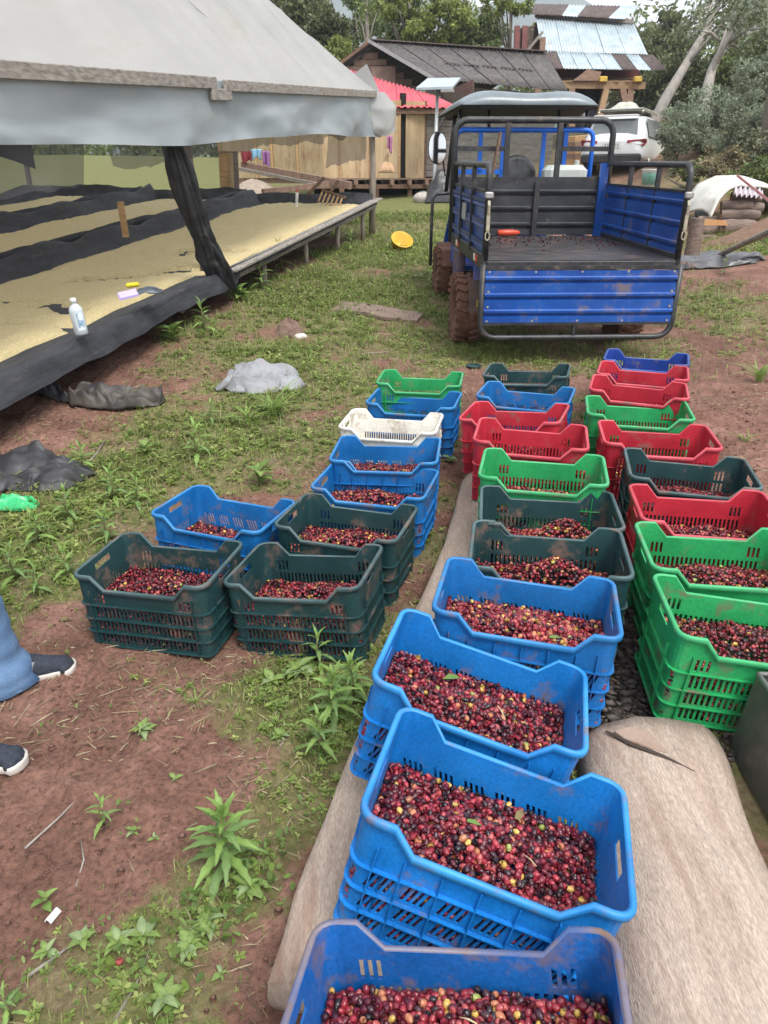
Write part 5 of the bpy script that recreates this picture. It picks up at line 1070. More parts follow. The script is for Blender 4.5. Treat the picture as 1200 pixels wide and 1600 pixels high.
# planks stacked under the shed
for i in range(7): b = MB(); b.bar(at(888, 272 - i * 9, 23.5), at(930, 268 - i * 9, 24.5), .5, .16); tag(b.build('stacked_plank', K['deck' if i % 2 else 'wood_new']), ['lowest', 'second', 'third', 'middle', 'fifth', 'sixth', 'top'][i] + ' plank of the timber stack seen through the truck cab', 'plank', 'timber stacked under the shed')
# --- white suv
CARO = at(948, 300, 21.5); CARO.z = zg(CARO.x, CARO.y) - .02
CV = empty('white_suv', CARO, R(-30), 'white suv with roof rack parked behind the truck, rear towards camera', 'car')
K['white_paint'] = mat('white_car_paint', (.62, .64, .66), .3, (.70, .72, .73), 2, coat=.5); K['car_glass'] = mat('car_glass', (.10, .115, .12), .08, (.16, .18, .18), 2, spec=.9); K['black_trim'] = mat('black_trim', (.02, .02, .022), .55)
ST = [(-.05, .55, .80, .98, .80, .72), (.02, .38, .84, 1.05, .89, .70), (.25, .34, 1.02, 1.55, .92, .66), (.55, .33, 1.05, 1.64, .925, .66), (1.6, .32, 1.05, 1.68, .925, .67), (2.5, .32, 1.04, 1.60, .925, .65), (3.1, .32, 1.02, 1.15, .92, .70), (3.5, .32, .98, 1.03, .91, .80), (4.2, .34, .88, .92, .86, .75), (4.45, .45, .72, .74, .72, .6)]
V = []; F = []
for (y, zb_, zbelt, zr, wb, wr) in ST:
    r_ = [(-wb * .92, zb_), (-wb, zb_ + .14), (-wb, (zb_ + zbelt) / 2), (-wb * .985, zbelt), (-(wb * .3 + wr * .7), zbelt + (zr - zbelt) * .62), (-wr, zr - .05), (-wr * .8, zr)]
    r_ = r_ + [(-x, z) for x, z in r_[::-1]]; V += [(x, y, z) for x, z in r_]
n = 14
for i in range(len(ST) - 1):
    for j in range(n): F.append((i * n + (j + 1) % n, i * n + j, (i + 1) * n + j, (i + 1) * n + (j + 1) % n))
F.append(tuple(range(n))); F.append(tuple((len(ST) - 1) * n + j for j in range(n - 1, -1, -1)))
b = MB(); b.add(V, F); o = b.build('body', K['white_paint'], CV, True, auto=True); q = o.modifiers.new('sub', 'SUBSURF'); q.levels = q.render_levels = 1
b = MB(); b.add([(-.66, .065, 1.10), (.66, .065, 1.10), (.60, .20, 1.52), (-.60, .20, 1.52)], [(0, 1, 2, 3)]); b.build('rear_window', K['car_glass'], CV, solid=.03)
b = MB(); b.box((0, .16, 1.60), (1.2, .32, .03), bev=.01); b.build('spoiler', K['white_paint'], CV)
for sx in (-1, 1):
    for (y0, y1, t0, t1) in ((.45, 1.35, .62, 1.35), (1.42, 2.2, 1.42, 2.2), (2.26, 3.05, 2.26, 2.62)):
        b = MB(); b.add([(sx * .918, y0, 1.07), (sx * .918, y1, 1.06), (sx * .75, t1, 1.52), (sx * .75, t0, 1.53)], [(0, 1, 2, 3)]); b.build('side_window', K['car_glass'], CV, solid=.02)
    b = MB(); b.add([(sx * .92, .16, .99), (sx * .90, .0, 1.0), (sx * .42, -.035, .97), (sx * .42, -.035, .90), (sx * .88, .0, .84), (sx * .92, .16, .90)], [(0, 1, 2, 3, 4, 5)]); b.build('tail_light', K.setdefault('tail_red', mat('tail_red', (.30, .01, .015), .2, coat=.5)), CV, solid=.03)
    b = MB(); b.box((sx * 1.02, 2.75, 1.12), (.2, .12, .15), bev=.03); b.build('side_mirror', K['black_trim'], CV)
    b = MB(); b.tube([(sx * .62, .5, 1.70), (sx * .62, .6, 1.75), (sx * .62, 2.3, 1.75), (sx * .62, 2.4, 1.70)], .025, 8); b.build('roof_rail', K['zinc'], CV, True)
    b = MB(); b.box((sx * .7, -.06, .56), (.16, .03, .06)); b.build('rear_reflector', K['tail_red'], CV)
    for y in (.85, 3.55):
        b = MB(); b.lathe([(.05, -.1), (.22, -.11), (.34, -.1), (.355, -.05), (.355, .05), (.34, .1), (.22, .11), (.05, .1)], 24, (sx * .80, y, .355), 'x'); w_ = b.build('tyre', K['black_trim'], CV, True)
        b = MB(); b.lathe([(.03, -.02), (.21, -.015), (.22, 0), (.21, .015), (.03, .02)], 20, (sx * .915, y, .355), 'x'); b.build('wheel_disc', K['zinc'], w_, True)
for yy in (.8, 1.2, 1.7, 2.1): b = MB(); b.box((0, yy, 1.77), (1.3, .06, .03)); b.build('rack_bar', K['zinc'], CV)
b = MB(); b.box((0, 1.4, 1.80), (1.25, 1.7, .02)); b.build('rack_tray', mat('rack_tray', (.5, .51, .5), .5), CV)
b = MB(); b.box((0, -.02, .50), (1.7, .16, .26), bev=.05); b.build('bumper', K['black_trim'], CV)
b = MB(); b.box((0, -.055, .86), (.50, .012, .16)); pl = b.build('number_plate', mat('number_plate', (.62, .63, .60), .5, var=.08), CV)
b = MB()
for k in range(6): b.box((-.17 + k * .068, -.064, .855), (.035, .004, .07))
o = b.build('plate_characters', mat('plate_grey', (.25, .26, .27), .6), pl); o['kind'] = 'stuff'
b = MB(); b.grid(lambda u, v: (-.5 + u * .8, 1.0 + v * .9, 1.82 + .16 * max(0, 1 - (2 * u - 1) ** 4) * max(0, 1 - (2 * v - 1) ** 4) * (.6 + fb(u * 6, v * 6, 3, 3))), 18, 14); o = tag(b.build('roof_bundle', mat('canvas', (.36, .37, .30), .9, (.46, .46, .40), 6), None, True), 'grey canvas bundle tied on the roof of the white suv', 'bundle'); o.matrix_world = Matrix.Translation(CARO) @ Matrix.Rotation(R(-30), 4, 'Z')
# ------------------------------------------------------------------ wood pile, tarps and things lying on the ground
K['bark'] = mat('firewood_bark', (.11, .075, .058), .9, (.24, .18, .15), 7, bump=.6, bscale=30, stretch=(1, 5, 5)); K['cut'] = mat('cut_wood', (.42, .24, .12), .8, (.52, .36, .22), 8)
def wlog(u, v, t, ln, r_, ang, label, m='bark', tz=0):
    p = at(u, v, t); e = empty('firewood_log', p, R(ang), label, 'log', 'firewood stacked by the white sheet'); b = MB()
    b.tube([(-ln / 2, 0, 0), (-ln / 4, 0, .006), (0, .008, 0), (ln / 4, -.004, .004), (ln / 2, 0, 0)], [r_ * .97, r_ * 1.03, r_, r_ * 1.02, r_ * .95], 12); b.build('log_body', K[m], e, True, auto=True)
    for sx in (-1, 1): b = MB(); b.lathe([(r_ * .86, 0), (r_ * .8, .004), (0, .005)], 12, (sx * (ln / 2 + .001), 0, 0), 'x'); o = b.build('cut_end', K['cut'], e)
    return e
for a in [(1152, 358, 11.6, .48, .14, -12, 'thick dark log in the middle of the firewood stack'), (1156, 337, 11.7, .58, .085, -8, 'thinner log lying across the thick one in the stack'), (1150, 322, 11.8, .46, .08, -10, 'log second from the top of the firewood stack'),
          (1166, 309, 11.9, .46, .09, -8, 'topmost dark log under the corrugated sheet'), (1110, 345, 11.9, .38, .07, -5, 'short log at the upper left of the firewood stack'), (1108, 363, 11.8, .36, .10, -6, 'short thick log at the lower left of the firewood stack'),
          (1120, 376, 11.5, .62, .08, -10, 'long log at the bottom of the firewood stack'), (1150, 381, 11.3, .5, .07, -14, 'bottom log at the right of the firewood stack'), (1176, 325, 11.8, .3, .08, -5, 'small log at the right of the stack, by the sheet')]: wlog(*a)
b = MB(); b.prism([(-.2, 0), (.2, 0), (.16, .07), (-.18, .09)], -.05, .05); o = tag(b.build('split_log', mat('orange_split', (.48, .22, .08), .8, (.56, .32, .16), 6)), 'freshly split orange piece of firewood in the stack', 'log'); o.location = at(1115, 352, 11.5); o.rotation_euler = (0, 0, R(-10))
b = MB(); p = gp(1083, 386); b.tube([p + Vector((0, 0, -.1)), p + Vector((0, 0, .36))], [.10, .09], 14); tag(b.build('wood_stump', K['bark'], None, True, auto=True), 'upright stump of wood between the truck and the firewood', 'stump')
# white plastic arch over the stack
b = MB(); pa = [at(1110, 340, 11.6), at(1120, 318, 11.6), at(1136, 298, 11.7), at(1156, 285, 11.8), at(1180, 286, 11.9), at(1210, 296, 12.0), at(1250, 320, 12.1), at(1262, 350, 12.1)]
def arch(u, v):
    k = u * (len(pa) - 1); i = min(int(k), len(pa) - 2); p = pa[i].lerp(pa[i + 1], k - i); return p + Vector((.03 * math.sin(v * 8 + u * 5), v * 1.3, .05 * math.sin(v * 5 + u * 9) + .03 * (fb(u * 9, v * 5, 3, 3) - .5) + .05 * math.sin(v * math.pi)))
b.grid(arch, 44, 16); tag(b.build('white_sheet', mat('white_tarp', (.56, .55, .50), .55, (.68, .67, .62), 3, trans=.1, dirt=(.4, .36, .3), dirt_amt=.2), None, True, solid=.03), 'white plastic sheet arched over the firewood stack', 'sheet')
e0 = empty('corrugated_sheet', at(1170, 300, 11.9), 0, 'wavy pale corrugated sheet lying on top of the firewood', 'sheet'); corr_sheets(at(1148, 292, 11.75), at(1192, 296, 11.75), at(1146, 305, 11.6), at(1192, 308, 11.6), 1, e0, [mat('pale_tin', (.5, .44, .48), .5)], 'tin_sheet', 6, .03, inv=Matrix.Translation(-Vector(e0.location)))
b = MB(); b.bar(at(1152, 274, 11.4), at(1204, 316, 11.3), .10, .03); tag(b.build('red_edge_strip', mat('faded_red', (.24, .07, .085), .7, (.38, .2, .2), 12)), 'faded red strip lying across the white sheet', 'strip')
e0 = empty('tin_offcut', at(1098, 338, 12.3), 0, 'grey corrugated tin offcut leaning left of the firewood', 'sheet'); corr_sheets(at(1086, 326, 12.6), at(1112, 328, 12.6), at(1083, 348, 12.2), at(1108, 352, 12.2), 1, e0, [K['tin_zinc']], 'tin_sheet', 5, .02, inv=Matrix.Translation(-Vector(e0.location)))
e0 = empty('tin_offcut', at(1192, 358, 11.2), 0, 'bluish corrugated tin offcut right of the firewood', 'sheet'); corr_sheets(at(1180, 349, 11.4), at(1225, 345, 11.4), at(1178, 366, 11.1), at(1225, 366, 11.1), 1, e0, [K['tin_zinc']], 'tin_sheet', 7, .02, inv=Matrix.Translation(-Vector(e0.location)))
p0, p1 = at(1108, 398, 10.9), at(1235, 368, 10.9); b = MB(); b.bar(p0 + Vector((0, 0, .03)), p1 + Vector((0, 0, .28)), .42, .05, up=(0, -.3, 1), bev=.01); tag(b.build('wide_board', K['wood_brown']), 'wide brown slab board lying before the firewood', 'board')
b = MB(); b.tube([gp(1124, 404) + Vector((0, 0, .05)), gp(1205, 392) + Vector((0, 0, .22))], .035, 8); tag(b.build('pale_pole', K['wood_greyy'], None, True), 'pale peeled pole lying in front of the firewood', 'pole')
def crumple(name, label, cat, c, rx, ry, h, m, seed, rot=0, nu=50, nf=7):
    rr = random.Random(seed); cr, srr = math.cos(rot), math.sin(rot); b = MB(); rid = []
    for k in range(nf): a = rr.uniform(0, math.pi); fr = .62 * 1.36 ** k; rid.append((math.cos(a) * fr, math.sin(a) * fr, rr.random(), .46 / (1 + .5 * k)))
    def f(u, v):
        x0, y0 = 2 * u - 1, 2 * v - 1; w1, w2 = fb(x0 * 1.3 + 5, y0 * 1.3 + 5, 3, seed) - .5, fb(x0 * 1.3 + 9, y0 * 1.3 + 2, 3, seed + 3) - .5
        lx, ly = rx * (x0 * (1 - .22 * y0 * y0) + w1 * .6), ry * (y0 * (1 - .3 * x0 * x0) + w2 * .7); z = 0
        for ca, sa, ph, am in rid:
            q = ca * x0 + sa * y0 + ph + .35 * w1; q -= math.floor(q); z += am * (abs(q - .5) * 2) ** 1.0
        z = max(0, z - .5) * 1.5; ed = min(1, (1 - max(abs(x0), abs(y0))) * 6); x, y = c.x + lx * cr - ly * srr, c.y + lx * srr + ly * cr
        return (x, y, gz1(x, y) + .012 + h * (.12 * ed + .85 * z * (.12 + .88 * ed * (.45 + .55 * fb(x0 * .9 + 3, y0 * .9 + 8, 2, seed + 9) * 1.6))))
    b.grid(f, nu * 2, nu); return tag(b.build(name, m, None, True, solid=.003, auto=True), label, cat)
crumple('dark_tarp', 'dark grey plastic tarp spread on the grass right of the truck', 'tarp', gp(1102, 412), .62, .45, .10, mat('grey_black_tarp', (.045, .046, .052), .35, (.13, .13, .14), 3, dirt=(.2, .13, .1), dirt_amt=.2, dscale=2), 3, R(-20))
crumple('grey_sack', 'crumpled grey woven sack with pink patch on the grass', 'sack', gp(410, 602), .34, .24, .12, mat('grey_sack', (.19, .195, .21), .75, (.29, .30, .32), 5, dirt=(.36, .15, .16), dirt_amt=.2, dscale=3, bump=.3, bscale=120), 6, R(20))
crumple('dark_cloth', 'crumpled brown and black cloth below the bed edge', 'cloth', gp(182, 632), .34, .17, .13, mat('brown_black_cloth', (.022, .022, .026), .6, (.11, .095, .075), 4), 12, R(-6))
crumple('black_cloth', 'crumpled black plastic cloth at the left edge of the picture', 'cloth', gp(30, 748), .42, .25, .10, mat('black_cloth', (.018, .018, .021), .55, (.055, .055, .06), 4), 21, R(8))
crumple('grey_rag', 'thin grey rag trailing down under the bed near the left edge', 'rag', gp(75, 618), .26, .06, .12, mat('grey_rag', (.05, .052, .058), .8, (.12, .12, .13), 9), 31, R(-35))
crumple('green_plastic_bag', 'bright green plastic scrap beside the black cloth', 'plastic bag', gp(22, 795), .13, .07, .06, mat('green_bag', (.02, .42, .14), .35, (.06, .5, .2), 6), 41, 0, 24)
crumple('white_sheet_scrap', 'white plastic scrap on the bank right of the bucket', 'plastic scrap', gp(1058, 290), .40, .35, .16, mat('white_scrap', (.55, .58, .58), .5, (.68, .70, .70), 6), 51, 0, 24)
# flat weathered board on the grass
p = gp(592, 490); b = MB(); b.grid(lambda u, v: (p.x + (u - .5) * .92 + .10 * (v - .5), p.y + (v - .5) * .42 - (u - .5) * .16 + .05 * math.sin(u * 7), gz1(p.x + (u - .5) * .92, p.y + (v - .5) * .4) + .022 + .01 * math.sin(u * 5)), 16, 6); tag(b.build('flat_board', mat('old_board', (.15, .105, .085), .85, (.27, .19, .16), 3, stretch=(1, 4, 1), dirt=(.10, .12, .05), dirt_amt=.2), None, solid=.03), 'flat brown weathered board lying in the grass', 'board')
heap('root_clump', 'dry root clump with soil standing in the grass', 'root clump', gp(452, 524), .15, .13, .17, mat('root_clump', (.11, .065, .048), .95, (.22, .15, .12), 18, bump=.9, bscale=60), 14, 22, .9)
def stone(u, v, r_, label, m='stone', seed=1):
    p = gp(u, v); V, F = ell(12, 8); V = V * np.array([1, .8, .6]) * r_; V = V * (1 + .25 * (fbm(V[:, 0] / r_ * 1.5 + seed + 5, V[:, 1] / r_ * 1.5 + V[:, 2] / r_ + 5, 3, seed) - .5))[:, None]
    o = mo('stone', mesh_np('stone', V, F, None, True), K[m]); o.location = (p.x, p.y, gz1(p.x, p.y) + r_ * .25); return tag(o, label, 'stone')
K['white_stone'] = mat('white_stone', (.60, .57, .52), .8, var=.12)
stone(470, 530, .06, 'whitish round stone beside the root clump', 'white_stone', 3); stone(62, 765, .04, 'small pale stone near the black cloth', 'white_stone', 5); stone(790, 372 + 60, .05, 'x', 'stone', 4)
bpy.data.objects.remove(bpy.data.objects['stone.002'])
stone(662, 313, .28, 'flat pinkish rock at the foot of the solar lamp', 'stone', 8)
# yellow basket
p = gp(626, 394); t = empty('yellow_basket', p + Vector((0, 0, .13)), 0, 'yellow plastic basket tipped on its side in the grass', 'basket'); t.rotation_euler = (R(38), R(10), R(10)); t.scale = (.82, .82, .82)
K['yellow_plastic'] = mat('yellow_plastic', (.60, .36, .03), .5, (.68, .45, .06), 6)
b = MB(); b.lathe([(.12, -.11), (.15, -.10), (.20, .09), (.215, .10), (.215, .112), (.195, .11), (.145, -.085), (.0, -.09)], 28); b.f = b.f[:-2]; b.build('basket_bowl', K['yellow_plastic'], t, True)
for k in range(16): a = 2 * math.pi * k / 16; b = MB(); b.bar((.152 * math.cos(a), .152 * math.sin(a), -.10), (.207 * math.cos(a), .207 * math.sin(a), .09), .012, .012, up=(0, 0, 1)); b.build('basket_rib', K['yellow_plastic'], t)
b = MB(); b.tube([(.212 * math.cos(a), .212 * math.sin(a), .106) for a in np.linspace(0, 2 * math.pi, 33)], .012, 6); b.build('basket_rim', K['yellow_plastic'], t, True)
# bucket on the bank
p = at(1014, 293, 15.5); t = empty('paint_bucket', p, 0, 'white and green bucket on the bank behind the truck side', 'bucket'); b = MB(); b.lathe([(.0, 0), (.15, .0), (.18, .33), (.19, .34), (.185, .35), (.17, .34)], 22); b.build('bucket_body', mat('bucket_white', (.55, .6, .58), .45, var=.1), t, True); b = MB(); b.lathe([(.157, .06), (.1775, .27), (.178, .275), (.156, .055)], 22); b.build('bucket_label', mat('bucket_green', (.10, .32, .22), .5, (.3, .45, .5), 5), t, True)
p = gp(512, 372); b = MB(); b.lathe([(.0, -.16), (.1, -.15), (.115, -.1), (.115, .1), (.09, .14), (.03, .17), (.03, .2)], 16, p + Vector((-.05, .25, .16)), 'y'); tag(b.build('blue_drum', mat('blue_jug', (.02, .10, .35), .4), None, True), 'blue plastic drum half hidden under the far bed', 'drum')
b = MB(); q = at(270, 470, 7.2); b.tube([q + Vector((-.28, .1, -.02)), q + Vector((.10, -.04, -.06))], [.05, .052], 12); tag(b.build('log_end', K['post'], None, True, auto=True), 'short pale log sticking out under the bed edge', 'log')
p = gp(740, 575); b = MB(); b.lathe([(.0, 0), (.062, .0), (.066, .006), (.06, .012), (.0, .014)], 20, (p.x, p.y, gz1(p.x, p.y) + .012)); tag(b.build('green_disc', PL['dark'][0], None, True), 'small dark green plastic disc on the soil by the far crates', 'disc')
p = gp(80, 1436); b = MB(); b.grid(lambda u, v: (p.x + (u - .5) * .014 + v * .012, p.y + (v - .5) * .034, gz1(p.x, p.y) + .012 + .008 * math.sin(u * 4)), 4, 5); tag(b.build('white_scrap', mat('white_paper', (.72, .75, .76), .6), None, solid=.002), 'tiny white scrap on the bare soil at lower left', 'scrap')
p = gp(654, 436); b = MB(); b.grid(lambda u, v: (p.x + (u - .5) * .12, p.y + (v - .5) * .10, gz1(p.x, p.y) + .03 + .012 * math.sin(u * 4 + v * 3)), 4, 5); tag(b.build('white_scrap', bpy.data.materials['white_paper'], None, solid=.002), 'white paper scrap in the grass left of the rear wheel', 'scrap')
o = mo('fallen_cherry', chm[5], K['cherry']); p = gp(189, 1512); o.location = (p.x, p.y, gz1(p.x, p.y) + .012); o.scale = (.0085, .0085, .0092); tag(o, 'single red cherry lying on the soil among weeds', 'coffee cherry')
for (u0, v0, u1, v1, r_, lab) in [(40, 1330, 130, 1245, .006, 'thin dry twig on the bare soil left of the tall herb'), (120, 1390, 128, 1320, .005, 'upright brown twig stub near the white scrap'), (45, 1530, 110, 1485, .008, 'pale dry stick at the lower left corner'), (180, 1600, 235, 1490, .006, 'long thin dry stem near the bottom edge'), (420, 1195, 455, 1140, .008, 'brown stick beside the weeds left of the tilted crate'), (565, 555, 610, 552, .012, 'pale stick lying in the grass behind the green crate'), (460, 560, 482, 545, .016, 'short pale stick beside the grey sack'), (130, 735, 165, 690, .010, 'pale stick beside the black cloth'), (655, 547, 740, 543, .006, 'thin dry twig in front of the rear wheel')]:
    a, c = gp(u0, v0), gp(u1, v1); b = MB(); m_ = a.lerp(c, .5) + Vector((.01, .01, .012)); b.tube([a + Vector((0, 0, .01)), m_, c + Vector((0, 0, .014))], [r_ * .6, r_ * .5, r_ * .3], 6); tag(b.build('dry_twig', K['wood_greyy'], None, True), lab, 'twig', 'dry twigs on the ground')
# debris planks behind the suv
for k in range(7):
    b = MB(); p = at(998 + k * 8, 212 + (k % 3) * 5, 23 + .3 * k); b.bar(p + Vector((-.6, .2, .1 * (k % 2))), p + Vector((.6, -.1 + .1 * k, -.1)), .12, .06); tag(b.build('scrap_timber', K[['wood_grey', 'wood_greyy', 'deck'][k % 3]]), ['first', 'second', 'third', 'fourth', 'fifth', 'sixth', 'seventh'][k] + ' from the left of the scrap timbers beside the white suv', 'timber', 'scrap timbers beside the suv')
# sheet metal hopper at the right edge
t = empty('metal_hopper', (1.28, 1.38, .05), 0, 'dark green sheet metal hopper cut off by the right edge', 'hopper')
K['hopper'] = mat('hopper_metal', (.045, .075, .065), .35, (.15, .125, .11), 3.5, metal=.55, dirt=(.22, .18, .16), dirt_amt=.3, dscale=3)
bo = [(-.275, -.42, .0), (.3, -.42, .0), (.3, .30, .0), (-.275, .30, .0)]; to = [(-.225, -.46, .25), (.36, -.46, .25), (.36, .335, .25), (-.225, .335, .25)]
for i in range(4): b = MB(); j = (i + 1) % 4; b.add([bo[i], bo[j], to[j], to[i]], [(0, 1, 2, 3)]); b.build('hopper_side', K['hopper'], t, solid=.004)
b = MB(); b.add([(x, y, .004) for x, y, z in bo], [(0, 1, 2, 3)]); b.build('hopper_floor', K['hopper'], t, solid=.004)
for i in range(4): j = (i + 1) % 4; b = MB(); b.tube([to[i], to[j]], .008, 8); b.build('rolled_rim', mat('bare_steel', (.35, .33, .32), .4, metal=.7, var=.2) if i == 0 else bpy.data.materials['bare_steel'], t, True)

# ------------------------------------------------------------------ person standing at the left edge (only the feet are in view)
PS = empty('person', (-1.42, 1.98, zg(-1.4, 2.0)), 0, 'person in blue jeans and dark sneakers with pale soles, standing at left edge', 'person'); PZ = PS.location.z; PO = Vector(PS.location)
K['denim'] = mat('denim', (.05, .12, .26), .85, (.15, .25, .40), 5, bump=.4, bscale=160, stretch=(1, 1, .6)); K['skin'] = mat('skin', (.35, .2, .13), .55); K['shirt'] = mat('shirt', (.25, .25, .27), .85); K['hair'] = mat('hair', (.015, .012, .01), .5)
J = {'pelvis': (-.22, 0, .93, .14), 'belly': (-.20, 0, 1.10, .135), 'chest': (-.17, 0, 1.32, .15), 'neck': (-.15, 0, 1.50, .055), 'head0': (-.12, 0, 1.58, .075), 'head1': (-.10, 0, 1.68, .095), 'crown': (-.11, 0, 1.76, .06),
     'hipL': (-.21, .10, .88, .09), 'kneL': (.0, .14, .47, .06), 'ankL': (-.07, .155, .09, .04), 'toeL': (.10, .215, .04, .035), 'hipR': (-.21, -.10, .88, .09), 'kneR': (-.12, -.17, .47, .06), 'ankR': (-.02, -.21, .09, .04), 'toeR': (.14, -.205, .04, .035)}
ED = [('pelvis', 'belly'), ('belly', 'chest'), ('chest', 'neck'), ('neck', 'head0'), ('head0', 'head1'), ('head1', 'crown'), ('pelvis', 'hipL'), ('hipL', 'kneL'), ('kneL', 'ankL'), ('ankL', 'toeL'), ('pelvis', 'hipR'), ('hipR', 'kneR'), ('kneR', 'ankR'), ('ankR', 'toeR')]
for sd_, s in (('L', 1), ('R', -1)):
    J['sh' + sd_] = (-.17, .19 * s, 1.43, .06); J['el' + sd_] = (-.18, .27 * s, 1.16, .045); J['wr' + sd_] = (-.02, .27 * s, .98, .03); J['pa' + sd_] = (.04, .265 * s, .955, .034); ED += [('chest', 'sh' + sd_), ('sh' + sd_, 'el' + sd_), ('el' + sd_, 'wr' + sd_), ('wr' + sd_, 'pa' + sd_)]
    for k in range(4): J['f%d%s' % (k, sd_)] = (.09, (.245 + .016 * k) * s, .94 - .004 * k, .009); J['g%d%s' % (k, sd_)] = (.135 - .006 * abs(k - 1.3), (.245 + .016 * k) * s, .915, .008); ED += [('pa' + sd_, 'f%d%s' % (k, sd_)), ('f%d%s' % (k, sd_), 'g%d%s' % (k, sd_))]
    J['t0' + sd_] = (.05, .23 * s, .955, .010); J['t1' + sd_] = (.085, .215 * s, .945, .009); ED += [('pa' + sd_, 't0' + sd_), ('t0' + sd_, 't1' + sd_)]
kn = list(J); me = bpy.data.meshes.new('body'); me.from_pydata([J[k][:3] for k in kn], [(kn.index(a), kn.index(c)) for a, c in ED], []); bo_ = mo('body', me, K['skin'], PS)
md = bo_.modifiers.new('skin', 'SKIN'); 
for i, k in enumerate(kn): d_ = me.skin_vertices[0].data[i]; d_.radius = (J[k][3],) * 2; d_.use_root = (k == 'pelvis')
bo_.modifiers.new('sub', 'SUBSURF').render_levels = 1
def loft(rings, n=28):
    b = MB(); V = []
    for (c, rx, ry, sd) in rings:
        for j in range(n):
            a = 2 * math.pi * j / n; w = 1 + .13 * (fb(math.cos(a) * 2 + 5, c[2] * 14 + math.sin(a) * 2, 3, sd) - .5) * 2; V.append((c[0] + rx * math.cos(a) * w, c[1] + ry * math.sin(a) * w, c[2]))
    b.add(V, [(i * n + j, i * n + (j + 1) % n, (i + 1) * n + (j + 1) % n, (i + 1) * n + j) for i in range(len(rings) - 1) for j in range(n)]); return b
def leg(anx, any_, knx, kny, hx, hy, sd):
    R_ = []
    for i in range(40):
        z = .035 + i * .0225
        if z < .47: q = (z - .06) / .41; cx, cy = anx + (knx - anx) * q, any_ + (kny - any_) * q
        else: q = (z - .47) / .45; cx, cy = knx + (hx - knx) * q, kny + (hy - kny) * q
        rx = .098 + .024 * math.exp(-((z - .05) / .06) ** 2) + .045 * max(0, (z - .45) / .45); bun = .018 * math.sin(z * 75) * math.exp(-z / .14)
        R_.append(((cx + .012 * math.exp(-((z - .05) / .07) ** 2), cy, z), rx + bun, rx * .92 + bun * .6, sd))
    return loft(R_)
leg(.040, .178, .015, .155, -.20, .085, 3).build('jeans_leg', K['denim'], PS, True, solid=.004); leg(-.03, -.21, -.15, -.17, -.22, -.085, 5).build('jeans_leg', K['denim'], PS, True, solid=.004)
loft([((-.22, 0, .80 + i * .03), .15 + .01 * math.sin(i), .19 - .004 * i, 7) for i in range(8)]).build('jeans_waist', K['denim'], PS, True, solid=.004)
loft([((-.20 + .006 * i, 0, .94 + i * .045), .145 + .012 * math.sin(i * .4), .18 + .02 * math.sin(i * .35), 9) for i in range(12)] + [((-.14, 0, 1.48), .09, .12, 9), ((-.14, 0, 1.52), .07, .075, 9)]).build('shirt', K['shirt'], PS, True, solid=.004)
for s in (1, -1): b = MB(); b.tube([(-.17, .15 * s, 1.45), (-.175, .21 * s, 1.38), (-.18, .26 * s, 1.2)], [.085, .08, .07], 14, False); b.build('sleeve', K['shirt'], PS, True, solid=.004)
b = MB(); b.lathe([(.0, .105), (.055, .095), (.092, .055), (.104, .0), (.10, -.045), (.085, -.07)], 22, (-.125, 0, 1.70)); b.build('hair', K['hair'], PS, True)
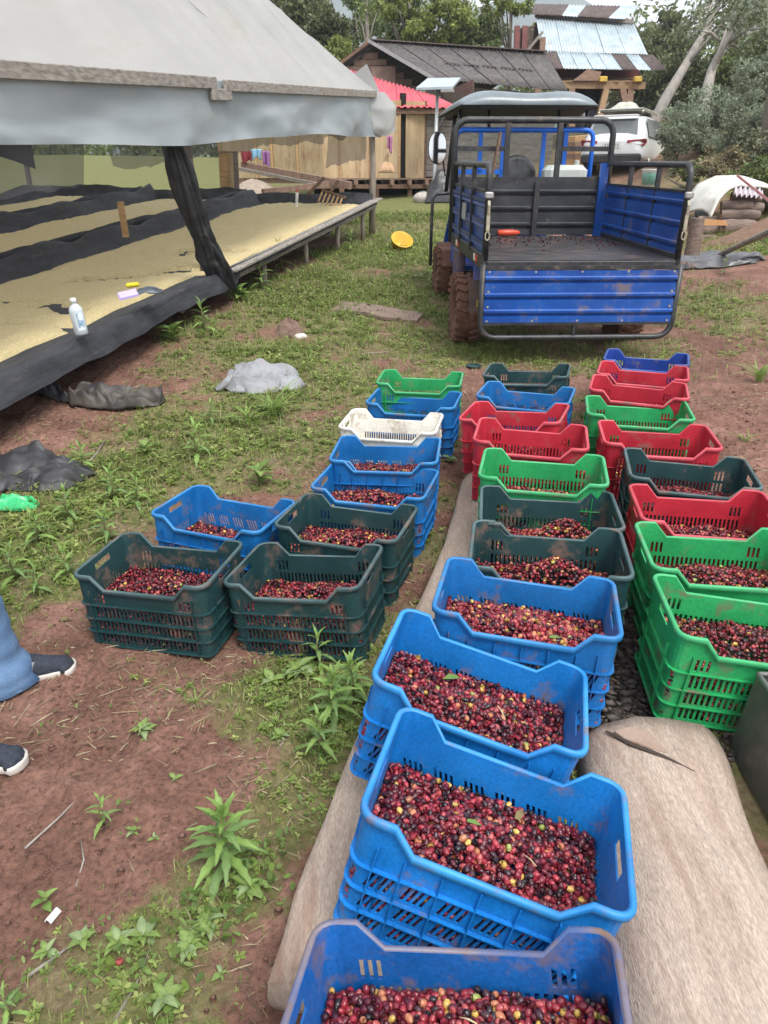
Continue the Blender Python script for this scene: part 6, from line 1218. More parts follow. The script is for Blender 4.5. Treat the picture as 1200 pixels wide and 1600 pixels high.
def shoe(x, y, rz, nm='sneaker'):
    e = bpy.data.objects.new(nm, None); link(e, PS); e.location = (x, y, .012); e.rotation_euler = (0, 0, rz)
    def half(f): return .036 + .012 * math.sin(min(1, f * 1.25) * math.pi * .9 + .2) * (1 if f > .25 else .6) if f < .86 else .048 * max(.02, 1 - ((f - .86) / .14) ** 2) ** .5
    prof = [(0, .07), (.06, .088), (.22, .092), (.34, .085), (.46, .072), (.58, .060), (.70, .050), (.82, .043), (.92, .034), (1, .012)]
    def ht(f):
        for (a, p), (c, q) in zip(prof[:-1], prof[1:]):
            if f <= c: return p + (q - p) * (f - a) / (c - a)
        return .012
    b = MB(); n = 26
    def up(u, v):
        f = u; a = v * math.pi; w = half(f) * (.97 if f > .02 else .7); return ((f - .28) * .295, -w * math.copysign(abs(math.cos(a)) ** .75, math.cos(a)), .024 + ht(f) * math.sin(a) ** .8)
    b.grid(up, n, 16); b.build('shoe_upper', K.setdefault('navy_mesh', mat('navy_mesh', (.012, .017, .03), .8, (.035, .043, .06), 60, bump=.3, bscale=220)), e, True, solid=.003)
    b = MB(); V = []; m = 30
    for z, sc_ in ((0, .94), (.006, 1.05), (.022, 1.07), (.030, 1.02)):
        for i in range(m):
            f = .5 - .5 * math.cos(math.pi * (i / (m / 2) if i < m / 2 else 2 - i / (m / 2))); sgn = 1 if i < m / 2 else -1; w = half(min(.999, max(0, f))) * sc_ * (1 if .02 < f else .75)
            V.append(((f - .28) * .30 + (-.004 if f < .1 else .004), sgn * -w, z + .008 * max(0, f - .8) * 5 * .5))
    b.add(V, [(l * m + i, l * m + (i + 1) % m, (l + 1) * m + (i + 1) % m, (l + 1) * m + i) for l in range(3) for i in range(m)] + [tuple(range(m - 1, -1, -1)), tuple(3 * m + i for i in range(m))]); b.build('sole', K.setdefault('sole', mat('pale_sole', (.52, .48, .44), .7, (.62, .58, .54), 9, dirt=(.3, .2, .15), dirt_amt=.2)), e, True)
    for k in range(3):
        b = MB(); f0 = .36 + k * .075
        def stp(u, v):
            f = f0 + .028 * u + .05 * v; a = .10 + v * .95; w = half(f) * 1.02; return ((f - .28) * .295, -w * abs(math.cos(a)) ** .75 - .001, .025 + (ht(f) + .0015) * math.sin(a) ** .8)
        b.grid(stp, 2, 8); b.build('side_stripe', K.setdefault('stripe', mat('grey_stripe', (.20, .205, .215), .6)), e, True, solid=.002)
    for k in range(4): b = MB(); f = .38 + k * .06; b.tube([((f - .28) * .295, (t_ - .5) * half(f) * 1.0, .027 + ht(f) * math.sin(math.pi * (.32 + .36 * t_)) ** .8) for t_ in np.linspace(0, 1, 6)], .0032, 5); b.build('lace', K['navy_mesh'], e, True)
shoe(.095 - .02, .215, R(16)); shoe(.10, -.205, R(-4))

for (nm, ax_, ay_) in (('hem', .052, .178), ('hem', -.018, -.21)):
    b = MB(); b.tube([(ax_ + .118 * math.cos(a), ay_ + .108 * math.sin(a), .042 + .004 * math.sin(a * 3)) for a in np.linspace(0, 2 * math.pi, 29)], .006, 6); b.build(nm, K['denim'], PS, True)
# ------------------------------------------------------------------ trees and shrubs
def leaves(cent, spread, n, size, cols, seed, droop=.3, asp=.45, flatz=.75):
    """cent k,3; spread k or scalar; n leaves each -> V, F(quads), C"""
    r = np.random.default_rng(seed); k = len(cent); N_ = k * n; sp_ = np.broadcast_to(np.asarray(spread, float).reshape(-1, 1), (k, 1))
    d = r.normal(size=(k, n, 3)); d /= np.linalg.norm(d, axis=-1, keepdims=True); rad = r.uniform(.35, 1, (k, n, 1)) ** .5
    P = (cent[:, None, :] + d * rad * sp_[:, None, :] * np.array([1, 1, flatz])).reshape(-1, 3)
    ax = r.normal(size=(N_, 3)); ax[:, 2] -= droop; ax /= np.linalg.norm(ax, axis=1, keepdims=True)
    s2 = np.cross(ax, r.normal(size=(N_, 3))); s2 /= np.linalg.norm(s2, axis=1, keepdims=True) + 1e-9
    L = size * r.uniform(.6, 1.35, (N_, 1)); W = L * asp * .5; nrm = np.cross(ax, s2)
    V = np.stack([P, P + ax * L * .5 + s2 * W + nrm * W * .35, P + ax * L, P + ax * L * .5 - s2 * W + nrm * W * .35], 1).reshape(-1, 3)
    F = (np.arange(N_)[:, None] * 4 + np.array([0, 1, 2, 3])[None]); cc = np.asarray(cols)[r.integers(0, len(cols), (k, n))].reshape(-1, 3)
    tone = r.uniform(.7, 1.3, (k, 1, 1)); cc = (cc.reshape(k, n, 3) * tone).reshape(-1, 3) * r.uniform(.75, 1.25, (N_, 1)); return V, F, np.repeat(cc, 4, 0)
OLIVE = [(.13, .15, .065), (.165, .185, .08), (.105, .125, .055)]; LIGHT = [(.24, .29, .07), (.29, .33, .10), (.19, .25, .065)]; MID = [(.15, .195, .065), (.185, .23, .08), (.12, .16, .055)]; GREY = [(.25, .29, .20), (.31, .35, .25), (.21, .25, .165)]; DRY = [(.20, .165, .085), (.26, .22, .13), (.13, .12, .06)]
K['tree_bark'] = mat('tree_bark', (.10, .085, .07), .9, (.21, .185, .155), 3, bump=.5, bscale=12, stretch=(2, 2, .5)); K['pale_bark'] = mat('pale_bark', (.22, .20, .175), .9, (.36, .33, .30), 3, bump=.4, bscale=12, stretch=(2, 2, .5))
def tree(u, v, t, ru, rv, label, cols, seed, ncl=46, nl=60, size=.32, group='trees behind the buildings', name='tree', trunk=None, bark='tree_bark', tr=.16, cat='tree', spread=.30, depth=1.0, asp=.5):
    rr = np.random.default_rng(seed); c = at(u, v, t); rx, rz = ru * t / CF, rv * t / CF
    dirs = rr.normal(size=(ncl, 3)); dirs /= np.linalg.norm(dirs, axis=1, keepdims=True); rad = rr.uniform(.25, 1.0, (ncl, 1)) ** .6
    wob = 1 + .35 * (rr.random((ncl, 1)) - .5); cen = np.array(c) + dirs * rad * wob * np.array([rx, min(rx, 4.0) * depth, rz]); g0 = zg(c.x, c.y); cen[:, 2] = np.maximum(cen[:, 2], g0 + .15)
    e = empty(name, (c.x, c.y, g0), 0, label, cat, group); inv = Matrix.Translation(-Vector(e.location)); base = Vector((c.x, c.y, g0 - .2))
    if trunk: pts = [Vector(p) for p in trunk]
    else: pts = [base, base.lerp(c, .35) + Vector((rr.normal() * .15, 0, 0)), base.lerp(c, .7) + Vector((rr.normal() * .25, 0, 0)), Vector((c.x, c.y, c.z + rz * .55))]
    b = MB(); n_ = len(pts); b.tube(pts, [tr * (1 - .8 * i / (n_ - 1)) for i in range(n_)], 8)
    mk(b.build('trunk', K[bark], None, True), e, inv)
    for q in cen[rr.permutation(ncl)[:9]]:
        k = rr.uniform(.35, .95); i = k * (n_ - 1); j = min(int(i), n_ - 2); s = pts[j].lerp(pts[j + 1], i - j); q = Vector(q)
        b = MB(); m_ = s.lerp(q, .5) + Vector((0, 0, .12 * (q - s).length)); b.tube([s, m_, q], [tr * .4 * (1 - k * .6), tr * .2, tr * .05], 5); mk(b.build('limb', K[bark], None, True), e, inv)
    V, F, cc = leaves(cen, np.full(ncl, spread) * (rx * rz) ** .5 * rr.uniform(.7, 1.3, ncl), int(nl * 1.9), size * .56, cols, seed, asp=asp)
    V[:, 2] = np.maximum(V[:, 2], g0 + .02); mk(mo('crown', mesh_np('crown', V, F, cc), K['leafgreen']), e, inv)
tree(452, 10, 34, 62, 95, 'tall dark olive tree right above the shelter roof edge', OLIVE, 1, 80, 90, .42)
tree(508, 62, 31, 34, 48, 'dark bushy tree touching the left verge of the house roof', OLIVE, 2, 50, 70, .34); tree(400, -30, 36, 70, 70, 'dark tree rising behind the white shelter roof', OLIVE, 31, 50, 70, .42)
tree(532, 88, 27, 20, 26, 'small light green tree left of the house gable', LIGHT, 3, 26, 60, .26); tree(556, 42, 40, 40, 48, 'hazy olive tree above the house gable', MID, 4, 46, 60, .36, spread=.24)
tree(632, 52, 36, 42, 34, 'mid green tree behind the left of the dark roof', MID, 5, 42, 60, .34); tree(690, 38, 33, 58, 42, 'light yellow green tree over the middle of the dark roof', LIGHT, 6, 60, 70, .32, spread=.24); tree(640, 2, 33, 55, 26, 'light green foliage of a tall tree at the top centre', LIGHT, 7, 36, 60, .32, spread=.22)
tree(752, 58, 34, 44, 34, 'mid green tree behind the right of the dark roof', MID, 8, 46, 60, .34); tree(800, 2, 30, 50, 18, 'leafy branches at the top left of the shed roof', LIGHT, 9, 26, 50, .28, spread=.2); tree(585, 100, 45, 60, 30, 'distant low tree between gable and shelter', MID, 41, 40, 60, .4)
tree(1000, 110, 38, 44, 60, 'dark olive tree right behind the tin shed', OLIVE, 10, 60, 70, .36); tree(1060, 150, 35, 48, 75, 'dark tree between the shed and the leaning trunks', OLIVE, 11, 70, 80, .34); tree(1040, 55, 42, 42, 32, 'olive tree crown above the shed eave', OLIVE, 12, 40, 50, .4, spread=.24); tree(1150, 130, 33, 60, 70, 'mid green tree behind the two leaning trunks', MID, 13, 70, 70, .34); tree(1215, 90, 30, 50, 70, 'green tree cut off by the right edge', MID, 14, 50, 70, .32)
tree(975, 165, 36, 34, 40, 'dark tree seen under the shed loft', OLIVE, 15, 36, 60, .34); tree(1110, 215, 27, 60, 34, 'dark green thicket tree behind the pale bushes', MID, 42, 50, 60, .3)
tree(1125, 22, 26, 85, 34, 'leaning pale trunked tree with thin airy crown', OLIVE + GREY, 16, 40, 22, .26, trunk=[at(1010, 218, 26), at(1040, 155, 26), at(1075, 95, 26.2), at(1118, 20, 26.5), at(1135, -25, 26.7)], bark='pale_bark', tr=.24, spread=.26)
tree(1165, 40, 24, 70, 42, 'second leaning tree with curved trunk, right of the first', OLIVE + GREY, 17, 40, 22, .26, trunk=[at(1090, 215, 24), at(1100, 160, 24), at(1112, 110, 24.2), at(1140, 50, 24.5), at(1165, -10, 24.7)], bark='pale_bark', tr=.24, spread=.26)
tree(574, 20, 28, 22, 22, 'thin straight tree stem rising behind the house gable', MID, 18, 14, 12, .24, trunk=[at(574, 150, 28), at(574, 60, 28), at(573, -10, 28)], tr=.14)
BG = 'shrubs on the right bank'
for (u, v, t, ru, rv, lab, cols, sd, nc, nl, sz) in [(1062, 205, 19.5, 36, 42, 'blue green bush right of the white suv', GREY, 21, 46, 60, .14), (1110, 195, 20, 46, 50, 'large pale bush in the middle of the right bank', GREY, 22, 60, 70, .15), (1165, 205, 18, 46, 50, 'pale feathery bush near the right edge', GREY, 23, 60, 70, .14),
    (1185, 130, 22, 44, 48, 'tall grey green bush high on the right bank', GREY, 24, 50, 60, .17), (1130, 262, 15.8, 40, 30, 'dry brown shrub above the firewood', DRY, 25, 36, 36, .15), (1180, 275, 15, 36, 26, 'leafy dark shrub right above the white sheet', MID, 26, 30, 50, .14), (1080, 262, 16.5, 28, 20, 'low green shrub on the red bank', MID, 27, 24, 40, .12),
    (1195, 240, 16, 30, 34, 'dry grassy shrub at the right edge', DRY + GREY, 28, 30, 40, .16), (1230, 190, 17, 40, 60, 'tall bush beyond the right edge', GREY, 29, 46, 50, .15), (1310, 200, 18, 60, 60, 'pale bush two steps beyond the right edge', GREY, 33, 46, 50, .15), (1400, 180, 20, 70, 70, 'wide bush farther beyond the right edge', MID, 34, 50, 50, .17), (1520, 170, 21, 80, 70, 'widest bush far beyond the right edge', GREY, 35, 50, 50, .18), (1340, 90, 30, 80, 90, 'tall green tree past the right edge', MID, 36, 60, 60, .3)]:
    tree(u, v, t, ru, rv, lab, cols, sd, nc, nl, sz, BG, 'shrub', tr=.05, cat='shrub', spread=.26)
# palm fronds at the top right corner
pt = empty('palm_tree', Vector((at(1235, 0, 16).x, at(1235, 0, 16).y, zg(at(1235, 0, 16).x, at(1235, 0, 16).y))), 0, 'palm with drooping fronds at the top right corner', 'palm'); inv = Matrix.Translation(-Vector(pt.location)); top_ = at(1230, -30, 16)
b = MB(); b.tube([Vector(pt.location) - Vector((0, 0, .2)), Vector(pt.location).lerp(top_, .5) + Vector((.1, 0, 0)), top_], [.16, .13, .11], 10); mk(b.build('trunk', K['tree_bark'], None, True), pt, inv)
for k in range(11):
    a = 2 * math.pi * k / 11 + .2; V = []; F = []; L = 1.5
    for i in range(18):
        q = i / 17; c = top_ + Vector((math.cos(a) * L * q, math.sin(a) * L * q * .8, .35 * math.sin(q * 2.6) - .75 * q * q)); sdv = Vector((-math.sin(a), math.cos(a), 0))
        for s in (-1, 1):
            w = .38 * math.sin(min(1, q * 1.1 + .1) * math.pi) ** .7; e_ = c + sdv * s * w + Vector((math.cos(a) * .14, math.sin(a) * .14, -.14)); o_ = Vector((math.cos(a), math.sin(a), 0)) * .03; bi = len(V); V += [c - o_, c + o_, e_]; F.append((bi, bi + 1, bi + 2))
    b = MB(); b.add(V, F); me = b.mesh('frond'); ca = me.color_attributes.new('Col', 'FLOAT_COLOR', 'POINT'); ca.data.foreach_set('color', np.tile([.07, .12, .03, 1], len(me.vertices)).astype(np.float32)); mk(mo('frond', me, K['leafgreen']), pt, inv)
# far wood and hills
rr = np.random.default_rng(77); k = 420; x = rr.uniform(-60, 75, k); y = rr.uniform(46, 70, k); hgt = terr(x, y); zc = hgt + rr.uniform(0, 1, k) * (3.6 + 3.5 * np.clip(x / 30, -.4, 1.2))
V, F, cc = leaves(np.stack([x, y, zc], -1), rr.uniform(1.2, 2.6, k), 120, .5, OLIVE + MID, 78); tag(mo('far_wood', mesh_np('far_wood', V, F, cc), K['leafgreen']), 'far green wood behind the buildings', 'wood', kind='stuff')
hx = np.linspace(-900, 900, 120); hy = np.linspace(0, 1, 24); HX, HY = np.meshgrid(hx, hy); ridge = 215 + 70 * (fbm(HX / 210 + 3, HY * 0 + 1, 4, 7) - .5) * 2 + 30 * np.exp(-((HX + 60) / 150) ** 2)
HZ = ridge * np.sin(np.clip(HY, 0, 1) * math.pi / 2) ** 1.1 * (1 + .12 * (fbm(HX / 60, HY * 8, 4, 3) - .5)); ii = np.arange(120 * 24).reshape(24, 120)
tag(mo('hills', mesh_np('hills', np.stack([HX, 900 + HY * 330, HZ - 10], -1).reshape(-1, 3), np.stack([ii[:-1, :-1], ii[:-1, 1:], ii[1:, 1:], ii[1:, :-1]], -1).reshape(-1, 4), None, True), mat('hill_forest', (.035, .055, .025), .95, (.07, .095, .04), .02)), kind='structure')
# ------------------------------------------------------------------ ground plants
Ng = 1150000
px_ = rng.uniform(-9.0, 8.0, Ng); py_ = .25 + 17 * rng.random(Ng) ** 1.7
dd = np.hypot(px_, py_); V_ = veg(px_, py_); keep = rng.random(Ng) < np.clip((V_ - .18) * 1.25, 0, 1) ** 1.3 * np.clip((2.4 / np.maximum(dd, .6)) ** .35, 0, 1)
keep &= ~inside_crate(px_, py_, .0) & (np.abs(px_) < .62 * py_ + 1.0)
lx = -.02 + (py_ - 1.0) * .262; keep &= ~((py_ > .95) & (py_ < 3.8) & (np.abs(px_ - lx) < .23)) & ~((py_ < 1.72) & (np.abs(px_ - (.62 + .14 * py_)) < .2))
px_, py_, V_, dd = px_[keep], py_[keep], V_[keep], dd[keep]; pz_ = gnear(px_, py_); n = len(px_)
sel = rng.random(n); pale = np.clip(fbm(px_ * .8, py_ * .8, 3, 61) * 1.6 - .45 + .25 * (px_ > 2.2), 0, 1)
GC = np.array([(.18, .25, .055), (.235, .305, .08), (.15, .215, .05), (.29, .325, .11)]); SC = np.array([(.30, .25, .13), (.24, .19, .09), (.36, .31, .19)])
def blades(ix, seed, lmin, lmax, wd):
    r = np.random.default_rng(seed); m = len(ix); P = np.stack([px_[ix], py_[ix], pz_[ix]], -1); a = r.uniform(0, 2 * math.pi, m); sc_ = np.clip((dd[ix] / 2.5) ** .55, .8, 2.4)
    L = (r.uniform(lmin, lmax, m) * sc_ * (.6 + .6 * V_[ix]))[:, None]; le = r.uniform(.25, 1.1, m)[:, None]; h = np.stack([np.cos(a), np.sin(a), 0 * a], -1); s = np.stack([-np.sin(a), np.cos(a), 0 * a], -1); w = (wd * sc_ * r.uniform(.7, 1.4, m))[:, None]
    up = np.array([0, 0, 1.0]); m1 = P + h * L * le * .35 + up * L * .6; tp = P + h * L * le + up * L * (1.0 - .45 * le)
    V = np.stack([P - s * w, P + s * w, m1 + s * w * .8, m1 - s * w * .8, tp], 1).reshape(-1, 3); o = np.arange(m)[:, None] * 5
    F = np.concatenate([o + [0, 1, 2], o + [0, 2, 3], o + [3, 2, 4]]); c = GC[r.integers(0, 4, m)] * r.uniform(.7, 1.25, (m, 1)); dry = r.random(m) < .12 + .45 * pale[ix]; c[dry] = SC[r.integers(0, 3, dry.sum())] * r.uniform(.6, 1.0, (dry.sum(), 1)); return V, F, np.repeat(c, 5, 0)
ib = np.where(sel < .62)[0]; V, F, cc = blades(ib, 5, .016, .052, .0014)
tag(mo('short_grass', mesh_np('short_grass', V, F, cc), K['leafgreen']), 'short patchy grass growing on the red soil', 'grass', kind='stuff')
def rosettes(ix, seed, nl, smin, smax):
    r = np.random.default_rng(seed); m = len(ix); sc_ = np.clip((dd[ix] / 2.5) ** .5, .8, 2.2); S_ = r.uniform(smin, smax, m) * sc_ * (.6 + .7 * V_[ix]); a0 = r.uniform(0, 6.28, m); hgt = S_ * r.uniform(.2, 1.3, m); VV, CC = [], []; base = GC[r.integers(0, 4, m)] * r.uniform(.8, 1.35, (m, 1))
    for k in range(nl):
        a = a0 + k * 2.4 + r.normal(0, .25, m); f = (k + 1) / nl; el = r.uniform(.1, .75, m); L = S_ * r.uniform(.7, 1.15, m); W = L * r.uniform(.16, .30, m)
        P = np.stack([px_[ix], py_[ix], pz_[ix] + hgt * f * .9], -1); h = np.stack([np.cos(a) * np.cos(el), np.sin(a) * np.cos(el), np.sin(el)], -1); s = np.stack([-np.sin(a), np.cos(a), 0 * a], -1); up = np.array([0, 0, 1.])
        mid = P + h * (L * .5)[:, None]; tip = P + h * L[:, None] - up * (L * .25)[:, None]
        VV.append(np.stack([P, mid + s * W[:, None], tip, mid - s * W[:, None]], 1)); CC.append(base * r.uniform(.85, 1.2, (m, 1)))
    V = np.stack(VV, 1).reshape(-1, 3); C_ = np.repeat(np.stack(CC, 1).reshape(-1, 3), 4, 0); F = np.arange(m * nl)[:, None] * 4 + np.array([0, 1, 2, 3])[None]; return V, F, C_
ir = np.where((sel > .62) & (sel < .92))[0]; ir = ir[rng.random(len(ir)) < np.clip(.05 + .65 * V_[ir], 0, 1)]; V, F, cc = rosettes(ir, 9, 7, .008, .027)
tag(mo('small_weeds', mesh_np('small_weeds', V, F, cc), K['leafgreen']), 'small leafy weeds covering the soil in patches', 'weeds', kind='stuff')
# creeping round-leaved weeds in patches
_hx = np.array([(0, 0, 0), (.22, .34, .04), (.62, .46, .07), (1.0, .18, .03), (1.0, -.18, .03), (.62, -.46, .07), (.22, -.34, .04), (.5, 0, -.02)]); _hf = np.array([(0, 1, 7), (1, 2, 7), (2, 3, 7), (3, 4, 7), (4, 5, 7), (5, 6, 7), (6, 0, 7)])
cv, cf, cl_ = [], [], []; bs = 0
for (u, v, r_, n_, s_) in [(330, 1420, .09, 60, .024), (300, 1460, .08, 60, .026), (345, 1465, .06, 45, .024), (400, 1385, .07, 55, .022), (430, 1400, .05, 40, .02), (250, 1500, .08, 45, .02), (200, 1535, .08, 40, .02), (120, 1530, .07, 30, .018), (285, 1575, .06, 35, .024), (230, 1590, .06, 30, .022), (380, 1345, .06, 40, .02), (440, 1335, .05, 35, .02), (470, 1290, .05, 30, .018), (510, 1180, .07, 50, .02), (490, 1130, .08, 60, .02), (540, 1070, .08, 60, .022), (460, 1060, .10, 70, .02), (430, 1040, .08, 50, .018), (470, 1090, .08, 50, .018), (390, 1095, .08, 35, .016), (60, 1555, .08, 35, .02), (15, 1500, .06, 30, .02), (160, 1455, .06, 30, .018), (240, 1150, .07, 30, .016), (220, 1100, .12, 40, .014), (300, 1075, .12, 40, .014), (90, 1140, .1, 25, .014), (180, 1280, .05, 18, .016), (210, 1310, .03, 10, .016), (540, 1010, .05, 40, .02), (380, 1050, .1, 30, .015), (1010, 1190, .02, 4, .01)] + [(20 + (i * 53) % 260, 700 + (i * 37) % 230, .16, 55, .022) for i in range(26)] + [(300 + (i * 61) % 240, 560 + (i * 47) % 180, .18, 40, .02) for i in range(18)]:
    n_ = int(n_ * .42); p = gp(u, v); a = rng.uniform(0, 6.28, n_); rd = r_ * np.sqrt(rng.random(n_)) * rng.uniform(.6, 1.3, n_); X = p.x + rd * np.cos(a); Y = p.y + rd * np.sin(a); Z = gnear(X, Y) + rng.uniform(.004, .045, n_); ok = ~inside_crate(X, Y, .02); X, Y, Z = X[ok], Y[ok], Z[ok]; n_ = len(X)
    th = rng.uniform(0, 6.28, n_); el = rng.normal(.3, .45, n_); S2 = s_ * rng.uniform(.45, 1.25, n_); ct, st_ = np.cos(th), np.sin(th); W_ = _hx[None] * S2[:, None, None]; W_[..., 1] *= rng.uniform(.35, .85, (n_, 1)); zx = W_[..., 0] * np.sin(el)[:, None] + W_[..., 2]; xx = W_[..., 0] * np.cos(el)[:, None]
    P = np.stack([X[:, None] + xx * ct[:, None] - W_[..., 1] * st_[:, None], Y[:, None] + xx * st_[:, None] + W_[..., 1] * ct[:, None], Z[:, None] + zx], -1); cv.append(P.reshape(-1, 3)); cf.append((_hf[None] + (np.arange(n_) * 8)[:, None, None]).reshape(-1, 3) + bs); bs += n_ * 8
    cc = GC[rng.integers(0, 4, n_)] * rng.uniform(.55, 1.1, (n_, 1)) * np.array([.85, 1, .9]); cl_.append(np.repeat(cc, 8, 0))
tag(mo('creeping_weeds', mesh_np('creeping_weeds', np.concatenate(cv), np.concatenate(cf), np.concatenate(cl_), True), K['leafgreen']), 'creeping round-leaved weeds in patches on the soil', 'weeds', kind='stuff')
# straw and leaf litter
m = 70000; sx_ = rng.uniform(-4.0, 4.6, m); sy_ = .25 + 9 * rng.random(m) ** 1.6; sv = veg(sx_, sy_); lit = fbm(sx_ * 2.3, sy_ * 2.3, 3, 88)

for (u, v, r_) in [(450, 1200, .16), (420, 1160, .12), (230, 1100, .18), (320, 1090, .15), (350, 1420, .14), (120, 1120, .12), (160, 560, .7), (60, 620, .7), (240, 600, .6), (330, 560, .5), (480, 690, .3), (180, 960, .2)]:
    p = gp(u, v); lit = lit + .35 * np.exp(-((sx_ - p.x) ** 2 + (sy_ - p.y) ** 2) / (r_ * r_))
ok = (rng.random(m) < np.clip((lit - .40) * 4, .03, 1)) & ~inside_crate(sx_, sy_, .01); lx = -.02 + (sy_ - 1.0) * .262; ok &= ~((sy_ > .95) & (sy_ < 3.8) & (np.abs(sx_ - lx) < .23)) & ~((sy_ < 1.72) & (np.abs(sx_ - (.62 + .14 * sy_)) < .2)); sx_, sy_ = sx_[ok], sy_[ok]; m = len(sx_); a = rng.uniform(0, 6.28, m); L = .008 + rng.gamma(1.6, .018, m); h = np.stack([np.cos(a), np.sin(a), rng.normal(0, .12, m)], -1) * L[:, None] / 2; s = np.stack([-np.sin(a), np.cos(a), 0 * a], -1) * rng.uniform(.0006, .0018, m)[:, None]
P = np.stack([sx_, sy_, gnear(sx_, sy_) + .006], -1); V = np.stack([P - h - s, P - h + s, P + h + s * .6, P + h - s * .6, P + np.array([0, 0, .004])], 1).reshape(-1, 3); o = np.arange(m)[:, None] * 5
cc = np.array([(.25, .19, .105), (.17, .115, .065), (.33, .27, .17), (.11, .075, .05)])[rng.integers(0, 4, m)] * rng.uniform(.7, 1.2, (m, 1)); tag(mo('straw_litter', mesh_np('straw_litter', V, np.concatenate([o + [0, 1, 4], o + [1, 2, 4], o + [2, 3, 4], o + [3, 0, 4]]), np.repeat(cc, 5, 0)), K['straw']), 'dry straw and stems scattered over the soil', 'straw', kind='stuff')
# clods
m = 26000; cx_ = rng.uniform(-3.2, 3.4, m); cy_ = .3 + 6 * rng.random(m) ** 1.5; ok = (rng.random(m) < np.clip(1.1 - 1.6 * veg(cx_, cy_), 0, 1)) & (fbm(cx_ * 3, cy_ * 3, 3, 99) > .44) & ~inside_crate(cx_, cy_, .01); lx = -.02 + (cy_ - 1.0) * .262; ok &= ~((cy_ > .95) & (cy_ < 3.8) & (np.abs(cx_ - lx) < .23)) & ~((cy_ < 1.72) & (np.abs(cx_ - (.62 + .14 * cy_)) < .2)); cx_, cy_ = cx_[ok], cy_[ok]; m = len(cx_); r_ = rng.gamma(1.5, .0020, m) + .0012
Vn, Fn = ell(6, 4); P = Vn[None] * (1 + .35 * (rng.random((m, len(Vn), 1)) - .5)) * (r_[:, None, None] * np.array([1, 1, .7])) + np.stack([cx_, cy_, gnear(cx_, cy_) + r_ * .3], -1)[:, None, :]
tag(mo('soil_clods', mesh_np('soil_clods', P.reshape(-1, 3), (Fn[None] + (np.arange(m) * len(Vn))[:, None, None]).reshape(-1, 3)), K['soil_clod']), 'small red clods of loose soil', 'soil', kind='stuff')
# dark gravel between the rows
m = 2600; cx_ = rng.normal(.80, .10, m); cy_ = rng.uniform(1.62, 2.5, m); ok = ~inside_crate(cx_, cy_, -.01); cx_, cy_ = cx_[ok], cy_[ok]; m = len(cx_); r_ = rng.gamma(2.4, .0034, m) + .003
P = Vn[None] * (1 + .5 * (rng.random((m, len(Vn), 1)) - .5)) * (r_[:, None, None] * np.array([1, 1, .6])) + np.stack([cx_, cy_, gnear(cx_, cy_) + r_ * .3], -1)[:, None, :]
tag(mo('dark_gravel', mesh_np('dark_gravel', P.reshape(-1, 3), (Fn[None] + (np.arange(m) * len(Vn))[:, None, None]).reshape(-1, 3)), K['gravel']), 'dark broken gravel between the crate rows', 'gravel', kind='stuff')
# single plants
def leafmesh(asp, curl, tooth, seed, col):
    nu, nv = 8, 2; V = []
    for i in range(nu + 1):
        f = i / nu; w = asp * math.sin(math.pi * min(1, f ** .8)) * (1 + tooth * (.5 if i % 2 else -.5)) * .5 + (.004 if i < nu else 0)
        for j in range(-1, 2): V.append((f, j * w, .10 * math.sin(f * 2.2) - curl * f * f + abs(j) * w * .35))
    F = [(i * 3 + j, (i + 1) * 3 + j, (i + 1) * 3 + j + 1, i * 3 + j + 1) for i in range(nu) for j in range(2)]
    c = np.repeat(np.array(col)[None], len(V), 0).copy(); c[1::3] *= 1.3; m_ = mesh_np('leaf', np.array(V), np.array(F), c, True); m_.materials.append(K['leafgreen']); return m_
LM = {'lance': leafmesh(.20, .35, .4, 1, (.16, .26, .085)), 'lance2': leafmesh(.21, .25, .35, 2, (.22, .34, .09)), 'broad': leafmesh(.55, .22, .1, 3, (.15, .24, .06)), 'broad2': leafmesh(.5, .3, .12, 4, (.20, .29, .08)), 'pale': leafmesh(.45, .3, .05, 5, (.24, .32, .15)), 'blade': leafmesh(.055, .75, 0, 6, (.19, .28, .07))}
K['stem'] = mat('stem', (.11, .12, .045), .7, (.17, .15, .07), 20)
def plant(u, v, size, kind, label, seed, nleaf=12, name='weed'):
    rr = random.Random(seed); p = gp(u, v); p.z = gz1(p.x, p.y); e = empty(name, p, rr.uniform(0, 6), label, 'weed', 'larger weeds on the ground')
    tall = {'herb': .85, 'broad': .35, 'tuft': .02, 'low': .22}[kind] * size
    if kind != 'tuft': b = MB(); b.tube([(0, 0, -.01), (.02 * size, .01, tall * .55), (.05 * size, 0, tall)], [.018 * size + .001, .014 * size + .001, .006 * size + .0008], 6); b.build('stem', K['stem'], e, True)
    for k in range(nleaf):
        f = (k + .7) / nleaf; a = k * 2.4 + rr.uniform(-.3, .3); L = size * {'herb': .55 * (1.1 - .55 * f), 'broad': .42 * rr.uniform(.7, 1.2), 'tuft': rr.uniform(.6, 1.1), 'low': .5 * rr.uniform(.6, 1.1)}[kind]
        el = {'herb': R(-15) + R(85) * f ** 1.5, 'broad': R(rr.uniform(10, 45)), 'tuft': R(rr.uniform(45, 80)), 'low': R(rr.uniform(5, 35))}[kind]
        mk_ = {'herb': ('lance', 'lance2')[k % 2] if f < .75 else 'lance2', 'broad': ('broad', 'broad2')[k % 2], 'tuft': 'blade', 'low': ('broad2', 'pale')[k % 3 == 0]}[kind]
        o = bpy.data.objects.new('leaf', LM[mk_]); link(o, e); o.location = (.05 * size * f if kind != 'tuft' else rr.uniform(-.1, .1) * size, 0 if kind != 'tuft' else rr.uniform(-.1, .1) * size, tall * (f ** .8)); o.rotation_euler = (rr.uniform(-.2, .2), -el, a); o.scale = (L, L * rr.uniform(.85, 1.2), L)
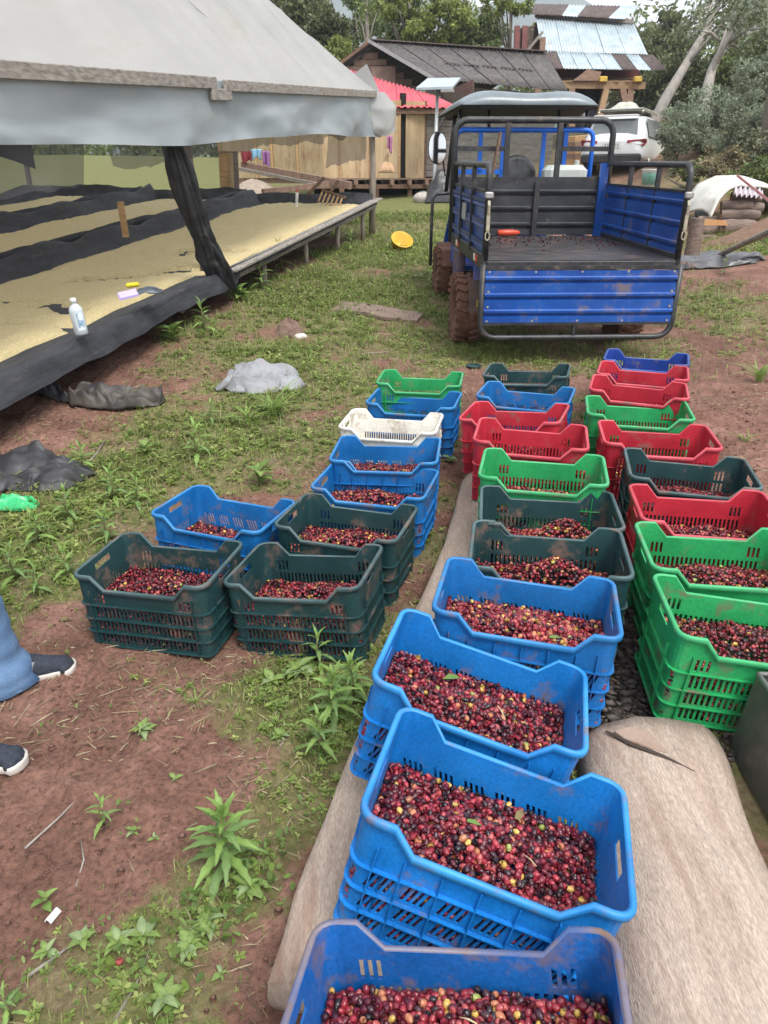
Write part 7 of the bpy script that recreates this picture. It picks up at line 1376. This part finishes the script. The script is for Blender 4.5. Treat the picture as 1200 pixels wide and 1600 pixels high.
for i, a in enumerate([(355, 1366, .22, 'herb', 'tall light green herb with toothed leaves on the bare soil, left of the log', 34), (522, 1128, .20, 'herb', 'leafy herb growing against the tilted blue crate', 28), (552, 1100, .19, 'herb', 'upright herb wedged at the corner of the tilted blue crate', 26), (500, 1180, .17, 'herb', 'small herb below the leafy one beside the tilted crate', 14),
  (470, 1050, .15, 'low', 'spreading weed in front of the muddy dark green crate', 16), (425, 1072, .12, 'low', 'low weed just left of the one before the muddy crate', 12), (500, 1040, .16, 'herb', 'thin weed right at the muddy crate corner', 14), (330, 1450, .10, 'low', 'low round-leaved weed below the tall herb', 12), (300, 1490, .09, 'low', 'low weed in the patch left of the log end', 12), (262, 1572, .10, 'low', 'weed with pointed leaves at the bottom of the patch', 10), (390, 1400, .10, 'low', 'round-leaved weed between tall herb and log', 12), (345, 1530, .05, 'low', 'tiny weed alone on bare soil near the log end', 7),
  (72, 1418, .08, 'broad', 'two-leaved seedling next to the white scrap', 5), (165, 1290, .11, 'herb', 'ragged herb on the soil at left', 10), (210, 1302, .05, 'low', 'tiny light green seedling right of the ragged herb', 6), (240, 1310, .04, 'low', 'single small leaf sprout on the soil', 4), (18, 1592, .10, 'herb', 'grey green herb in the bottom left corner', 10), (75, 1495, .07, 'low', 'small whorled weed above the bottom left corner', 8), (130, 1480, .08, 'low', 'weed beside the pale stick at lower left', 9), (185, 1480, .09, 'low', 'weed just above the single red cherry', 10), (225, 1470, .09, 'low', 'weed to the right of the single red cherry', 10),
  (225, 1150, .09, 'low', 'weed in the soil right of the lower shoe', 10), (305, 1105, .07, 'tuft', 'tuft of thin grass right of the upper shoe', 14), (440, 1160, .07, 'low', 'small weed midway between the shoes and the tilted crate', 8), (275, 1222, .05, 'low', 'tiny pair of leaves on smooth red soil', 4), (405, 762, .26, 'broad', 'pale broad-leaved plant behind the detached blue crate', 9), (275, 535, .34, 'broad', 'large-leaved plant growing out below the bed edge', 10), (320, 520, .30, 'herb', 'upright leafy plant right of the large-leaved one under the bed', 14), (428, 648, .28, 'tuft', 'bright grass tuft just below the grey sack', 26), (385, 660, .2, 'tuft', 'smaller grass tuft left below the grey sack', 20),
  (500, 545, .18, 'tuft', 'grass tuft right of the grey sack', 18), (410, 455, .40, 'herb', 'bushy weed at the foot of the hanging net', 18), (440, 425, .40, 'herb', 'bushy weed beside the bed rail beyond the net', 18), (480, 405, .40, 'herb', 'bushy weed under the far bed rail', 18), (375, 470, .36, 'broad', 'broad weed right below the hanging net', 12), (550, 395, .34, 'herb', 'weed at the far shelter post', 14), (690, 700, .16, 'herb', 'weed growing between the blue and the red crates', 14), (705, 720, .12, 'low', 'low weed at the far end of the long log', 10), (310, 720, .24, 'herb', 'herb among weeds left of the broad-leaved plant', 14), (230, 712, .20, 'broad', 'broad weed in the open soil below the dark cloth', 8),
  (130, 740, .20, 'herb', 'light herb right of the black cloth', 16), (110, 815, .20, 'herb', 'light herb below the green plastic scrap', 16), (170, 850, .19, 'herb', 'light herb left of the far left crate', 16), (60, 850, .20, 'herb', 'light herb in the thick patch at left edge', 16), (25, 905, .19, 'herb', 'light herb just above the jeans leg', 16), (110, 905, .17, 'herb', 'light herb between jeans and dark green crate', 14), (215, 790, .18, 'herb', 'light herb left of the detached blue crate', 16), (180, 780, .20, 'herb', 'light herb amid the thick patch', 16), (60, 930, .15, 'herb', 'small light herb near the knee of the jeans', 12), (1185, 600, .22, 'tuft', 'pale grass tuft at the right edge beyond the crates', 26), (1165, 690, .1, 'tuft', 'thin grass tuft right of the red crate', 14), (580, 540, .12, 'tuft', 'grass tuft behind the far green crate', 16), (330, 660, .16, 'herb', 'herb between the dark cloth and the grey sack', 12), (1130, 430, .2, 'herb', 'weed in front of the dark tarp', 12)]): plant(*a[:5], i + 3, a[5])

# ------------------------------------------------------------------ air between here and the hills
hz = MB(); hz.box((0, 640, 190), (2300, 1420, 420)); hzo = hz.build('haze', None); hzo['kind'] = 'stuff'
hm = bpy.data.materials.new('haze_air'); hm.use_nodes = True; hn = hm.node_tree; hn.nodes.clear(); ho = hn.nodes.new('ShaderNodeOutputMaterial'); pv = hn.nodes.new('ShaderNodeVolumePrincipled'); pv.inputs['Color'].default_value = (.80, .88, 1.0, 1); pv.inputs['Density'].default_value = .0007; pv.inputs['Anisotropy'].default_value = .0
hn.links.new(pv.outputs[0], ho.inputs['Volume']); hzo.data.materials.append(hm); tag(hzo, 'thin pale haze in the air', 'haze')
